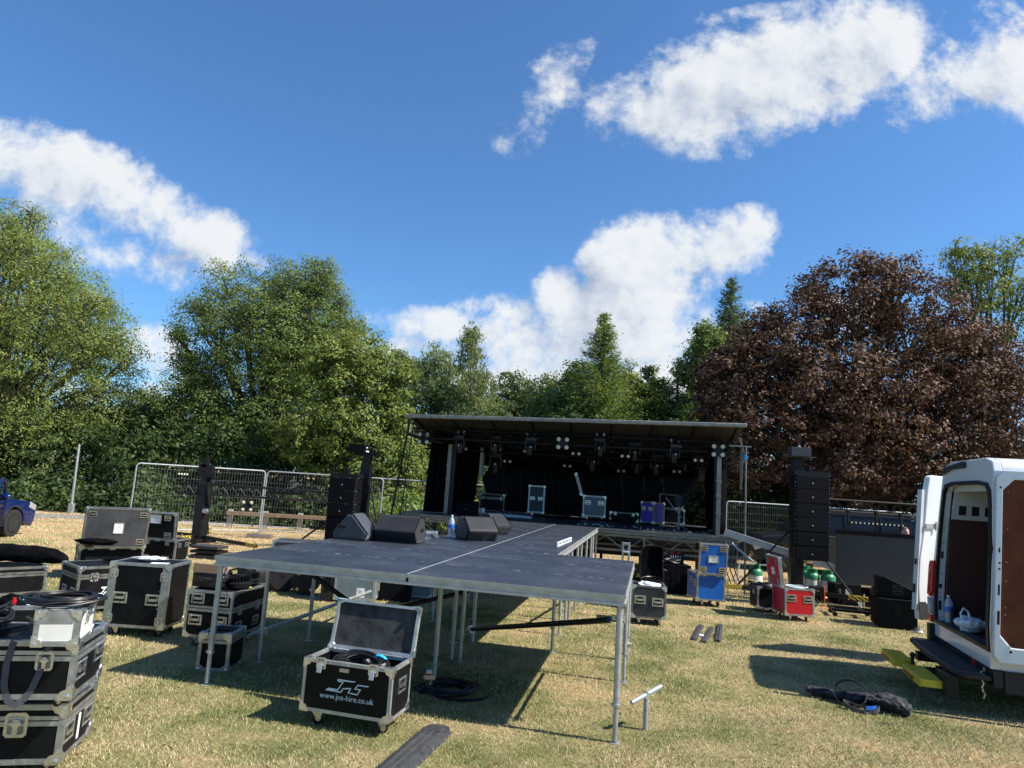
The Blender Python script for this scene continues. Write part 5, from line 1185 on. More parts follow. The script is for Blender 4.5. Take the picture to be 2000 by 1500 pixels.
# small open tray case with cloths, and its foam lid
def trayloc(u, v, z): q = GP(u, v, z); return (q.x, q.y)
e = flight_case('flight_case', 'open black tray case of straps and white cloths at the left edge', (-4.62,6.35), .42, .62, .50, .26, z=.45, c=.0, col='panel', lid=('left',103), lid_h=.05, lid_in=.02, inner='foam', group=GF, t=.034, fit=[('label','R',-.02,.17,1,.12,.05)])
tl = e.location
flight_case('flight_case', 'plain black case supporting the open tray case at the left edge', (-4.66,6.33), .42, .68, .54, .33, c=.11, col='panel', lid='closed', lid_h=.08, group=GF, t=.034)
crumple('cloth', 'white crumpled cloth in the open tray case', (tl.x+.08, tl.y+.03, tl.z+.17), .12, .09, .13, M['plasticbag'], 'cloth', 22, .4)
crumple('strap_bundle', 'black straps bundled in the open tray case', (tl.x-.12, tl.y-.02, tl.z+.13), .14, .16, .17, M['blkcloth'], 'strap', 23, .4)
e = thing('plug', 'pink red plug poking out of the tray case', 'plug', (tl.x-.04, tl.y-.12, tl.z+.26), .2); b = MB(); b.cyl((0,0,-.05),(.01,0,.03),.022,12); b.cyl((.01,0,.03),(.012,0,.05),.016,12); b.build('shell', M['red'], e, smooth=True); b = MB(); b.tube([(0,0,-.05),(-.02,.02,-.12),(-.06,.03,-.16)], .008, 6); b.build('cable', M['cable'], e)
# near stack
SYW = .22
e = flight_case('flight_case', 'bottom black trunk of the two-high stack at the lower left corner', (-4.03,4.60), SYW, 1.22, .56, .37, c=.08, col='panel', lid='closed', lid_h=.10, trim='alu', fit=[('l','F',.33,.245,1.25),('h','R',-.17,.17,1.05),('h','R',.17,.17,1.05),('label','R',.015,.14,1,.035,.17)], group=GF, t=.036, cs=1.15)
b = MB(); b.box(-.02,.02,-.004,.001,-.02,.02); o = b.build('sticker', M['card'], e); o.matrix_local = face('R', -.21, .33, 1.22, .56, .08) @ Matrix.Translation((0,-.004,0))
e = flight_case('flight_case', 'upper black trunk of the two-high stack at the lower left corner', (-3.91,4.46), SYW, 1.20, .54, .36, z=.46, c=.075, col='panel', lid='closed', lid_h=.09, trim='alu', fit=[('l','F',.42,.235,.95),('h','R',-.15,.16,1.0),('h','R',.17,.20,1.0)], group=GF, t=.036, cs=1.15)
up = e.location; UZ = up.z+.075+.36+.004
e = flight_case('flight_case', 'small white case with silver ball corners on top of the near stack', (-2.92,4.53), SYW+.09, .25, .37, .215, z=UZ, c=.0, col='white', lid=None, trim='alu', t=.032, cs=.85, corner=True, group=GF, fit=[('l','R',-.02,.15,.7)])
b = MB(); b.box(-.09,.09,-.1895,-.186,.14,.205); b.build('trim_band', M['alu'], e)
w_ = e.location; coil('cable_coil', 'flat black cable coil lying on the small white case', (w_.x-.05, w_.y+.03, UZ+.222), .12, .19, 20, .008, flat=.55, yaw=.2, seed=31, sx=1.15)
b = MB(); 
coil('cable_coil', 'loose looped black cables spilling on the upper near trunk', (up.x-.20, up.y-.02, UZ+.005), .10, .23, 18, .010, flat=.9, yaw=.5, seed=32, tail=3, sx=1.2, zs=4)
coil('cable_coil', 'second heap of black cable at the left edge of the upper near trunk', (up.x-.42, up.y-.08, UZ+.005), .09, .20, 16, .010, flat=1.0, yaw=.9, seed=33, zs=4)
e = thing('connector', 'blue-capped cable connector on the upper near trunk', 'connector', (up.x+.07, up.y-.10, UZ+.018), -.7); b = MB(); b.cyl((0,0,0),(.045,0,0),.012,10); b.build('shell', M['steel'], e, smooth=True); b = MB(); b.cyl((-.03,0,0),(.002,0,0),.014,10); b.build('cap', M['bluelabel'], e, smooth=True)
# hanging webbing strap
e = thing('strap', 'grey webbing strap hanging in a loop from the small white case', 'strap', (w_.x-.13, up.y-.165, UZ), SYW+.02)
b = MB(); pts = [(.10,.02,.012),(.09,-.02,.006),(.075,-.028,-.08),(.05,-.03,-.20),(.02,-.03,-.30),(-.02,-.03,-.37),(-.07,-.032,-.40),(-.115,-.03,-.36),(-.14,-.03,-.27),(-.145,-.03,-.14),(-.13,-.028,-.03),(-.12,-.02,.006),(-.11,.03,.012)]
for p0, p1 in zip(pts, pts[1:]):
    p0 = Vector(p0); p1 = Vector(p1); d = (p1-p0).normalized(); s = d.cross(Vector((0,-1,0))); s = s.normalized()*.02 if s.length > .3 else Vector((.02,0,0)); o_ = Vector((0,-.0015,0)); b.add([p0-s-o_,p0+s-o_,p1+s-o_,p1-s-o_,p0-s+o_,p0+s+o_,p1+s+o_,p1-s+o_], [(0,1,2,3),(4,5,6,7),(0,1,5,4),(1,2,6,5),(2,3,7,6),(3,0,4,7)])
b.build('webbing', M['web'], e)

# silver-grey case, drum cases and black box seen under the deck
flight_case('flight_case', 'tall grey case with silver edges and white label rising behind the deck', (-2.68,11.55), .05, .66, .45, 1.13, c=.05, col='grey', lid=None, t=.04, trim='galvlight', fit=[('label','F',.10,.12,1,.13,.15,3)], group='cases standing behind the thrust stage')
e = thing('equipment_case', 'narrow black plastic case left of the upright grey case under the deck', 'case', (-2.78,11.75,0), .05); b = MB(); b.box(-.13,.13,-.2,.2,0,.6); b.build('shell', M['cover'], e, bevel=.02); b = MB(); b.ring([(-.03,.2),(.03,.2),(.03,.5),(-.03,.5)],[(-.018,.215),(.018,.215),(.018,.485),(-.018,.485)], -.215, -.198, 'y'); b.build('grip', M['blkgloss'], e)
def drum(label, x, y, r, L, yaw, bolts=True):
    e = thing('drum_case', label, 'drum case', (x, y, r), yaw, 'round black cases lying under the deck'); b = MB(); b.lathe([(r*.96,-L/2),(r,-L/2+.02),(r,L/2-.02),(r*.96,L/2)], n=28, axis='y'); b.build('shell', M['cover'], e, smooth=True)
    b = MB(); b.ring([(r*.9*math.cos(t),r*.9*math.sin(t)) for t in [2*PI*k/24 for k in range(24)]],[(r*.86*math.cos(t),r*.86*math.sin(t)) for t in [2*PI*k/24 for k in range(24)]], -L/2-.006,-L/2+.002,'y'); b.build('end_rim', M['blkgloss'], e, smooth=True)
    if bolts:
        for (a, c) in ((-.5,.55),(.5,.55),(-.5,-.55),(.5,-.55)): b = MB(); b.ring([(a*r+.024*math.cos(t),c*r+.024*math.sin(t)) for t in [2*PI*k/12 for k in range(12)]],[(a*r+.012*math.cos(t),c*r+.012*math.sin(t)) for t in [2*PI*k/12 for k in range(12)]], -L/2-.008,-L/2+.002,'y'); b.build('grommet', M['steel'], e)
    b = MB(); b.cyl((0,-L/2-.004,0),(0,-L/2+.01,0),.03,12); b.build('port', M['blk'], e); return e
drum('round black drum case with four silver grommets under the deck', -3.30, 12.15, .23, .40, .1)
drum('wide round black drum case with a dark hole left of the grommet one', -3.80, 12.35, .27, .45, .4, False)
drum('large black drum case behind the two-tier case under the deck', -4.20, 12.2, .27, .40, -.6, False)
e = thing('subwoofer', 'small black speaker box on the grass under the deck joint', 'speaker', (-1.75,12.15,0), -.1); b = MB(); b.box(-.25,.25,-.2,.2,0,.42); b.build('cabinet', M['spk'], e, bevel=.01); b = MB(); b.box(-.22,.22,-.21,-.199,.03,.39); b.build('grille', M['grille'], e)
flight_case('flight_case', 'silver-lidded case behind the second covered monitor', (-1.95,12.2), .05, .8, .45, 1.10, c=.05, col='grey', trim='galvlight', lid='closed', lid_h=.12, group='cases standing behind the thrust stage')
flight_case('flight_case', 'flat dark panelled case behind the left corner of the deck', (-4.20,12.9), .05, .72, .55, .16, z=.62, c=.0, col='panel_worn', trim='alu', group='cases standing behind the thrust stage')
flight_case('flight_case', 'tall dark case holding up the flat panelled case', (-4.18,12.95), .05, .66, .5, .50, c=.11, col='panel', trim='alu', group='cases standing behind the thrust stage')

# ------------------------------------------------------------------ ground bits
e = thing('cable_ramp', 'worn black rubber cable ramp at the bottom edge of the photo', 'cable ramp', GP(818,1460), math.atan2(GP(880,1405).y-GP(775,1500).y, GP(880,1405).x-GP(775,1500).x))
b = MB(); L = .82; n = 24; vs = []
prof = [(-.14,0),(-.10,.022),(-.055,.036),(-.05,.028),(-.01,.028),(-.005,.036),(.012,.036),(.017,.028),(.05,.028),(.055,.036),(.10,.022),(.14,0)]
b.prism(prof, -1.2, L/2-.1, 'x'); b.build('body', M['rubber'], e, bevel=.003)
b = MB(); b.prism([(-.10,.0),(-.14,0),(-.14,.004),(-.05,.03),(.05,.03),(.14,.004),(.14,0)], L/2-.099, L/2+.0, 'x'); b.cyl((L/2-.02,0,.0),(L/2-.02,0,.022),.11,20); b.build('end_tongue', M['rubber'], e)
b = MB(); b.box(-1.15,L/2-.13,-.008,-.002,.034,.040); b.box(-1.15,L/2-.13,.058,.064,.024,.037); b.build('lid_seam', M['web'], e)
coil('cable_coil', 'black cable coil in the deep shade under the deck front', GP(878,1352), .15, .22, 14, .011, flat=.7, seed=51, sx=1.15, tail=2)
coil('cable_coil', 'dark cable bundle beside the open logo case in the shade', GP(838,1350), .07, .13, 6, .011, flat=.9, seed=52)
e = thing('ground_stake', 'short T-shaped galvanised tube standing in the grass', 'steel stake', GP(1260,1426), .35); b = MB(); b.cyl((0,0,-.05),(0,0,.29),.022,14); b.build('upright', M['galvlight'], e, smooth=True); b = MB(); b.cyl((-.17,-.03,.25),(.17,.03,.36),.022,14); b.build('crossbar', M['galvlight'], e, smooth=True); b = MB(); b.cyl((-.01,0,.27),(.01,0,.325),.026,12); b.build('collar', M['galv'], e, smooth=True)
for i, (u0, v0, u1, v1, w_, lb) in enumerate([(1353,1254,1370,1222,.085,'left strip of three short rubber strips on the grass'),(1372,1259,1391,1226,.075,'middle strip of three short rubber strips on the grass'),(1401,1258,1407,1220,.09,'right strip of three short rubber strips on the grass, split lengthwise')]):
    p0, p1 = GP(u0, v0), GP(u1, v1); d = p1-p0; e = thing('rubber_strip', lb, 'rubber strip', (p0+p1)/2, math.atan2(d.y, d.x), 'rubber strips on the grass'); L = d.length*.85
    b = MB(); b.prism([(-w_/2,0),(-w_/2,.03),(-.006,.042),(-.005,.028),(.005,.028),(.006,.042),(w_/2,.03),(w_/2,0)], -L/2, L/2, 'x'); b.build('body', M['rubber'], e, bevel=.004)
p = GP(1372,1243); o = crumple('plastic_scrap', 'shiny clear plastic scrap between the rubber strips', p, .05, .10, .02, M['plasticbag'], 'plastic scrap', 61, .6)
# bag with straps lower right
gb = GP(1585,1362); gb2 = GP(1778,1400); d = gb2-gb; ang = math.atan2(d.y, d.x); L = d.length; c = (gb+gb2)/2
e = thing('tripod_bag', 'long crumpled black bag with grey straps on the grass by the van', 'bag', (c.x, c.y+.05, 0), ang)
parts_ = [(-L/2+.13,.05,.17,.085,.10,91,.25),(-L*.24,.02,.17,.075,.085,92,-.15),(-.02,.02,.17,.10,.12,93,.1),(.17,.02,.16,.11,.13,94,-.2),(L*.34,-.01,.19,.13,.16,95,-.25),(L/2-.04,-.05,.09,.09,.11,96,.3)]
rb = MB()
for (x, y, sx_, sy_, sz_, sd_, yw_) in parts_:
    o_ = crumple('tmp', None, (0,0,0), sx_, sy_, sz_, M['cover'], '', sd_, 0, n=20, amp=.28); R = Matrix.Translation((x,y,0)) @ Matrix.Rotation(yw_,4,'Z')
    rb.add([R @ v.co for v in o_.data.vertices], [tuple(p.vertices) for p in o_.data.polygons]); bpy.data.objects.remove(o_)
o = rb.build('body', M['cover'], e, smooth=True, flat_angle=60)
rm = o.modifiers.new('r','REMESH'); rm.mode = 'VOXEL'; rm.voxel_size = .010; rm.use_smooth_shade = True
dm = o.modifiers.new('d','DISPLACE'); tx2 = bpy.data.textures.new('folds2','CLOUDS'); tx2.noise_scale = .07; dm.texture = tx2; dm.strength = .03
def band(pts, w_, wd=(0,0,1)):
    b = MB(); wd = Vector(wd).normalized()*w_/2
    for p0, p1 in zip(pts, pts[1:]):
        p0 = Vector(p0); p1 = Vector(p1); n_ = (p1-p0).cross(wd); n_ = n_.normalized()*.002; b.add([p0-wd-n_,p0+wd-n_,p1+wd-n_,p1-wd-n_,p0-wd+n_,p0+wd+n_,p1+wd+n_,p1-wd+n_], [(0,1,2,3),(4,5,6,7),(0,1,5,4),(1,2,6,5),(2,3,7,6),(3,0,4,7)])
    return b
pts = [(-.06+.16*math.cos(t), -.06+.05*math.sin(t), .12+.13*math.sin(t)) for t in [2*PI*k/24 for k in range(25)]]
band(pts, .07, (.1,.8,-.5)).build('strap', M['web'], e, smooth=True)
pts = [(.05+.17*math.cos(t), -.20+.10*math.sin(t), .035+.02*math.cos(2*t)) for t in [2*PI*k/24 for k in range(25)]]
band(pts, .05).build('strap', M['web'], e, smooth=True)
b = MB(); b.cyl((-.03,-.22,.05),(.05,-.19,.045),.014,8); b.box(-.06,-.02,-.24,-.20,.03,.07); b.build('buckle', M['blkgloss'], e)
band([(.10,-.27,.05),(.16,-.22,.055),(.20,-.14,.05)], .04).build('blue_tab', M['bluelabel'], e)
# ------------------------------------------------------------------ mesh fence panels
def heras():
    e = thing('mesh_fence_panel', '', 'fence panel'); Wd, H = 3.45, 1.98; r = .1
    b = MB(); pts = [(0,0,.06)]; 
    pts += [(0,0,H-r)]+[(r-r*math.cos(t),0,H-r+r*math.sin(t)) for t in (.4,.8,1.2)]+[(r,0,H),(Wd-r,0,H)]+[(Wd-r+r*math.sin(t),0,H-r+r*math.cos(t)) for t in (.4,.8,1.2)]+[(Wd,0,H-r),(Wd,0,.06)]
    b.tube(pts, .021, 8); b.cyl((0,0,.22),(Wd,0,.22),.016,8); b.build('frame', M['galvlight'], e, smooth=True)
    b = MB(); n = 44
    for i in range(1, n): x = Wd*i/n; b.tube([(x,0,.22),(x,0,H-.01)], .0028, 4)
    for i in range(7): z = .45+i*.235; b.tube([(0,0,z),(Wd,0,z),], .003, 4)
    b.build('wire_mesh', M['mesh_grey'], e)
    b = MB(); b.box(-.35,.35,-.11,.11,0,.13) ; b.build('foot_block', M['brick'], e, bevel=.02); return e
HF = heras(); ends = [((-10.02,18.75),(-7.30,20.72)),((-7.18,20.80),(-3.75,21.35)),((-4.62,21.55),(-1.3,21.9)),((-1.2,21.95),(2.2,22.3)),((7.3,22.7),(10.6,23.3)),((10.7,23.35),(14.1,23.9)),((14.2,23.95),(17.6,24.5))]
fl = ['leftmost mesh fence panel, standing in front of the path', 'second mesh fence panel from the left, passing behind the left speaker tower', 'mesh fence panel in front of the pale bramble left of the stage', 'mesh fence panel glimpsed through the opening beside the stage backdrop', 'mesh fence panel in deep shade directly right of the stage', 'mesh fence panel in shade behind the right speaker tower', 'mesh fence panel in shade behind the dark pickup']
for i, ((x0, y0), (x1, y1)) in enumerate(ends):
    o = HF if i == 0 else dup(HF); o.location = (x0, y0, 0); o.rotation_euler = (0, 0, math.atan2(y1-y0, x1-x0)); o['label'] = fl[i]; o['group'] = 'temporary mesh fence panels'
# low timber rail behind
def rail(label, p0, p1, n, m='wood', pm='white_paint'):
    d = p1-p0; L = d.length; e = thing('knee_rail_fence', label, 'rail fence', (p0.x, p0.y, 0), math.atan2(d.y, d.x))
    b = MB(); b.box(-.1, L+.1, -.05, .05, .42, .55); b.build('rail', M[m], e, bevel=.01)
    for i in range(n): x = L*i/(n-1); b = MB(); b.box(x-.08, x+.08, .051, .19, 0, .60); b.build('post', M[pm], e, bevel=.01)
rail('low timber rail with pale posts seen through the second fence panel', PY(445,1032,23.5), PY(650,1040,24), 4)
rail('low dark timber rail beyond the path left of the fence', PY(150,1000,26.5), PY(255,1004,26.5), 2, 'wood')
e = thing('metal_post', 'leaning grey metal post in the verge beyond the path', 'post', PY(138,1000,24.9)*1); e.location.z = 0; q = PY(155,868,24.9); b = MB(); b.cyl((0,0,0),(q.x-e.location.x,0,q.z),.042,12); b.build('pole', M['galv'], e, smooth=True); b = MB(); b.box(-.09,.09,-.07,.07,0,.36); b.build('base', M['galv'], e, bevel=.02)

# ------------------------------------------------------------------ line arrays on lifting towers
def line_array(label, n, w_, h_, pos, yaw, z_top, curve=0.012, group='line array speaker columns'):
    e = thing('line_array', label, 'speaker', pos, yaw, group)
    b = MB(); b.box(-w_/2-.02,w_/2+.02,-.16,.16,z_top-.09,z_top-.002); b.box(-.03,.03,-.05,.05,z_top-.01,z_top+.12); b.build('flying_frame', M['blk'], e)
    y = 0; ang = 0; z = z_top-.095
    for i in range(n):
        ang = curve*i*(i > n-3) ; s = bpy.data.objects.new('speaker_box', None) if False else None
        b = MB(); b.prism([(-.02,0),(-.02,-h_+.006),(.36,-h_+.02),(.36,-.014)], -w_/2, w_/2, 'x'); o = b.build('speaker_box', M['spk'], e, bevel=.006); o.location = (0,-.18+y,z); o.rotation_euler = (ang,0,0)
        g = MB(); g.box(-w_/2+.012,w_/2-.012,-.030,-.019,-h_+.014,-.008); g.build('grille', M['grille'], o, bevel=.004)
        g = MB(); g.sphere((0,-.033,-h_*.55),.014,10,6,(1,.4,1)); g.build('badge', M['steel'], o)
        g = MB(); 
        for sx in (-1,1):
            for k in (.2,.5,.8): g.box(sx*(w_/2+.004)-.006, sx*(w_/2+.004)+.006, .0,.012,-h_*k-.008,-h_*k+.008)
        g.build('rigging_pin', M['steel'], o)
        z -= h_+.002; y += math.sin(ang)*h_
    return e
def tower(label, pos, yaw, H, legz, legs, group='black lifting towers', mast=.13, head=True):
    e = thing('lifting_tower', label, 'lifting tower', pos, yaw, group)
    b = MB(); b.box(-mast,mast,-mast*.7,mast*.7,.15,H); b.build('mast', M['blk'], e, bevel=.006)
    b = MB(); b.box(-mast*.75,mast*.75,-mast*.5,mast*.5,H+.001,H+.18); 
    b.build('inner_mast', M['blk'], e)
    b = MB(); b.box(-.32,.32,-.06,.06,H+.185,H+.225); b.cyl((-.3,0,H+.25),(.3,0,H+.25),.02,8); b.build('head_bar', M['blk'], e)
    b = MB(); b.box(-.3,.3,-.3,.3,.10,.20); b.build('base_plate', M['blk'], e)
    for (a, L, brace) in legs:
        c, s = math.cos(a), math.sin(a); R = Matrix.Rotation(a, 4, 'Z')
        g = MB(); g.box(.2, L, -.04,.04,.20,.28,R); o = g.build('leg', M['blk'], e)
        g = MB(); g.box(L-.35, L+.02, -.043,.043,.197,.283,R); g.build('hazard_band', M['haz'], o)
        g = MB(); g.cyl((c*(L-.06),s*(L-.06),.005),(c*(L-.06),s*(L-.06),.34),.016,8); g.cyl((c*(L-.06),s*(L-.06),0),(c*(L-.06),s*(L-.06),.012),.06,12); g.build('jack', M['steel'], o)
        if brace: g = MB(); g.cyl((c*(L-.25),s*(L-.25),.26),(c*.13,s*.13,brace),.022,8); g.build('brace', M[ 'blk'], e, smooth=True)
    g = MB(); g.cyl((mast+.05,-.1,.9),(mast+.16,-.1,.9),.07,14); g.cyl((mast+.16,-.1,.9),(mast+.18,-.1,.9),.02,8); g.build('winch', M['steel'], e)
    return e
# right tower and array
PR_ = PY(1577,1000,14.4); ht = PY(1577,921,14.4).z
line_array('six-box line array speaker column hanging on the right tower', 6, .66, .283, (PR_.x, 14.3, 0), -.12, ht)
tower('black lifting tower behind the right line array', (PR_.x-.0, 14.95, 0), -.12, ht+.10, 0, [(-.35,1.35,1.5),(PI+.1,1.5,1.5),(1.4,1.2,1.3),(PI-.9,1.2,None)])
e = thing('control_box', 'grey box sitting on top of the right lifting tower', 'box', (PR_.x-.03, 14.75, ht+.325), -.12); b = MB(); b.box(-.20,.20,-.16,.16,.0,.19); b.box(-.32,.32,-.12,.12,-.012,-.001); b.build('housing', M['screen'], e, bevel=.01)
b = MB(); b.sphere((.0,0,.21),.03,10,6); b.build('beacon', M['steel'], e)
# left array
PL_ = PY(673,1000,15.6); hl = PY(680,925,15.6).z
line_array('line array speaker column on the left, seen slightly from its right side', 5, .62, .285, (PL_.x, 15.5, 0), -.22, hl)
tower('black lifting tower behind the left line array with a raking leg', (PL_.x+.30, 16.1, 0), -.2, hl+.25, 0, [(-2.6,1.9,1.5),(-.35,1.0,1.9),(1.3,1.2,None),(PI-.4,1.3,None)], mast=.12)
e = thing('control_box', 'black box on top of the left lifting tower', 'box', (PL_.x+.12, 16.0, hl+.49), -.2); b = MB(); b.box(-.22,.2,-.16,.16,0,.20); b.build('housing', M['spk'], e, bevel=.01); b = MB(); b.box(.201,.204,-.1,.05,.03,.06); b.box(.201,.204,-.1,-.02,.12,.14); b.build('label_strip', M['paper'], e)
# third tower, folded short, with horizontal truss and lamps
T3 = GP(386,1066); tt = PY(395,918,T3.y).z
tower('short black lifting tower in front of the leftmost fence panel', (T3.x, T3.y, 0), -.5, 1.55, 0, [(-.1,2.35,None),(PI+.05,2.0,None),(2.3,1.5,1.3),(-1.3,.7,None)], mast=.16)
e = thing('lighting_truss', 'black truss with lamps carried by the short tower left of the deck', 'truss', (T3.x, T3.y-.05, 0), 0)
pA = PY(350,952,T3.y)-Vector((T3.x,T3.y,0)); pB = PY(640,985,T3.y+1.0)-Vector((T3.x,T3.y,0)); pA.z += .0; pB.z = pA.z-.02
truss(e, 'truss_beam', pA, pB, .26, .022, 'blk', .42); b = MB(); b.box(-.17,.17,-.1,.1,1.74,2.06); b.box(-.10,.02,-.1,.1,2.0,2.22); b.build('truss_mount', M['blk'], e)
b = MB()
for i in range(11): b.cyl((-.05+i*.075, -.22, 1.56), (-.05+i*.075, -.19, 1.585), .018, 8)
b.box(-.1,.78,-.19,-.12,1.54,1.62); b.build('led_bar', M['blk'], e)
b = MB()
for i in range(4): b.sphere((-.62+i*.07,-.16,1.78),.026,8,6)
b.build('lamp_row', M['lens'], e)
b = MB()
for i in range(10): b.cyl((1.6+i*.09,.35,1.46),(1.6+i*.09,.38,1.46),.025,8)
b.box(1.5,2.5,.38,.44,1.42,1.51); b.build('led_bar', M['blk'], e)
o = dup(BL); o.location = PY(483,988,T3.y-.1); o.rotation_euler = (0,0,.3); o.scale = (.95,)*3; o['label'] = 'four-lens stage light hanging in front of the join of two fence panels'; o['group'] = 'four-lens lights along the roof truss'
# right hand truss on the ground supports, with led bar
p0, p1 = PY(1610,985,18.5), PY(1880,1004,18.5); e = thing('lighting_truss', 'long black truss stretching right behind the grey screen', 'truss', (p0.x, 18.5, 0), 0)
truss(e, 'truss_beam', Vector((0,0,p0.z)), Vector((p1.x-p0.x,0,p0.z)), .30, .026, 'blk', .42)
b = MB(); b.box(.5,2.0,-.30,-.22,p0.z-.46,p0.z-.38); 
for i in range(13): b.cyl((.57+i*.112,-.33,p0.z-.42),(.57+i*.112,-.30,p0.z-.42),.03,10)
b.build('led_bar', M['blk'], e); b = MB()
for i in range(13): b.cyl((.57+i*.112,-.333,p0.z-.42),(.57+i*.112,-.33,p0.z-.42),.022,10)
b.build('led_lens', M['steel'], e); b = MB()
for x in (.55,1.3,1.95): b.box(x-.03,x+.03,-.22,-.16,p0.z-.85,p0.z-.1); b.sphere((x,-.19,p0.z-.87),.035,8,6)
b.build('hanging_bracket', M['blk'], e)
b = MB()
for x in (2.9,-.4): b.box(x-.06,x+.06,-.06,.06,0,p0.z-.15)
b.build('support_post', M['blk'], e)

# grey video screen
e = thing('video_screen', 'large dark grey flat video screen standing near the van', 'screen', (PY(1634,1080,15).x, 15.0, 0), math.atan2(-.42, 1.78))
b = MB(); b.box(0,2.1,0,.09,.46,1.49); b.build('panel', M['screen'], e); b = MB(); b.box(0,2.1,-.012,.1,1.491,1.58); b.build('top_bar', M['spk'], e)
b = MB(); b.box(.05,2.05,.1,.5,.03,.12); 
for x in (.15,.75,1.35,1.95): b.box(x-.03,x+.03,.02,.08,0,.459); b.box(x-.03,x+.03,.1,.16,.1,1.3)
b.build('support_frame', M['blk'], e)
for i, (x, y, z, s, lb) in enumerate([(7.55,15.35,0,.42,'dark equipment box on the grass under the left end of the screen'),(8.2,15.3,0,.36,'dark equipment box under the middle of the screen'),(7.0,15.6,0,.28,'small dark box left of the screen foot')]):
    e = thing('equipment_box', lb, 'box', (x,y,z), .2*i); b = MB(); b.box(-s*.7,s*.7,-s*.4,s*.4,0,s); b.build('shell', M['spk'], e, bevel=.012); b = MB(); b.box(-s*.5,s*.1,-s*.4-.006,-s*.4+.001,s*.45,s*.75); b.build('front_plate', M['steel'], e)
# person behind the screen
pp = PY(1768,1046,15.9)
def person():
    e = thing('person', 'short-haired person whose head shows over the top of the grey screen', 'person', (pp.x, pp.y, 0), 0)
    hz = PY(1768,1030,15.9).z            # top of the head
    k = hz/1.72
    me = bpy.data.meshes.new('person_body')
    V = [(0,0,.92),(0,0,1.12),(0,-.01,1.32),(0,.0,1.45),(0,-.01,1.53),(0,-.01,1.60),
         (-.11,0,.88),(-.12,-.02,.48),(-.12,.03,.08),(-.12,-.12,.03),(.11,0,.88),(.13,-.02,.48),(.13,.03,.08),(.13,-.12,.03),
         (-.19,0,1.40),(-.25,-.03,1.12),(-.22,-.20,.95),(-.20,-.28,.93),(.19,0,1.40),(.26,-.03,1.12),(.22,-.20,.95),(.20,-.28,.93)]
    E = [(0,1),(1,2),(2,3),(3,4),(4,5),(0,6),(6,7),(7,8),(8,9),(0,10),(10,11),(11,12),(12,13),(3,14),(14,15),(15,16),(16,17),(3,18),(18,19),(19,20),(20,21)]
    Rr = [.15,.14,.16,.13,.058,.06,.10,.065,.045,.04,.10,.065,.045,.04,.065,.045,.033,.03,.065,.045,.033,.03]
    me.from_pydata([(x*k,y*k,z*k) for x,y,z in V], E, []); me.materials.append(M['shirt'])
    o = bpy.data.objects.new('clothing', me); COL.objects.link(o); o.parent = e
    sk = o.modifiers.new('skin','SKIN')
    for i, r in enumerate(Rr): me.skin_vertices[0].data[i].radius = (r*k, r*k*.75)
    me.skin_vertices[0].data[0].use_root = True
    s = o.modifiers.new('sub','SUBSURF'); s.levels = 2; s.render_levels = 2
    # head: shaped surface
    b = MB(); nu, nv = 26, 20; vs = []; fs = []; cz = hz-.115; R0 = .078
    for i in range(nv+1):
        ph = PI*i/nv
        for j in range(nu):
            t = 2*PI*j/nu; x = math.sin(ph)*math.cos(t); y = math.sin(ph)*math.sin(t); z = math.cos(ph)
            X = R0*x; Y = R0*1.22*y; Z = .115*z
            if z < 0: X *= 1-.25*z*z; Y *= 1-.12*z*z
            if y < -.5 and abs(x) < .25: Y -= .018*max(0, 1-abs(z+.12)/.28)*(1-abs(x)/.25)
            if y < -.3 and abs(abs(x)-.38) < .2 and abs(z-.05) < .14: Y += .008
            if y < -.5 and abs(x) < .4 and abs(z+.5) < .08: Y -= .004
            vs.append((X, Y, cz+Z))
    for i in range(nv):
        for j in range(nu): fs.append((i*nu+j, (i+1)*nu+j, (i+1)*nu+(j+1)%nu, i*nu+(j+1)%nu))
    b.add(vs, fs)
    for sx in (-1,1): b.sphere((sx*.080,.005,cz-.005),.022,8,6,(.4,.8,1.3))
    h = b.build('head', M['skin'], e, smooth=True, flat_angle=80)
    b = MB(); vs = []; fs = []
    for i in range(11):
        ph = .62*PI*i/10
        for j in range(26):
            t = 2*PI*j/26; x = math.sin(ph)*math.cos(t); y = math.sin(ph)*math.sin(t); z = math.cos(ph)
            cut = .42 if y < -.1 else 1.0; q = ph if ph < cut*PI*.62 else cut*PI*.62
            x = math.sin(q)*math.cos(t); y2 = math.sin(q)*math.sin(t); z = math.cos(q); r = 1.07+.02*math.sin(9*t+7*ph)
            vs.append((R0*x*r, R0*1.22*y2*r, cz+.115*z*r))
    for i in range(10):
        for j in range(26): fs.append((i*26+j, (i+1)*26+j, (i+1)*26+(j+1)%26, i*26+(j+1)%26))
    b.add(vs, fs); b.build('hair', M['hair'], e, smooth=True, flat_angle=80)
    for sx in (-1,1): b = MB(); b.sphere((sx*.030,-.081,cz+.006),.011,8,6,(1.2,.6,.7)); b.build('eye', M['blk'], e)
    for sx in (-1,1):
        b = MB(); hx = Vector((sx*.205*k,-.30*k,.92*k)); b.sphere(hx,.04,10,7,(.8,1,.5))
        for q in range(4): b.cyl(hx+Vector(((q-1.5)*.018,-.03,0)), hx+Vector(((q-1.5)*.02,-.095+.008*abs(q-1.3),-.02)), .009, 7)
        b.cyl(hx+Vector((-sx*.03,-.01,0)), hx+Vector((-sx*.055,-.05,.0)), .010, 7); b.build('hand', M['skin'], e, smooth=True)
person()

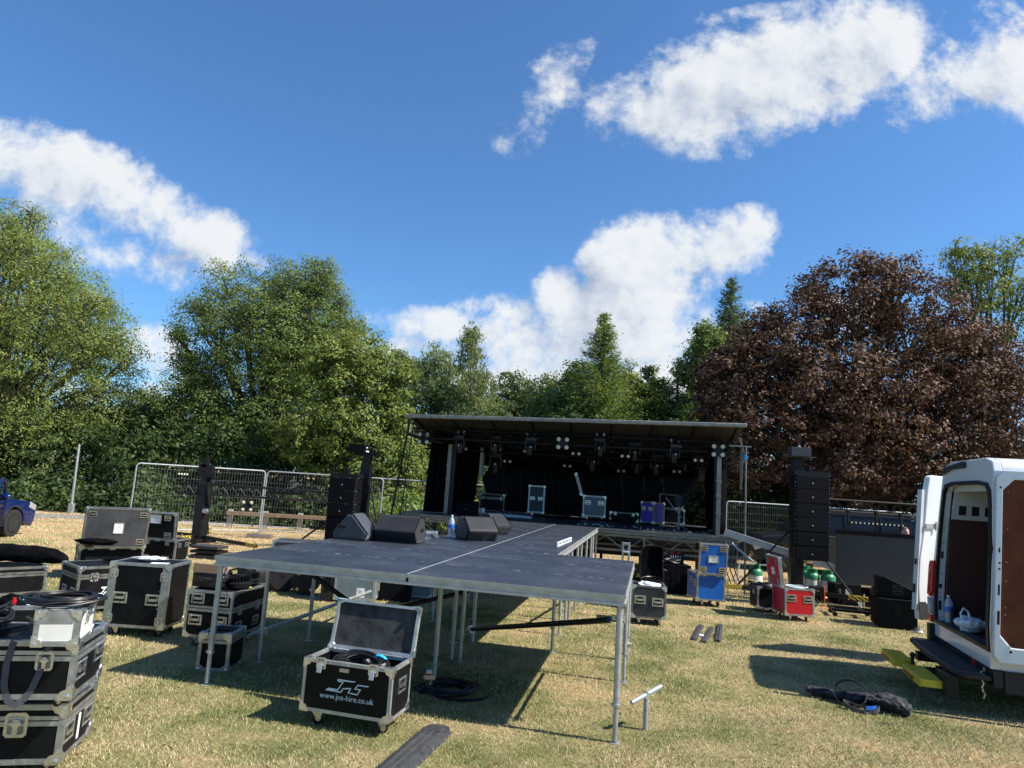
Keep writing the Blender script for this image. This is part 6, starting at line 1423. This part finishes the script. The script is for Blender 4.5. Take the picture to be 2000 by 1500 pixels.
# ------------------------------------------------------------------ sub and monitor near the van
sp = Vector((6.784,12.539,0)); e = thing('subwoofer', 'large black subwoofer box on the grass left of the van', 'speaker', sp, -.258)
b = MB(); b.box(0,.62,0,.60,.02,.515); b.build('cabinet', M['spk'], e, bevel=.012); b = MB(); b.ring([(.27,.25),(.35,.25),(.35,.42),(.27,.42)],[(.283,.265),(.337,.265),(.337,.405),(.283,.405)],-.004,.002,'y'); b.box(.283,.337,-.003,.002,.33,.342); b.build('handle', M['blk'], e); b = MB(); b.box(-.006,.002,.05,.55,.06,.48); b.build('grille', M['grille'], e)
e = thing('stage_monitor', 'black wedge speaker with side handles standing on the subwoofer', 'speaker', (7.12,12.72,.517), -.30)
b = MB(); b.prism([(-.24,0),(.34,0),(.34,.16),(-.16,.38),(-.24,.36)], -.18,.22, 'y'); b.build('cabinet', M['spk'], e, bevel=.015)
b = MB()
for z in (.08,.17): b.ring([(-.02,z),(.14,z),(.14,z+.06),(-.02,z+.06)],[(-.008,z+.012),(.128,z+.012),(.128,z+.048),(-.008,z+.048)],-.187,-.178,'y')
b.build('handle', M['screen'], e); b = MB(); b.box(-.247,-.239,-.16,.2,.02,.35); b.build('grille', M['grille'], e)
e = thing('dolly', 'low black frame dolly on castors beside the subwoofer', 'dolly', (GP(1655,1203).x, GP(1655,1203).y, 0), -.25); b = MB(); b.box(-.32,.5,-.25,-.18,.10,.15); b.box(-.32,.5,.18,.25,.10,.15); b.box(-.32,-.25,-.18,.18,.101,.149); b.box(.2,.27,-.18,.18,.101,.149); b.build('frame', M['blk'], e)
for x in (-.26,.4):
    for y in (-.2,.2): b = MB(); b.cyl((x,y-.015,.045),(x,y+.015,.045),.045,14); b.cyl((x,y,.06),(x,y,.10),.014,8); b.build('wheel', M['tyre'], e)

# ------------------------------------------------------------------ gas cylinders, trestle, cables
def cyl_():
    e = thing('gas_cylinder', '', 'gas cylinder'); b = MB(); b.lathe([(.12,0),(.15,.02),(.158,.06),(.158,.30),(.15,.34)], n=24); b.build('jacket', M['white'], e, smooth=True)
    b = MB()
    for k in range(10):
        t = 2*PI*k/10; R = Matrix.Rotation(t,4,'Z')
        for i in range(3): b.box(.150,.162,-.045,-.0,.06+i*.08,.085+i*.08,R @ Matrix.Rotation(.5,4,'X')) ; 
    b.build('chevron', M['galvlight'], e)
    b = MB(); b.lathe([(.158,.335),(.155,.40),(.13,.455),(.105,.47),(.11,.535),(.12,.54),(.12,.55),(.09,.55),(.088,.48),(.0,.47)], n=24); b.build('shroud', M['green'], e, smooth=True)
    b = MB(); b.box(-.03,.03,-.125,-.105,.49,.525); b.build('grip_hole', M['blk'], e); return e
GC = cyl_()
for i, (u, v, y, t) in enumerate([(1308,1140,16.4,'green and white gas cylinder standing alone by the trestle left of the tower'),(1553,1140,16.4,'gas cylinder half hidden by the left side of the right tower'),(1586,1140,16.3,'green and white gas cylinder just right of the tower mast'),(1617,1140,16.2,'rightmost green and white gas cylinder, by the screen'),(1572,1128,16.9,'gas cylinder behind the others, directly behind the tower mast')]):
    o = GC if i == 0 else dup(GC); u = 1475 if i == 0 else u; p = PY(u, 1125, y); o.location = (p.x, y, 0); o.rotation_euler = (0,0,.7*i); o.scale = (1.05,1.05,1.08); o['label'] = t; o['group'] = 'green and white gas cylinders'
p = GP(1473,1138); e = thing('trestle', 'low silver trestle between the blue case and the red case', 'trestle', (p.x,p.y,0), -.1)
b = MB(); b.box(-.42,.42,-.04,.04,.44,.47); b.build('top', M['galvlight'], e); b = MB()
for x in (-.38,.38):
    for s in (-1,1): b.cyl((x,s*.03,.44),(x-.1*(1 if x < 0 else -1),s*.22,0),.016,6)
b.build('legs', M['galvlight'], e)
coil('cable_coil', 'orange cable heaped on the grass under the right tower leg', GP(1628,1173), .10, .24, 7, .010, flat=.6, seed=71, mat_='orange', sx=1.5, tail=3)
coil('cable_heap', 'black cables trailing on the grass beside the orange one', GP(1600,1168), .12, .3, 6, .010, seed=72, sx=1.5, tail=4)
e = thing('cable_drop', 'black and orange cables hanging from the bottom of the right line array', 'cable', (PR_.x,14.25,0)); b = MB(); b.tube([(.22,0,.45),(.24,.02,.3),(.20,.05,.12),(.15,.1,.02)],.010,6); b.tube([(.12,0,.45),(.16,.03,.25),(.13,.05,.05),(.2,.2,.01)],.008,6); b.build('black_cable', M['cable'], e, smooth=True); b = MB(); b.tube([(.27,0,.47),(.30,.02,.32),(.29,.0,.15),(.22,.0,.03),(.4,.1,.01)],.009,6); b.build('orange_cable', M['orange'], e, smooth=True)
e = thing('plastic_cup', 'clear plastic cup in the grass under the tower leg', 'cup', GP(1680,1187)); b = MB(); b.lathe([(.03,0),(.042,.11),(.044,.112),(.041,.11),(.029,.004)], n=16); b.build('cup', M['clear'], e, smooth=True)

# ------------------------------------------------------------------ chair, draped table, trestle legs by the deck
cx, cy = PY(1268,1100,12.9).x, 12.9
e = thing('office_chair', 'black mesh-backed office chair with padded arms right of the deck', 'chair', (cx,cy,0), .25)
b = MB(); vs = []; fs = []
for i in range(9):
    for j in range(9):
        s = (i/8-.5); t = j/8; w2 = .46*(1-.10*t*t); vs.append((s*w2, -.04+.10*(2*s)**2*-1+.10*t*(1-t)*2, .58+.56*t-.03*(2*s)**4))
for i in range(8):
    for j in range(8): q = i*9+j; fs.append((q,q+9,q+10,q+1))
edge = [vs[i*9] for i in range(9)]+[vs[8*9+j] for j in range(1,9)]+[vs[i*9+8] for i in range(7,-1,-1)]+[vs[j] for j in range(7,0,-1)]
b.tube(edge, .014, 6, True); b.build('back_frame', M['blkgloss'], e, smooth=True)
b = MB()
for j in range(1,24): 
    z = j/24; b.tube([(-.225+.02*z,.06*0-.10+.2*z*(1-z)-.04,.58+.55*z),(0,-.04+.2*z*(1-z),.58+.55*z),(.225-.02*z,-.14+.2*z*(1-z),.58+.55*z)], .0035, 4)
for i in range(1,14): s = (i/14-.5); b.tube([(s*.45,-.04-.4*s*s*1,.58),(s*.43,.01-.4*s*s,.86),(s*.41,-.04-.4*s*s,1.13)], .003, 4)
b.add(vs, fs); b.build('back_mesh', M['blkcloth'], e)
b = MB(); b.prism([(-.24,-.20),(.24,-.20),(.25,.1),(.20,.27),(-.20,.27),(-.25,.1)], .46,.53,'z'); b.build('seat', M['blkcloth'], e, bevel=.03, seg=3)
for s in (-1,1):
    b = MB(); b.tube([(s*.24,.0,.47),(s*.31,.02,.52),(s*.31,.03,.68)],.017,8); b.build('arm_post', M['blkgloss'], e, smooth=True); b = MB(); b.sphere((s*.31,.05,.70),.14,14,8,(.32,.95,.16)); b.build('armrest', M['rubber'], e, smooth=True)
b = MB(); b.cyl((0,0,.10),(0,0,.46),.03,12); 
for k in range(5): t = 2*PI*k/5; b.cyl((0,0,.12),(.3*math.cos(t),.3*math.sin(t),.07),.02,6)
b.build('base', M['blkgloss'], e)
for k in range(5): t = 2*PI*k/5; b = MB(); b.cyl((.3*math.cos(t)-.02,.3*math.sin(t),.03),(.3*math.cos(t)+.02,.3*math.sin(t),.03),.03,12); b.build('castor', M['tyre'], e)
tp = GP(1318,1160); e = thing('draped_table', 'low table hidden under a black cloth beside the blue case', 'table', (tp.x-.06,tp.y+.25,0), .05); b = MB(); n = 60; vs = []; fs = []
per = [(-.22,-.35),(.36,-.35),(.36,.35),(-.22,.35)]
def perim(t):
    t = (t % 1)*4; i = int(t); f = t-i; p, q = per[i], per[(i+1) % 4]; return (p[0]+(q[0]-p[0])*f, p[1]+(q[1]-p[1])*f)
for j in range(5):
    for k in range(n):
        x, y = perim(k/n); w3 = 1+.04*math.sin(k*1.9)*(j/4); vs.append((x*w3, y*w3, .60*(1-j/4)+.004))
for j in range(4):
    for k in range(n): fs.append((j*n+k,(j+1)*n+k,(j+1)*n+(k+1)%n,j*n+(k+1)%n))
fs.append(tuple(range(n))); b.add(vs, fs); b.build('cloth', M['blkcloth'], e, smooth=True)
b = MB(); b.box(-.2,.34,-.3,.3,.57,.598); b.build('table_top', M['blk'], e)
coil('cable_heap', 'black cables heaped on the draped table', (tp.x-.05,tp.y+.15,.607), .08,.15,10,.012, seed=77, flat=.9, sx=1.2, zs=3)
e = thing('equipment_rack', 'small black rack unit with white buttons standing on the draped table', 'rack', (tp.x+.12,tp.y+.5,.606), -.1); b = MB(); b.box(-.17,.17,-.06,.08,0,.26); b.build('housing', M['blkgloss'], e, bevel=.008); b = MB()
for i in range(5):
    for j in range(4): b.box(-.12+i*.05,-.10+i*.05,-.066,-.055,.03+j*.035,.045+j*.035)
b.build('button', M['paper'], e); b = MB(); b.box(-.13,-.04,-.064,-.058,.18,.23); b.box(.01,.10,-.064,-.058,.18,.23); b.build('display', M['redled'], e)
p = PY(1222,1090,11.8); e = thing('folding_leg', 'pair of silver folding legs standing up behind the right deck corner', 'folding legs', (p.x,11.8,0), -.2); b = MB()
for s in (-1,1): b.box(s*.05-.018,s*.05+.018,-.015,.015,0,p.z+.26)
b.box(-.032,.032,-.02,.02,p.z+.22,p.z+.255); b.cyl((-.05,-.02,p.z+.1),(.05,-.02,p.z+.1),.02,8); b.build('frame', M['galvlight'], e, bevel=.003)
for i, (u, v, lb, m) in enumerate([(1300,1088,'yellow steel ramp lying under the stage','yellow')]):
    p = GP(u, v); p = PY(u, v, 16.6); e = thing('yellow_beam', lb, 'beam', (p.x,16.9,.0), -.1); b = MB(); b.box(-.6,.6,-.1,.1,.02,.16); b.box(-.55,.55,-.11,-.1,.06,.12); b.build('beam', M[m], e, bevel=.01)
e = thing('timber_pallet', 'stack of dark timber lengths behind the two cardboard-topped cases', 'timber stack', (GP(405,1090).x, GP(405,1090).y, 0), -.15); 
for i in range(3): b = MB(); b.box(-.3,.35,-.22,.22,.02+i*.10,.08+i*.10); b.build('board', M['blk' if i%2 else 'rubber'], e)

# ------------------------------------------------------------------ van
VN = Vector((5.24,7.5,0)); VY = math.atan2(-.28,.96)
v = thing('white_van', 'large white high-roof van with both rear doors open at the right edge', 'van', VN, VY)
out = [(.02,.50),(-.0,.95),(.0,1.35),(.035,1.75),(.09,2.35),(.11,2.60),(.17,2.71),(.36,2.755),(1.64,2.755),(1.83,2.71),(1.89,2.60),(1.91,2.35),(1.965,1.75),(2.0,1.35),(2.0,.95),(1.98,.50)]
inn = [(.07,.70),(.07,.95),(.07,1.35),(.09,1.75),(.15,2.20),(.19,2.36),(.28,2.44),(.55,2.47),(1.45,2.47),(1.69,2.44),(1.76,2.36),(1.775,2.20),(1.795,1.75),(1.80,1.35),(1.80,.95),(1.80,.70)]
lin = [(y*.93+.07, z-.05 if z > 2.3 else z) for y, z in out]
b = MB(); b.ring(out, inn, .0, .10, 'x'); b.build('rear_frame', M['van'], v, bevel=.012)
sm = lambda pts, k: [(1+(y-1)*k, 1.6+(z-1.6)*k) for y, z in pts]
b = MB(); b.ring(out, sm(out, .955), .1001, 5.4, 'x'); b.build('body', M['van'], v, smooth=True, flat_angle=50)
b = MB(); b.prism(out, 5.4, 5.45, 'x'); b.prism([(.1,.5),(.1,1.25),(.18,1.45),(1.82,1.45),(1.9,1.25),(1.9,.5)], 5.45, 6.2, 'x'); b.build('cab_front', M['van'], v, bevel=.05)
# seal + dark rain gutter, spoiler lamp
b = MB(); i2 = [(1+(y-1)*.985, 1.585+(z-1.585)*.985) for y, z in inn]; i3 = [(1+(y-1)*1.06, 1.585+(z-1.585)*1.03) for y, z in inn]; b.ring(i3, i2, -.016, .02, 'x'); b.build('door_seal', M['cable'], v)
b = MB(); b.prism([(1.02,2.66),(1.05,2.745),(1.78,2.69),(1.86,2.60),(1.80,2.60),(1.5,2.655)], -.035, .0, 'x'); b.build('high_brake_lamp', M['bumper'], v, bevel=.008)
# interior
b = MB(); b.box(.02,5.3,.20,1.80,.60,.695); b.build('load_floor', M['bumper'], v)
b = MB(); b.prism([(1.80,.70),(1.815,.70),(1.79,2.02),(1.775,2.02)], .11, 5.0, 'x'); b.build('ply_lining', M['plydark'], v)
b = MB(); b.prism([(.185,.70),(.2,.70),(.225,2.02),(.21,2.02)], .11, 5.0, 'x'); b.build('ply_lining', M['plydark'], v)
# inner rib frame with window-like holes high on the far wall
b = MB(); y0 = 1.765
b.box(.11,3.4,y0-.02,y0,2.02,2.08); b.box(.11,3.4,y0-.06,y0-.04,2.30,2.44)
xs = [.11,.19,.29,.35,.45,.51,.61,.67,.77,.9,1.1,1.3,1.6,3.4]
for i in range(0, len(xs)-1, 2): b.box(xs[i], xs[i+1], y0-.024, y0-.002, 2.081, 2.20)
b.box(.11,3.4,y0-.05,y0-.02,2.201,2.299)
b.box(.11,.2,.22,1.78,2.38,2.46); b.build('inner_ribs', M['vanin'], v)
b = MB(); b.box(.11,3.4,y0+.02,y0+.03,2.02,2.45); b.build('rib_backing', M['bumper'], v)
b = MB(); b.box(.11,3.5,.25,1.75,2.47,2.50); b.build('inner_roof', M['vanin'], v)
b = MB(); b.box(3.5,3.54,.2,1.8,.7,2.46); b.build('bulkhead', M['bumper'], v)
b = MB(); b.box(.101,.115,1.55,1.80,.72,.90); b.box(.05,.13,.22,1.78,.695,.71); b.build('threshold', M['rubber'], v)
b = MB()
for z, h in ((1.50,.09),(1.12,.05),(.84,.12)): b.box(.03,.06,1.790,1.7985,z,z+h)
for z in (.75,1.0,1.3,1.7,1.9): b.cyl((.05,1.799,z),(.05,1.785,z),.008,6)
b.build('latch_slot', M['blk'], v)
# tail lamp on the far rear corner, lower trim
b = MB(); b.prism([(1.88,1.46),(1.985,1.46),(2.02,1.38),(2.02,1.0),(1.93,.98),(1.88,1.05)], -.05, .14, 'x'); tl_ = b.build('tail_lamp', M['tail'], v, bevel=.02)
b = MB(); b.prism([(1.90,.76),(2.0,.76),(2.02,.985),(1.93,.965),(1.89,.9)], -.045, .13, 'x'); b.build('lamp_lens', M['tailclear'], tl_, bevel=.015)
b = MB(); b.prism([(1.90,.66),(2.0,.66),(2.01,.755),(1.90,.755)], -.045, .12, 'x'); b.build('lamp_lens', M['tail'], tl_, bevel=.015)
b = MB(); b.prism([(.01,.32),(.01,.50),(.3,.60),(1.7,.60),(1.99,.50),(1.99,.32)], .02, .12, 'x'); b.box(-.06,.08,1.86,2.0,.34,.64); b.build('rear_valance', M['bumper'], v, bevel=.01)
b = MB(); b.box(.08,.10,1.55,1.62,.42,.50); b.box(.0,.02,.5,.57,.42,.50); b.build('reflector', M['hazred'], v)
b = MB(); b.box(.12,5.9,-.01,.03,.28,.50); b.box(.12,5.9,1.97,2.01,.28,.50); b.build('side_sill', M['bumper'], v)
for x in (1.35, 5.0):
    for y in (.02,1.76): b = MB(); b.lathe([(.30,0),(.35,.03),(.35,.19),(.30,.22)], (x,y,.35), 28, 'y'); w_ = b.build('wheel', M['tyre'], v, smooth=True); b = MB(); b.lathe([(0,-.01),(.2,-.01),(.22,.03),(.22,.2),(0,.2)], (x,y+.005,.35), 20, 'y'); b.build('rim', M['rim'], w_, smooth=True)
# bumper step and yellow step plates on the tow bar
b = MB(); b.prism([(-.33,.14),(-.35,1.0),(-.30,1.86),(-.24,1.98),(.0,1.98),(.0,.0),(-.24,.0)], .38, .43, 'z'); s_ = b.build('rear_step', M['bumper'], v, bevel=.012)
b = MB()
for i in range(9): b.box(-.28+i*.030,-.265+i*.030,.16,1.82,.430,.436)
b.build('tread', M['rubber'], s_)
b = MB(); b.box(-.35,.1,.5,.62,.26,.36); b.box(-.35,.1,1.3,1.42,.26,.36); b.box(-.42,-.30,.02,.35,.16,.375); b.cyl((-.50,.95,.24),(-.50,.95,.36),.02,10); b.sphere((-.50,.95,.385),.032,10,8); b.box(-.52,-.1,.90,1.0,.20,.26); b.build('tow_bar', M['blk'], v)
for (y0_, y1_, x0_) in ((.16,.86,-.62),(1.06,1.70,-.66)):
    b = MB(); b.box(x0_,x0_+.22,y0_,y1_,.245,.262)
    for i in range(6): b.box(x0_+.01+i*.036,x0_+.024+i*.036,y0_+.01,y1_-.01,.2621,.290)
    b.box(x0_-.014,x0_,y0_,y1_,.20,.285); b.box(x0_,x0_+.22,y0_-.014,y0_,.21,.285); b.box(x0_,x0_+.22,y1_,y1_+.014,.21,.285); t_ = b.build('yellow_step', M['yellow'], v)
    b = MB(); b.box(x0_-.018,x0_-.0135,y0_+.25,y1_-.02,.212,.25); b.build('reflector_strip', M['hazred'], t_)
b = MB(); rr = random.Random(2)
for i in range(9): z = .50-.035*i; b.cyl((-.06+rr.uniform(-.01,.01),.06,z),(-.06+rr.uniform(-.02,.02),.07,z-.035),.010,6)
b.build('chain', M['steel'], v)
# right door folded back along the near side, lining out
dv = MB(); O = [(.02,.60),(.02,2.60),(.80,2.60),(1.0,2.60),(1.0,.60),(.80,.60)]
dg = [(.01,.62),(.01,2.50),(.09,2.60),(.93,2.60),(1.0,2.54),(1.0,.62)]; di = [(.10,.92),(.10,2.36),(.18,2.50),(.86,2.50),(.93,2.44),(.93,.72)]
di = [(.10,.95),(.10,2.38),(.18,2.50),(.86,2.50),(.93,2.42),(.93,.76)]
di6 = [(.17,.76),(.075,.88),(.075,2.38),(.18,2.50),(.93,2.50),(.93,.76)]; dg6 = [(.06,.60),(.01,.66),(.01,2.52),(.07,2.60),(1.0,2.60),(1.0,.60)]
dv.ring(dg6, di6, -.085, -.02, 'y'); door = dv.build('rear_door', M['van'], v, bevel=.012, seg=3); door.rotation_euler = (-.055,0,.0); door.location = (-.03,-.10,.0)
door['label'] = 'right rear door folded back with brown ply lining outwards'
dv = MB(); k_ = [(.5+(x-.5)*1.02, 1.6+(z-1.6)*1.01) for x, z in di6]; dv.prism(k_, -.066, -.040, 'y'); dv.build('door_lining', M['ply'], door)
dv = MB(); 
dv = None
for x, z, w3, h3 in ((.055,1.72,.016,.05),(.06,1.28,.018,.11),(.06,1.60,.02,.02),(.06,1.54,.02,.02),(.062,.98,.024,.14),(.05,2.40,.02,.02)): dv = MB(); dv.box(x-w3/2,x+w3/2,-.0865,-.08,z,z+h3); dv.build('door_slot', M['blk'], door)
for x, z in ((.16,.72),(.18,.80)): dv = MB(); dv.cyl((x,-.087,z),(x,-.08,z),.014,10); dv.build('door_plug', M['blk'], door)
rr = random.Random(6); dv = MB()
for i in range(12): dv.cyl((rr.uniform(.14,.9),-.0675,rr.uniform(.85,2.45)),(0,0,0),.0,3) if False else dv.sphere((rr.choice((.13,.9,rr.uniform(.2,.85))),-.067,rr.uniform(.85,2.45)),.006,6,4)
dv.build('lining_rivet', M['steel'], door)
# left door swung out beyond the far corner
H_ = Vector((5.82,9.70,0)); R_ = Matrix.Rotation(-VY,4,'Z') @ Matrix.Translation(H_-VN)
Hl = R_.translation; hl_ = Matrix.Rotation(-VY,4,'Z') @ (H_-VN)
dl = MB(); prof = [(0,.62),(.0,1.35),(-.03,1.7),(-.0,2.2),(.03,2.55),(.12,2.60),(.85,2.60),(.9,2.5),(.9,.62)]
dl.prism([(.0,.62),(-.03,1.05),(-.04,1.45),(.01,1.85),(.03,2.40),(.06,2.58),(.12,2.61),(.88,2.61),(.9,.62)], 0, .09, 'y'); ld = dl.build('rear_door', M['van'], v, bevel=.02, seg=3); ld.location = hl_; ld.rotation_euler = (0,0,math.radians(24)-VY); ld['label'] = 'left rear door swung right round beyond the tail lamp'
dl = MB(); dl.box(-.06,-.005,.02,.085,.75,2.40); dl.build('door_edge', M['vanin'], ld)
dl = MB()
for z, h3 in ((1.36,.08),(.98,.12)): dl.box(-.062,-.058,.035,.065,z,z+h3)
dl.build('door_slot', M['blk'], ld)
dl = MB(); dl.box(.02,.20,-.02,-.001,1.86,1.93); dl.cyl((.21,-.03,1.84),(.21,-.03,1.96),.014,8); dl.build('hinge', M['galv'], ld)
dl = MB(); dl.box(-.02,.2,-.008,.0,.62,.86); dl.build('corner_trim', M['bumper'], ld)
lettering(ld, 'IVECO', .115, Matrix.Translation((.30,-.002,.98)), M['cable'], 'lettering', bold=.002)
p = GP(1838,1198,.70); bottle('water_bottle', 'large clear water bottle just inside the van doorway', (5.80,9.05,.71), .34, .05)
o = crumple('carrier_bag', 'white plastic carrier bag slumped on the van floor', (5.72,8.52,.712), .19, .15, .15, M['plasticbag'], 'bag', 81, .3, amp=.25)
tb = MB(); tb.tube([(-.10,.02,.10),(-.12,.03,.20),(-.07,.03,.26),(-.01,.02,.22),(.0,0,.12)],[.016,.012,.010,.012,.02],8); h = tb.build('bag_handle', M['plasticbag'], o, smooth=True)
for i, (x, y, s, lb) in enumerate([(7.1,7.9,.5,'dark crate in the depth of the van load bay'),(7.0,8.5,.38,'dark box behind the carrier bag in the van'),(6.6,9.2,.30,'low dark box by the far wall inside the van')]):
    e = thing('storage_crate', lb, 'crate', (x,y,.70), VY); b = MB(); b.box(-s*.6,s*.6,-s*.5,s*.5,0,s); b.ring([(-s*.63,-s*.53),(s*.63,-s*.53),(s*.63,s*.53),(-s*.63,s*.53)],[(-s*.55,-s*.45),(s*.55,-s*.45),(s*.55,s*.45),(-s*.55,s*.45)], s*.9,s*1.0,'z'); b.build('shell', M['bumper'], e, bevel=.01)
e = thing('wire_bundle', 'pale wires and foil scrap on the grass under the open van door', 'wires', GP(1793,1236)); b = MB()
for i in range(5): b.tube([(rr.uniform(-.1,.1),rr.uniform(-.1,.1),.01),(rr.uniform(-.05,.1),0,.12),(rr.uniform(0,.2),.1,.02)],.004,4)
b.build('wire', M['galvlight'], e); o = crumple('foil', None, (0,0,0), .09,.05,.03, M['steel'], '', 3); o.parent = e

def rake(o):
    for c in o.children:
        if c.type == 'MESH' and not c.name.startswith(('wheel','rear_step','yellow_step','tow_bar','rear_valance','side_sill')):
            mi = c.matrix_local.inverted()
            for vtx in c.data.vertices:
                w_ = c.matrix_local @ vtx.co; k = max(0, 1-max(0, w_.x)/1.2) if not c.name.startswith('rear_door') else 1
                w_.x += .075*max(0, w_.z-1.0)*k
                if w_.y > 1 and not c.name.startswith('rear_door'): w_.y -= .07*max(0, w_.z-1.5)
                vtx.co = mi @ w_
            for g_ in c.children:
                if g_.type == 'MESH':
                    m_ = c.matrix_local @ g_.matrix_local; mi2 = m_.inverted()
                    for vtx in g_.data.vertices: w_ = m_ @ vtx.co; w_.x += .075*max(0, w_.z-1.0); vtx.co = mi2 @ w_
bpy.context.view_layer.update(); rake(v)

# ------------------------------------------------------------------ cars
def car(label, pos, yaw, paint, L=4.2, W2=.88, roof=1.45, belt=.92, hood=.88, suv=False, name='parked_car', cat='car', group='vehicles parked around the field'):
    """front towards +x"""
    e = thing(name, label, cat, pos, yaw, group); wr = .33 if not suv else .38; f = L/2; ax_f, ax_r = f-.82, -f+.80; g = .20 if not suv else .30
    b = MB(); prof = []
    def arch(cx): return [(cx+ (wr+.06)*math.cos(t), wr+(wr+.06)*math.sin(t)) for t in [PI*k/10 for k in range(11)]]
    low = [(-f+.05,g+.1)]+[(x, max(z, g)) for x, z in arch(ax_r)[::-1]]+[(x, max(z, g)) for x, z in arch(ax_f)[::-1]]+[(f-.12,g),(f-.02,g+.15)]
    top = [(f,.55),(f-.04,.72),(f-.30,hood-.04),(f-.95,hood+.05),(f-1.2,belt+.02),(-f+.6,belt+.05),(-f+.1,belt+.02),(-f,.6)]
    b.prism(low+top, -W2, W2, 'y'); body = b.build('body', M[paint], e, bevel=.05, seg=3)
    b = MB(); rr_ = roof; gh = [(f-1.15,belt),(f-1.85,rr_-.05),(f-2.3,rr_),(-f+.9,rr_-.02),(-f+.35 if not suv else -f+.3,rr_-.12),(-f+.15,belt+.03)]
    lo = W2-.06; hi = W2-.22; vs = []
    for s in (-1,1):
        for (x, z) in gh: w3 = lo+(hi-lo)*(z-belt)/(rr_-belt); vs.append((x, s*w3, z))
    n = len(gh); b.add(vs, [tuple(range(n)), tuple(range(n, 2*n))[::-1]]+[(i,(i+1)%n,n+(i+1)%n,n+i) for i in range(n)]); b.build('windows', M['glass'], e, bevel=.02)
    b = MB(); hw = hi+.01
    b.box(-f+.45, f-1.95, -hw, hw, rr_-.035, rr_+.012)
    for s in (-1,1):
        def P_(x, z): return (x, s*(lo+(hi-lo)*(z-belt)/(rr_-belt)+.012), z)
        for (q0, q1) in (((f-1.15,belt),(f-1.9,rr_)),((f-1.9,rr_),(-f+.5,rr_)),((-f+.2,belt+.03),(-f+.5,rr_)),((-.1,belt),(-.1,rr_)),((-1.15,belt),(-1.1,rr_)),((f-1.15,belt),(-f+.2,belt))): b.cyl(P_(*q0), P_(*q1), .028, 6)
    b.build('roof', M[paint], e)
    for cx in (ax_f, ax_r):
        for s in (-1,1):
            b = MB(); b.lathe([(wr*.82,-.10),(wr,-.085),(wr,.085),(wr*.82,.10)], (cx,s*(W2-.10),wr), 28, 'y'); w_ = b.build('wheel', M['tyre'], e, smooth=True)
            b = MB(); b.ring([(wr*.70*math.cos(t)+cx,wr*.70*math.sin(t)+wr) for t in [2*PI*k/24 for k in range(24)]],[(wr*.62*math.cos(t)+cx,wr*.62*math.sin(t)+wr) for t in [2*PI*k/24 for k in range(24)]], *sorted((s*(W2-.0),s*(W2-.06))), 'y')
            for k in range(5): t = 2*PI*k/5+.3; b.cyl((cx,s*(W2-.02),wr),(cx+wr*.66*math.cos(t),s*(W2-.01),wr+wr*.66*math.sin(t)),.022,6)
            b.build('rim', M['rim'], w_)
    for s in (-1,1):
        b = MB(); b.prism([(f-.06,.60),(f-.02,.74),(f-.28,.84),(f-.34,.70)], *sorted((s*(W2-.30),s*(W2+.008))), 'y'); b.build('headlight', M['tailclear'], e, bevel=.02)
        b = MB(); b.box(*sorted((-f-.01,-f+.12)), *sorted((s*(W2-.28),s*(W2-.02))), .70,.86); b.build('tail_light', M['tail'], e, bevel=.015)
        b = MB(); b.sphere((f-1.45,s*(W2+.12),belt+.08),.13,12,8,(.6,.9,.6)); b.build('wing_mirror', M[paint], e, smooth=True)
    b = MB(); b.box(f-.02,f+.01,-.4,.4,.38,.60); b.build('front_grille', M['bumper'], e, bevel=.01)
    return e
bc = GP(10,1049); cyw = math.radians(93); wx, wy = 4.1/2-.82, -.80; cr = car('bright blue hatchback with its driver door open at the left edge', (bc.x-(wx*math.cos(cyw)-wy*math.sin(cyw)), bc.y+.1-(wx*math.sin(cyw)+wy*math.cos(cyw)), 0), cyw, 'carblue', L=4.1)
# open front door, hinged at the A pillar and swung towards the camera
b = MB(); b.ring([(0,.30),(0,.95),(-.25,1.38),(-.62,1.46),(-.98,1.40),(-1.08,.95),(-1.0,.30)],[(-.10,.90),(-.12,.98),(-.30,1.30),(-.62,1.39),(-.92,1.33),(-.98,.98),(-.96,.90)], -.04, .03, 'y'); 
b.box(-1.03,-.02,-.04,.03,.31,.93); d_ = b.build('open_door', M['carblue'], cr, bevel=.012); d_.location = (.72,-.90,0); d_.rotation_euler = (0,0,math.radians(24)); b = MB(); b.box(-.97,-.08,.031,.06,.38,.90); b.build('door_card', M['blkgloss'], d_, bevel=.02)
p = PY(1625,1040,21); car('dark grey double-cab pickup behind the right speaker tower and screen', (p.x+.25, 21.5, 0), PI-.12, 'cardark', L=5.2, W2=.93, roof=1.83, belt=1.15, hood=1.08, suv=True, name='parked_pickup', cat='pickup truck')
p = PY(1800,1040,23.5); car('pale silver car parked behind the person at the right', (p.x+.8, 24.6, 0), PI-.1, 'carsilver', L=4.6, W2=.9, roof=1.75, belt=1.05, hood=1.0, suv=True)
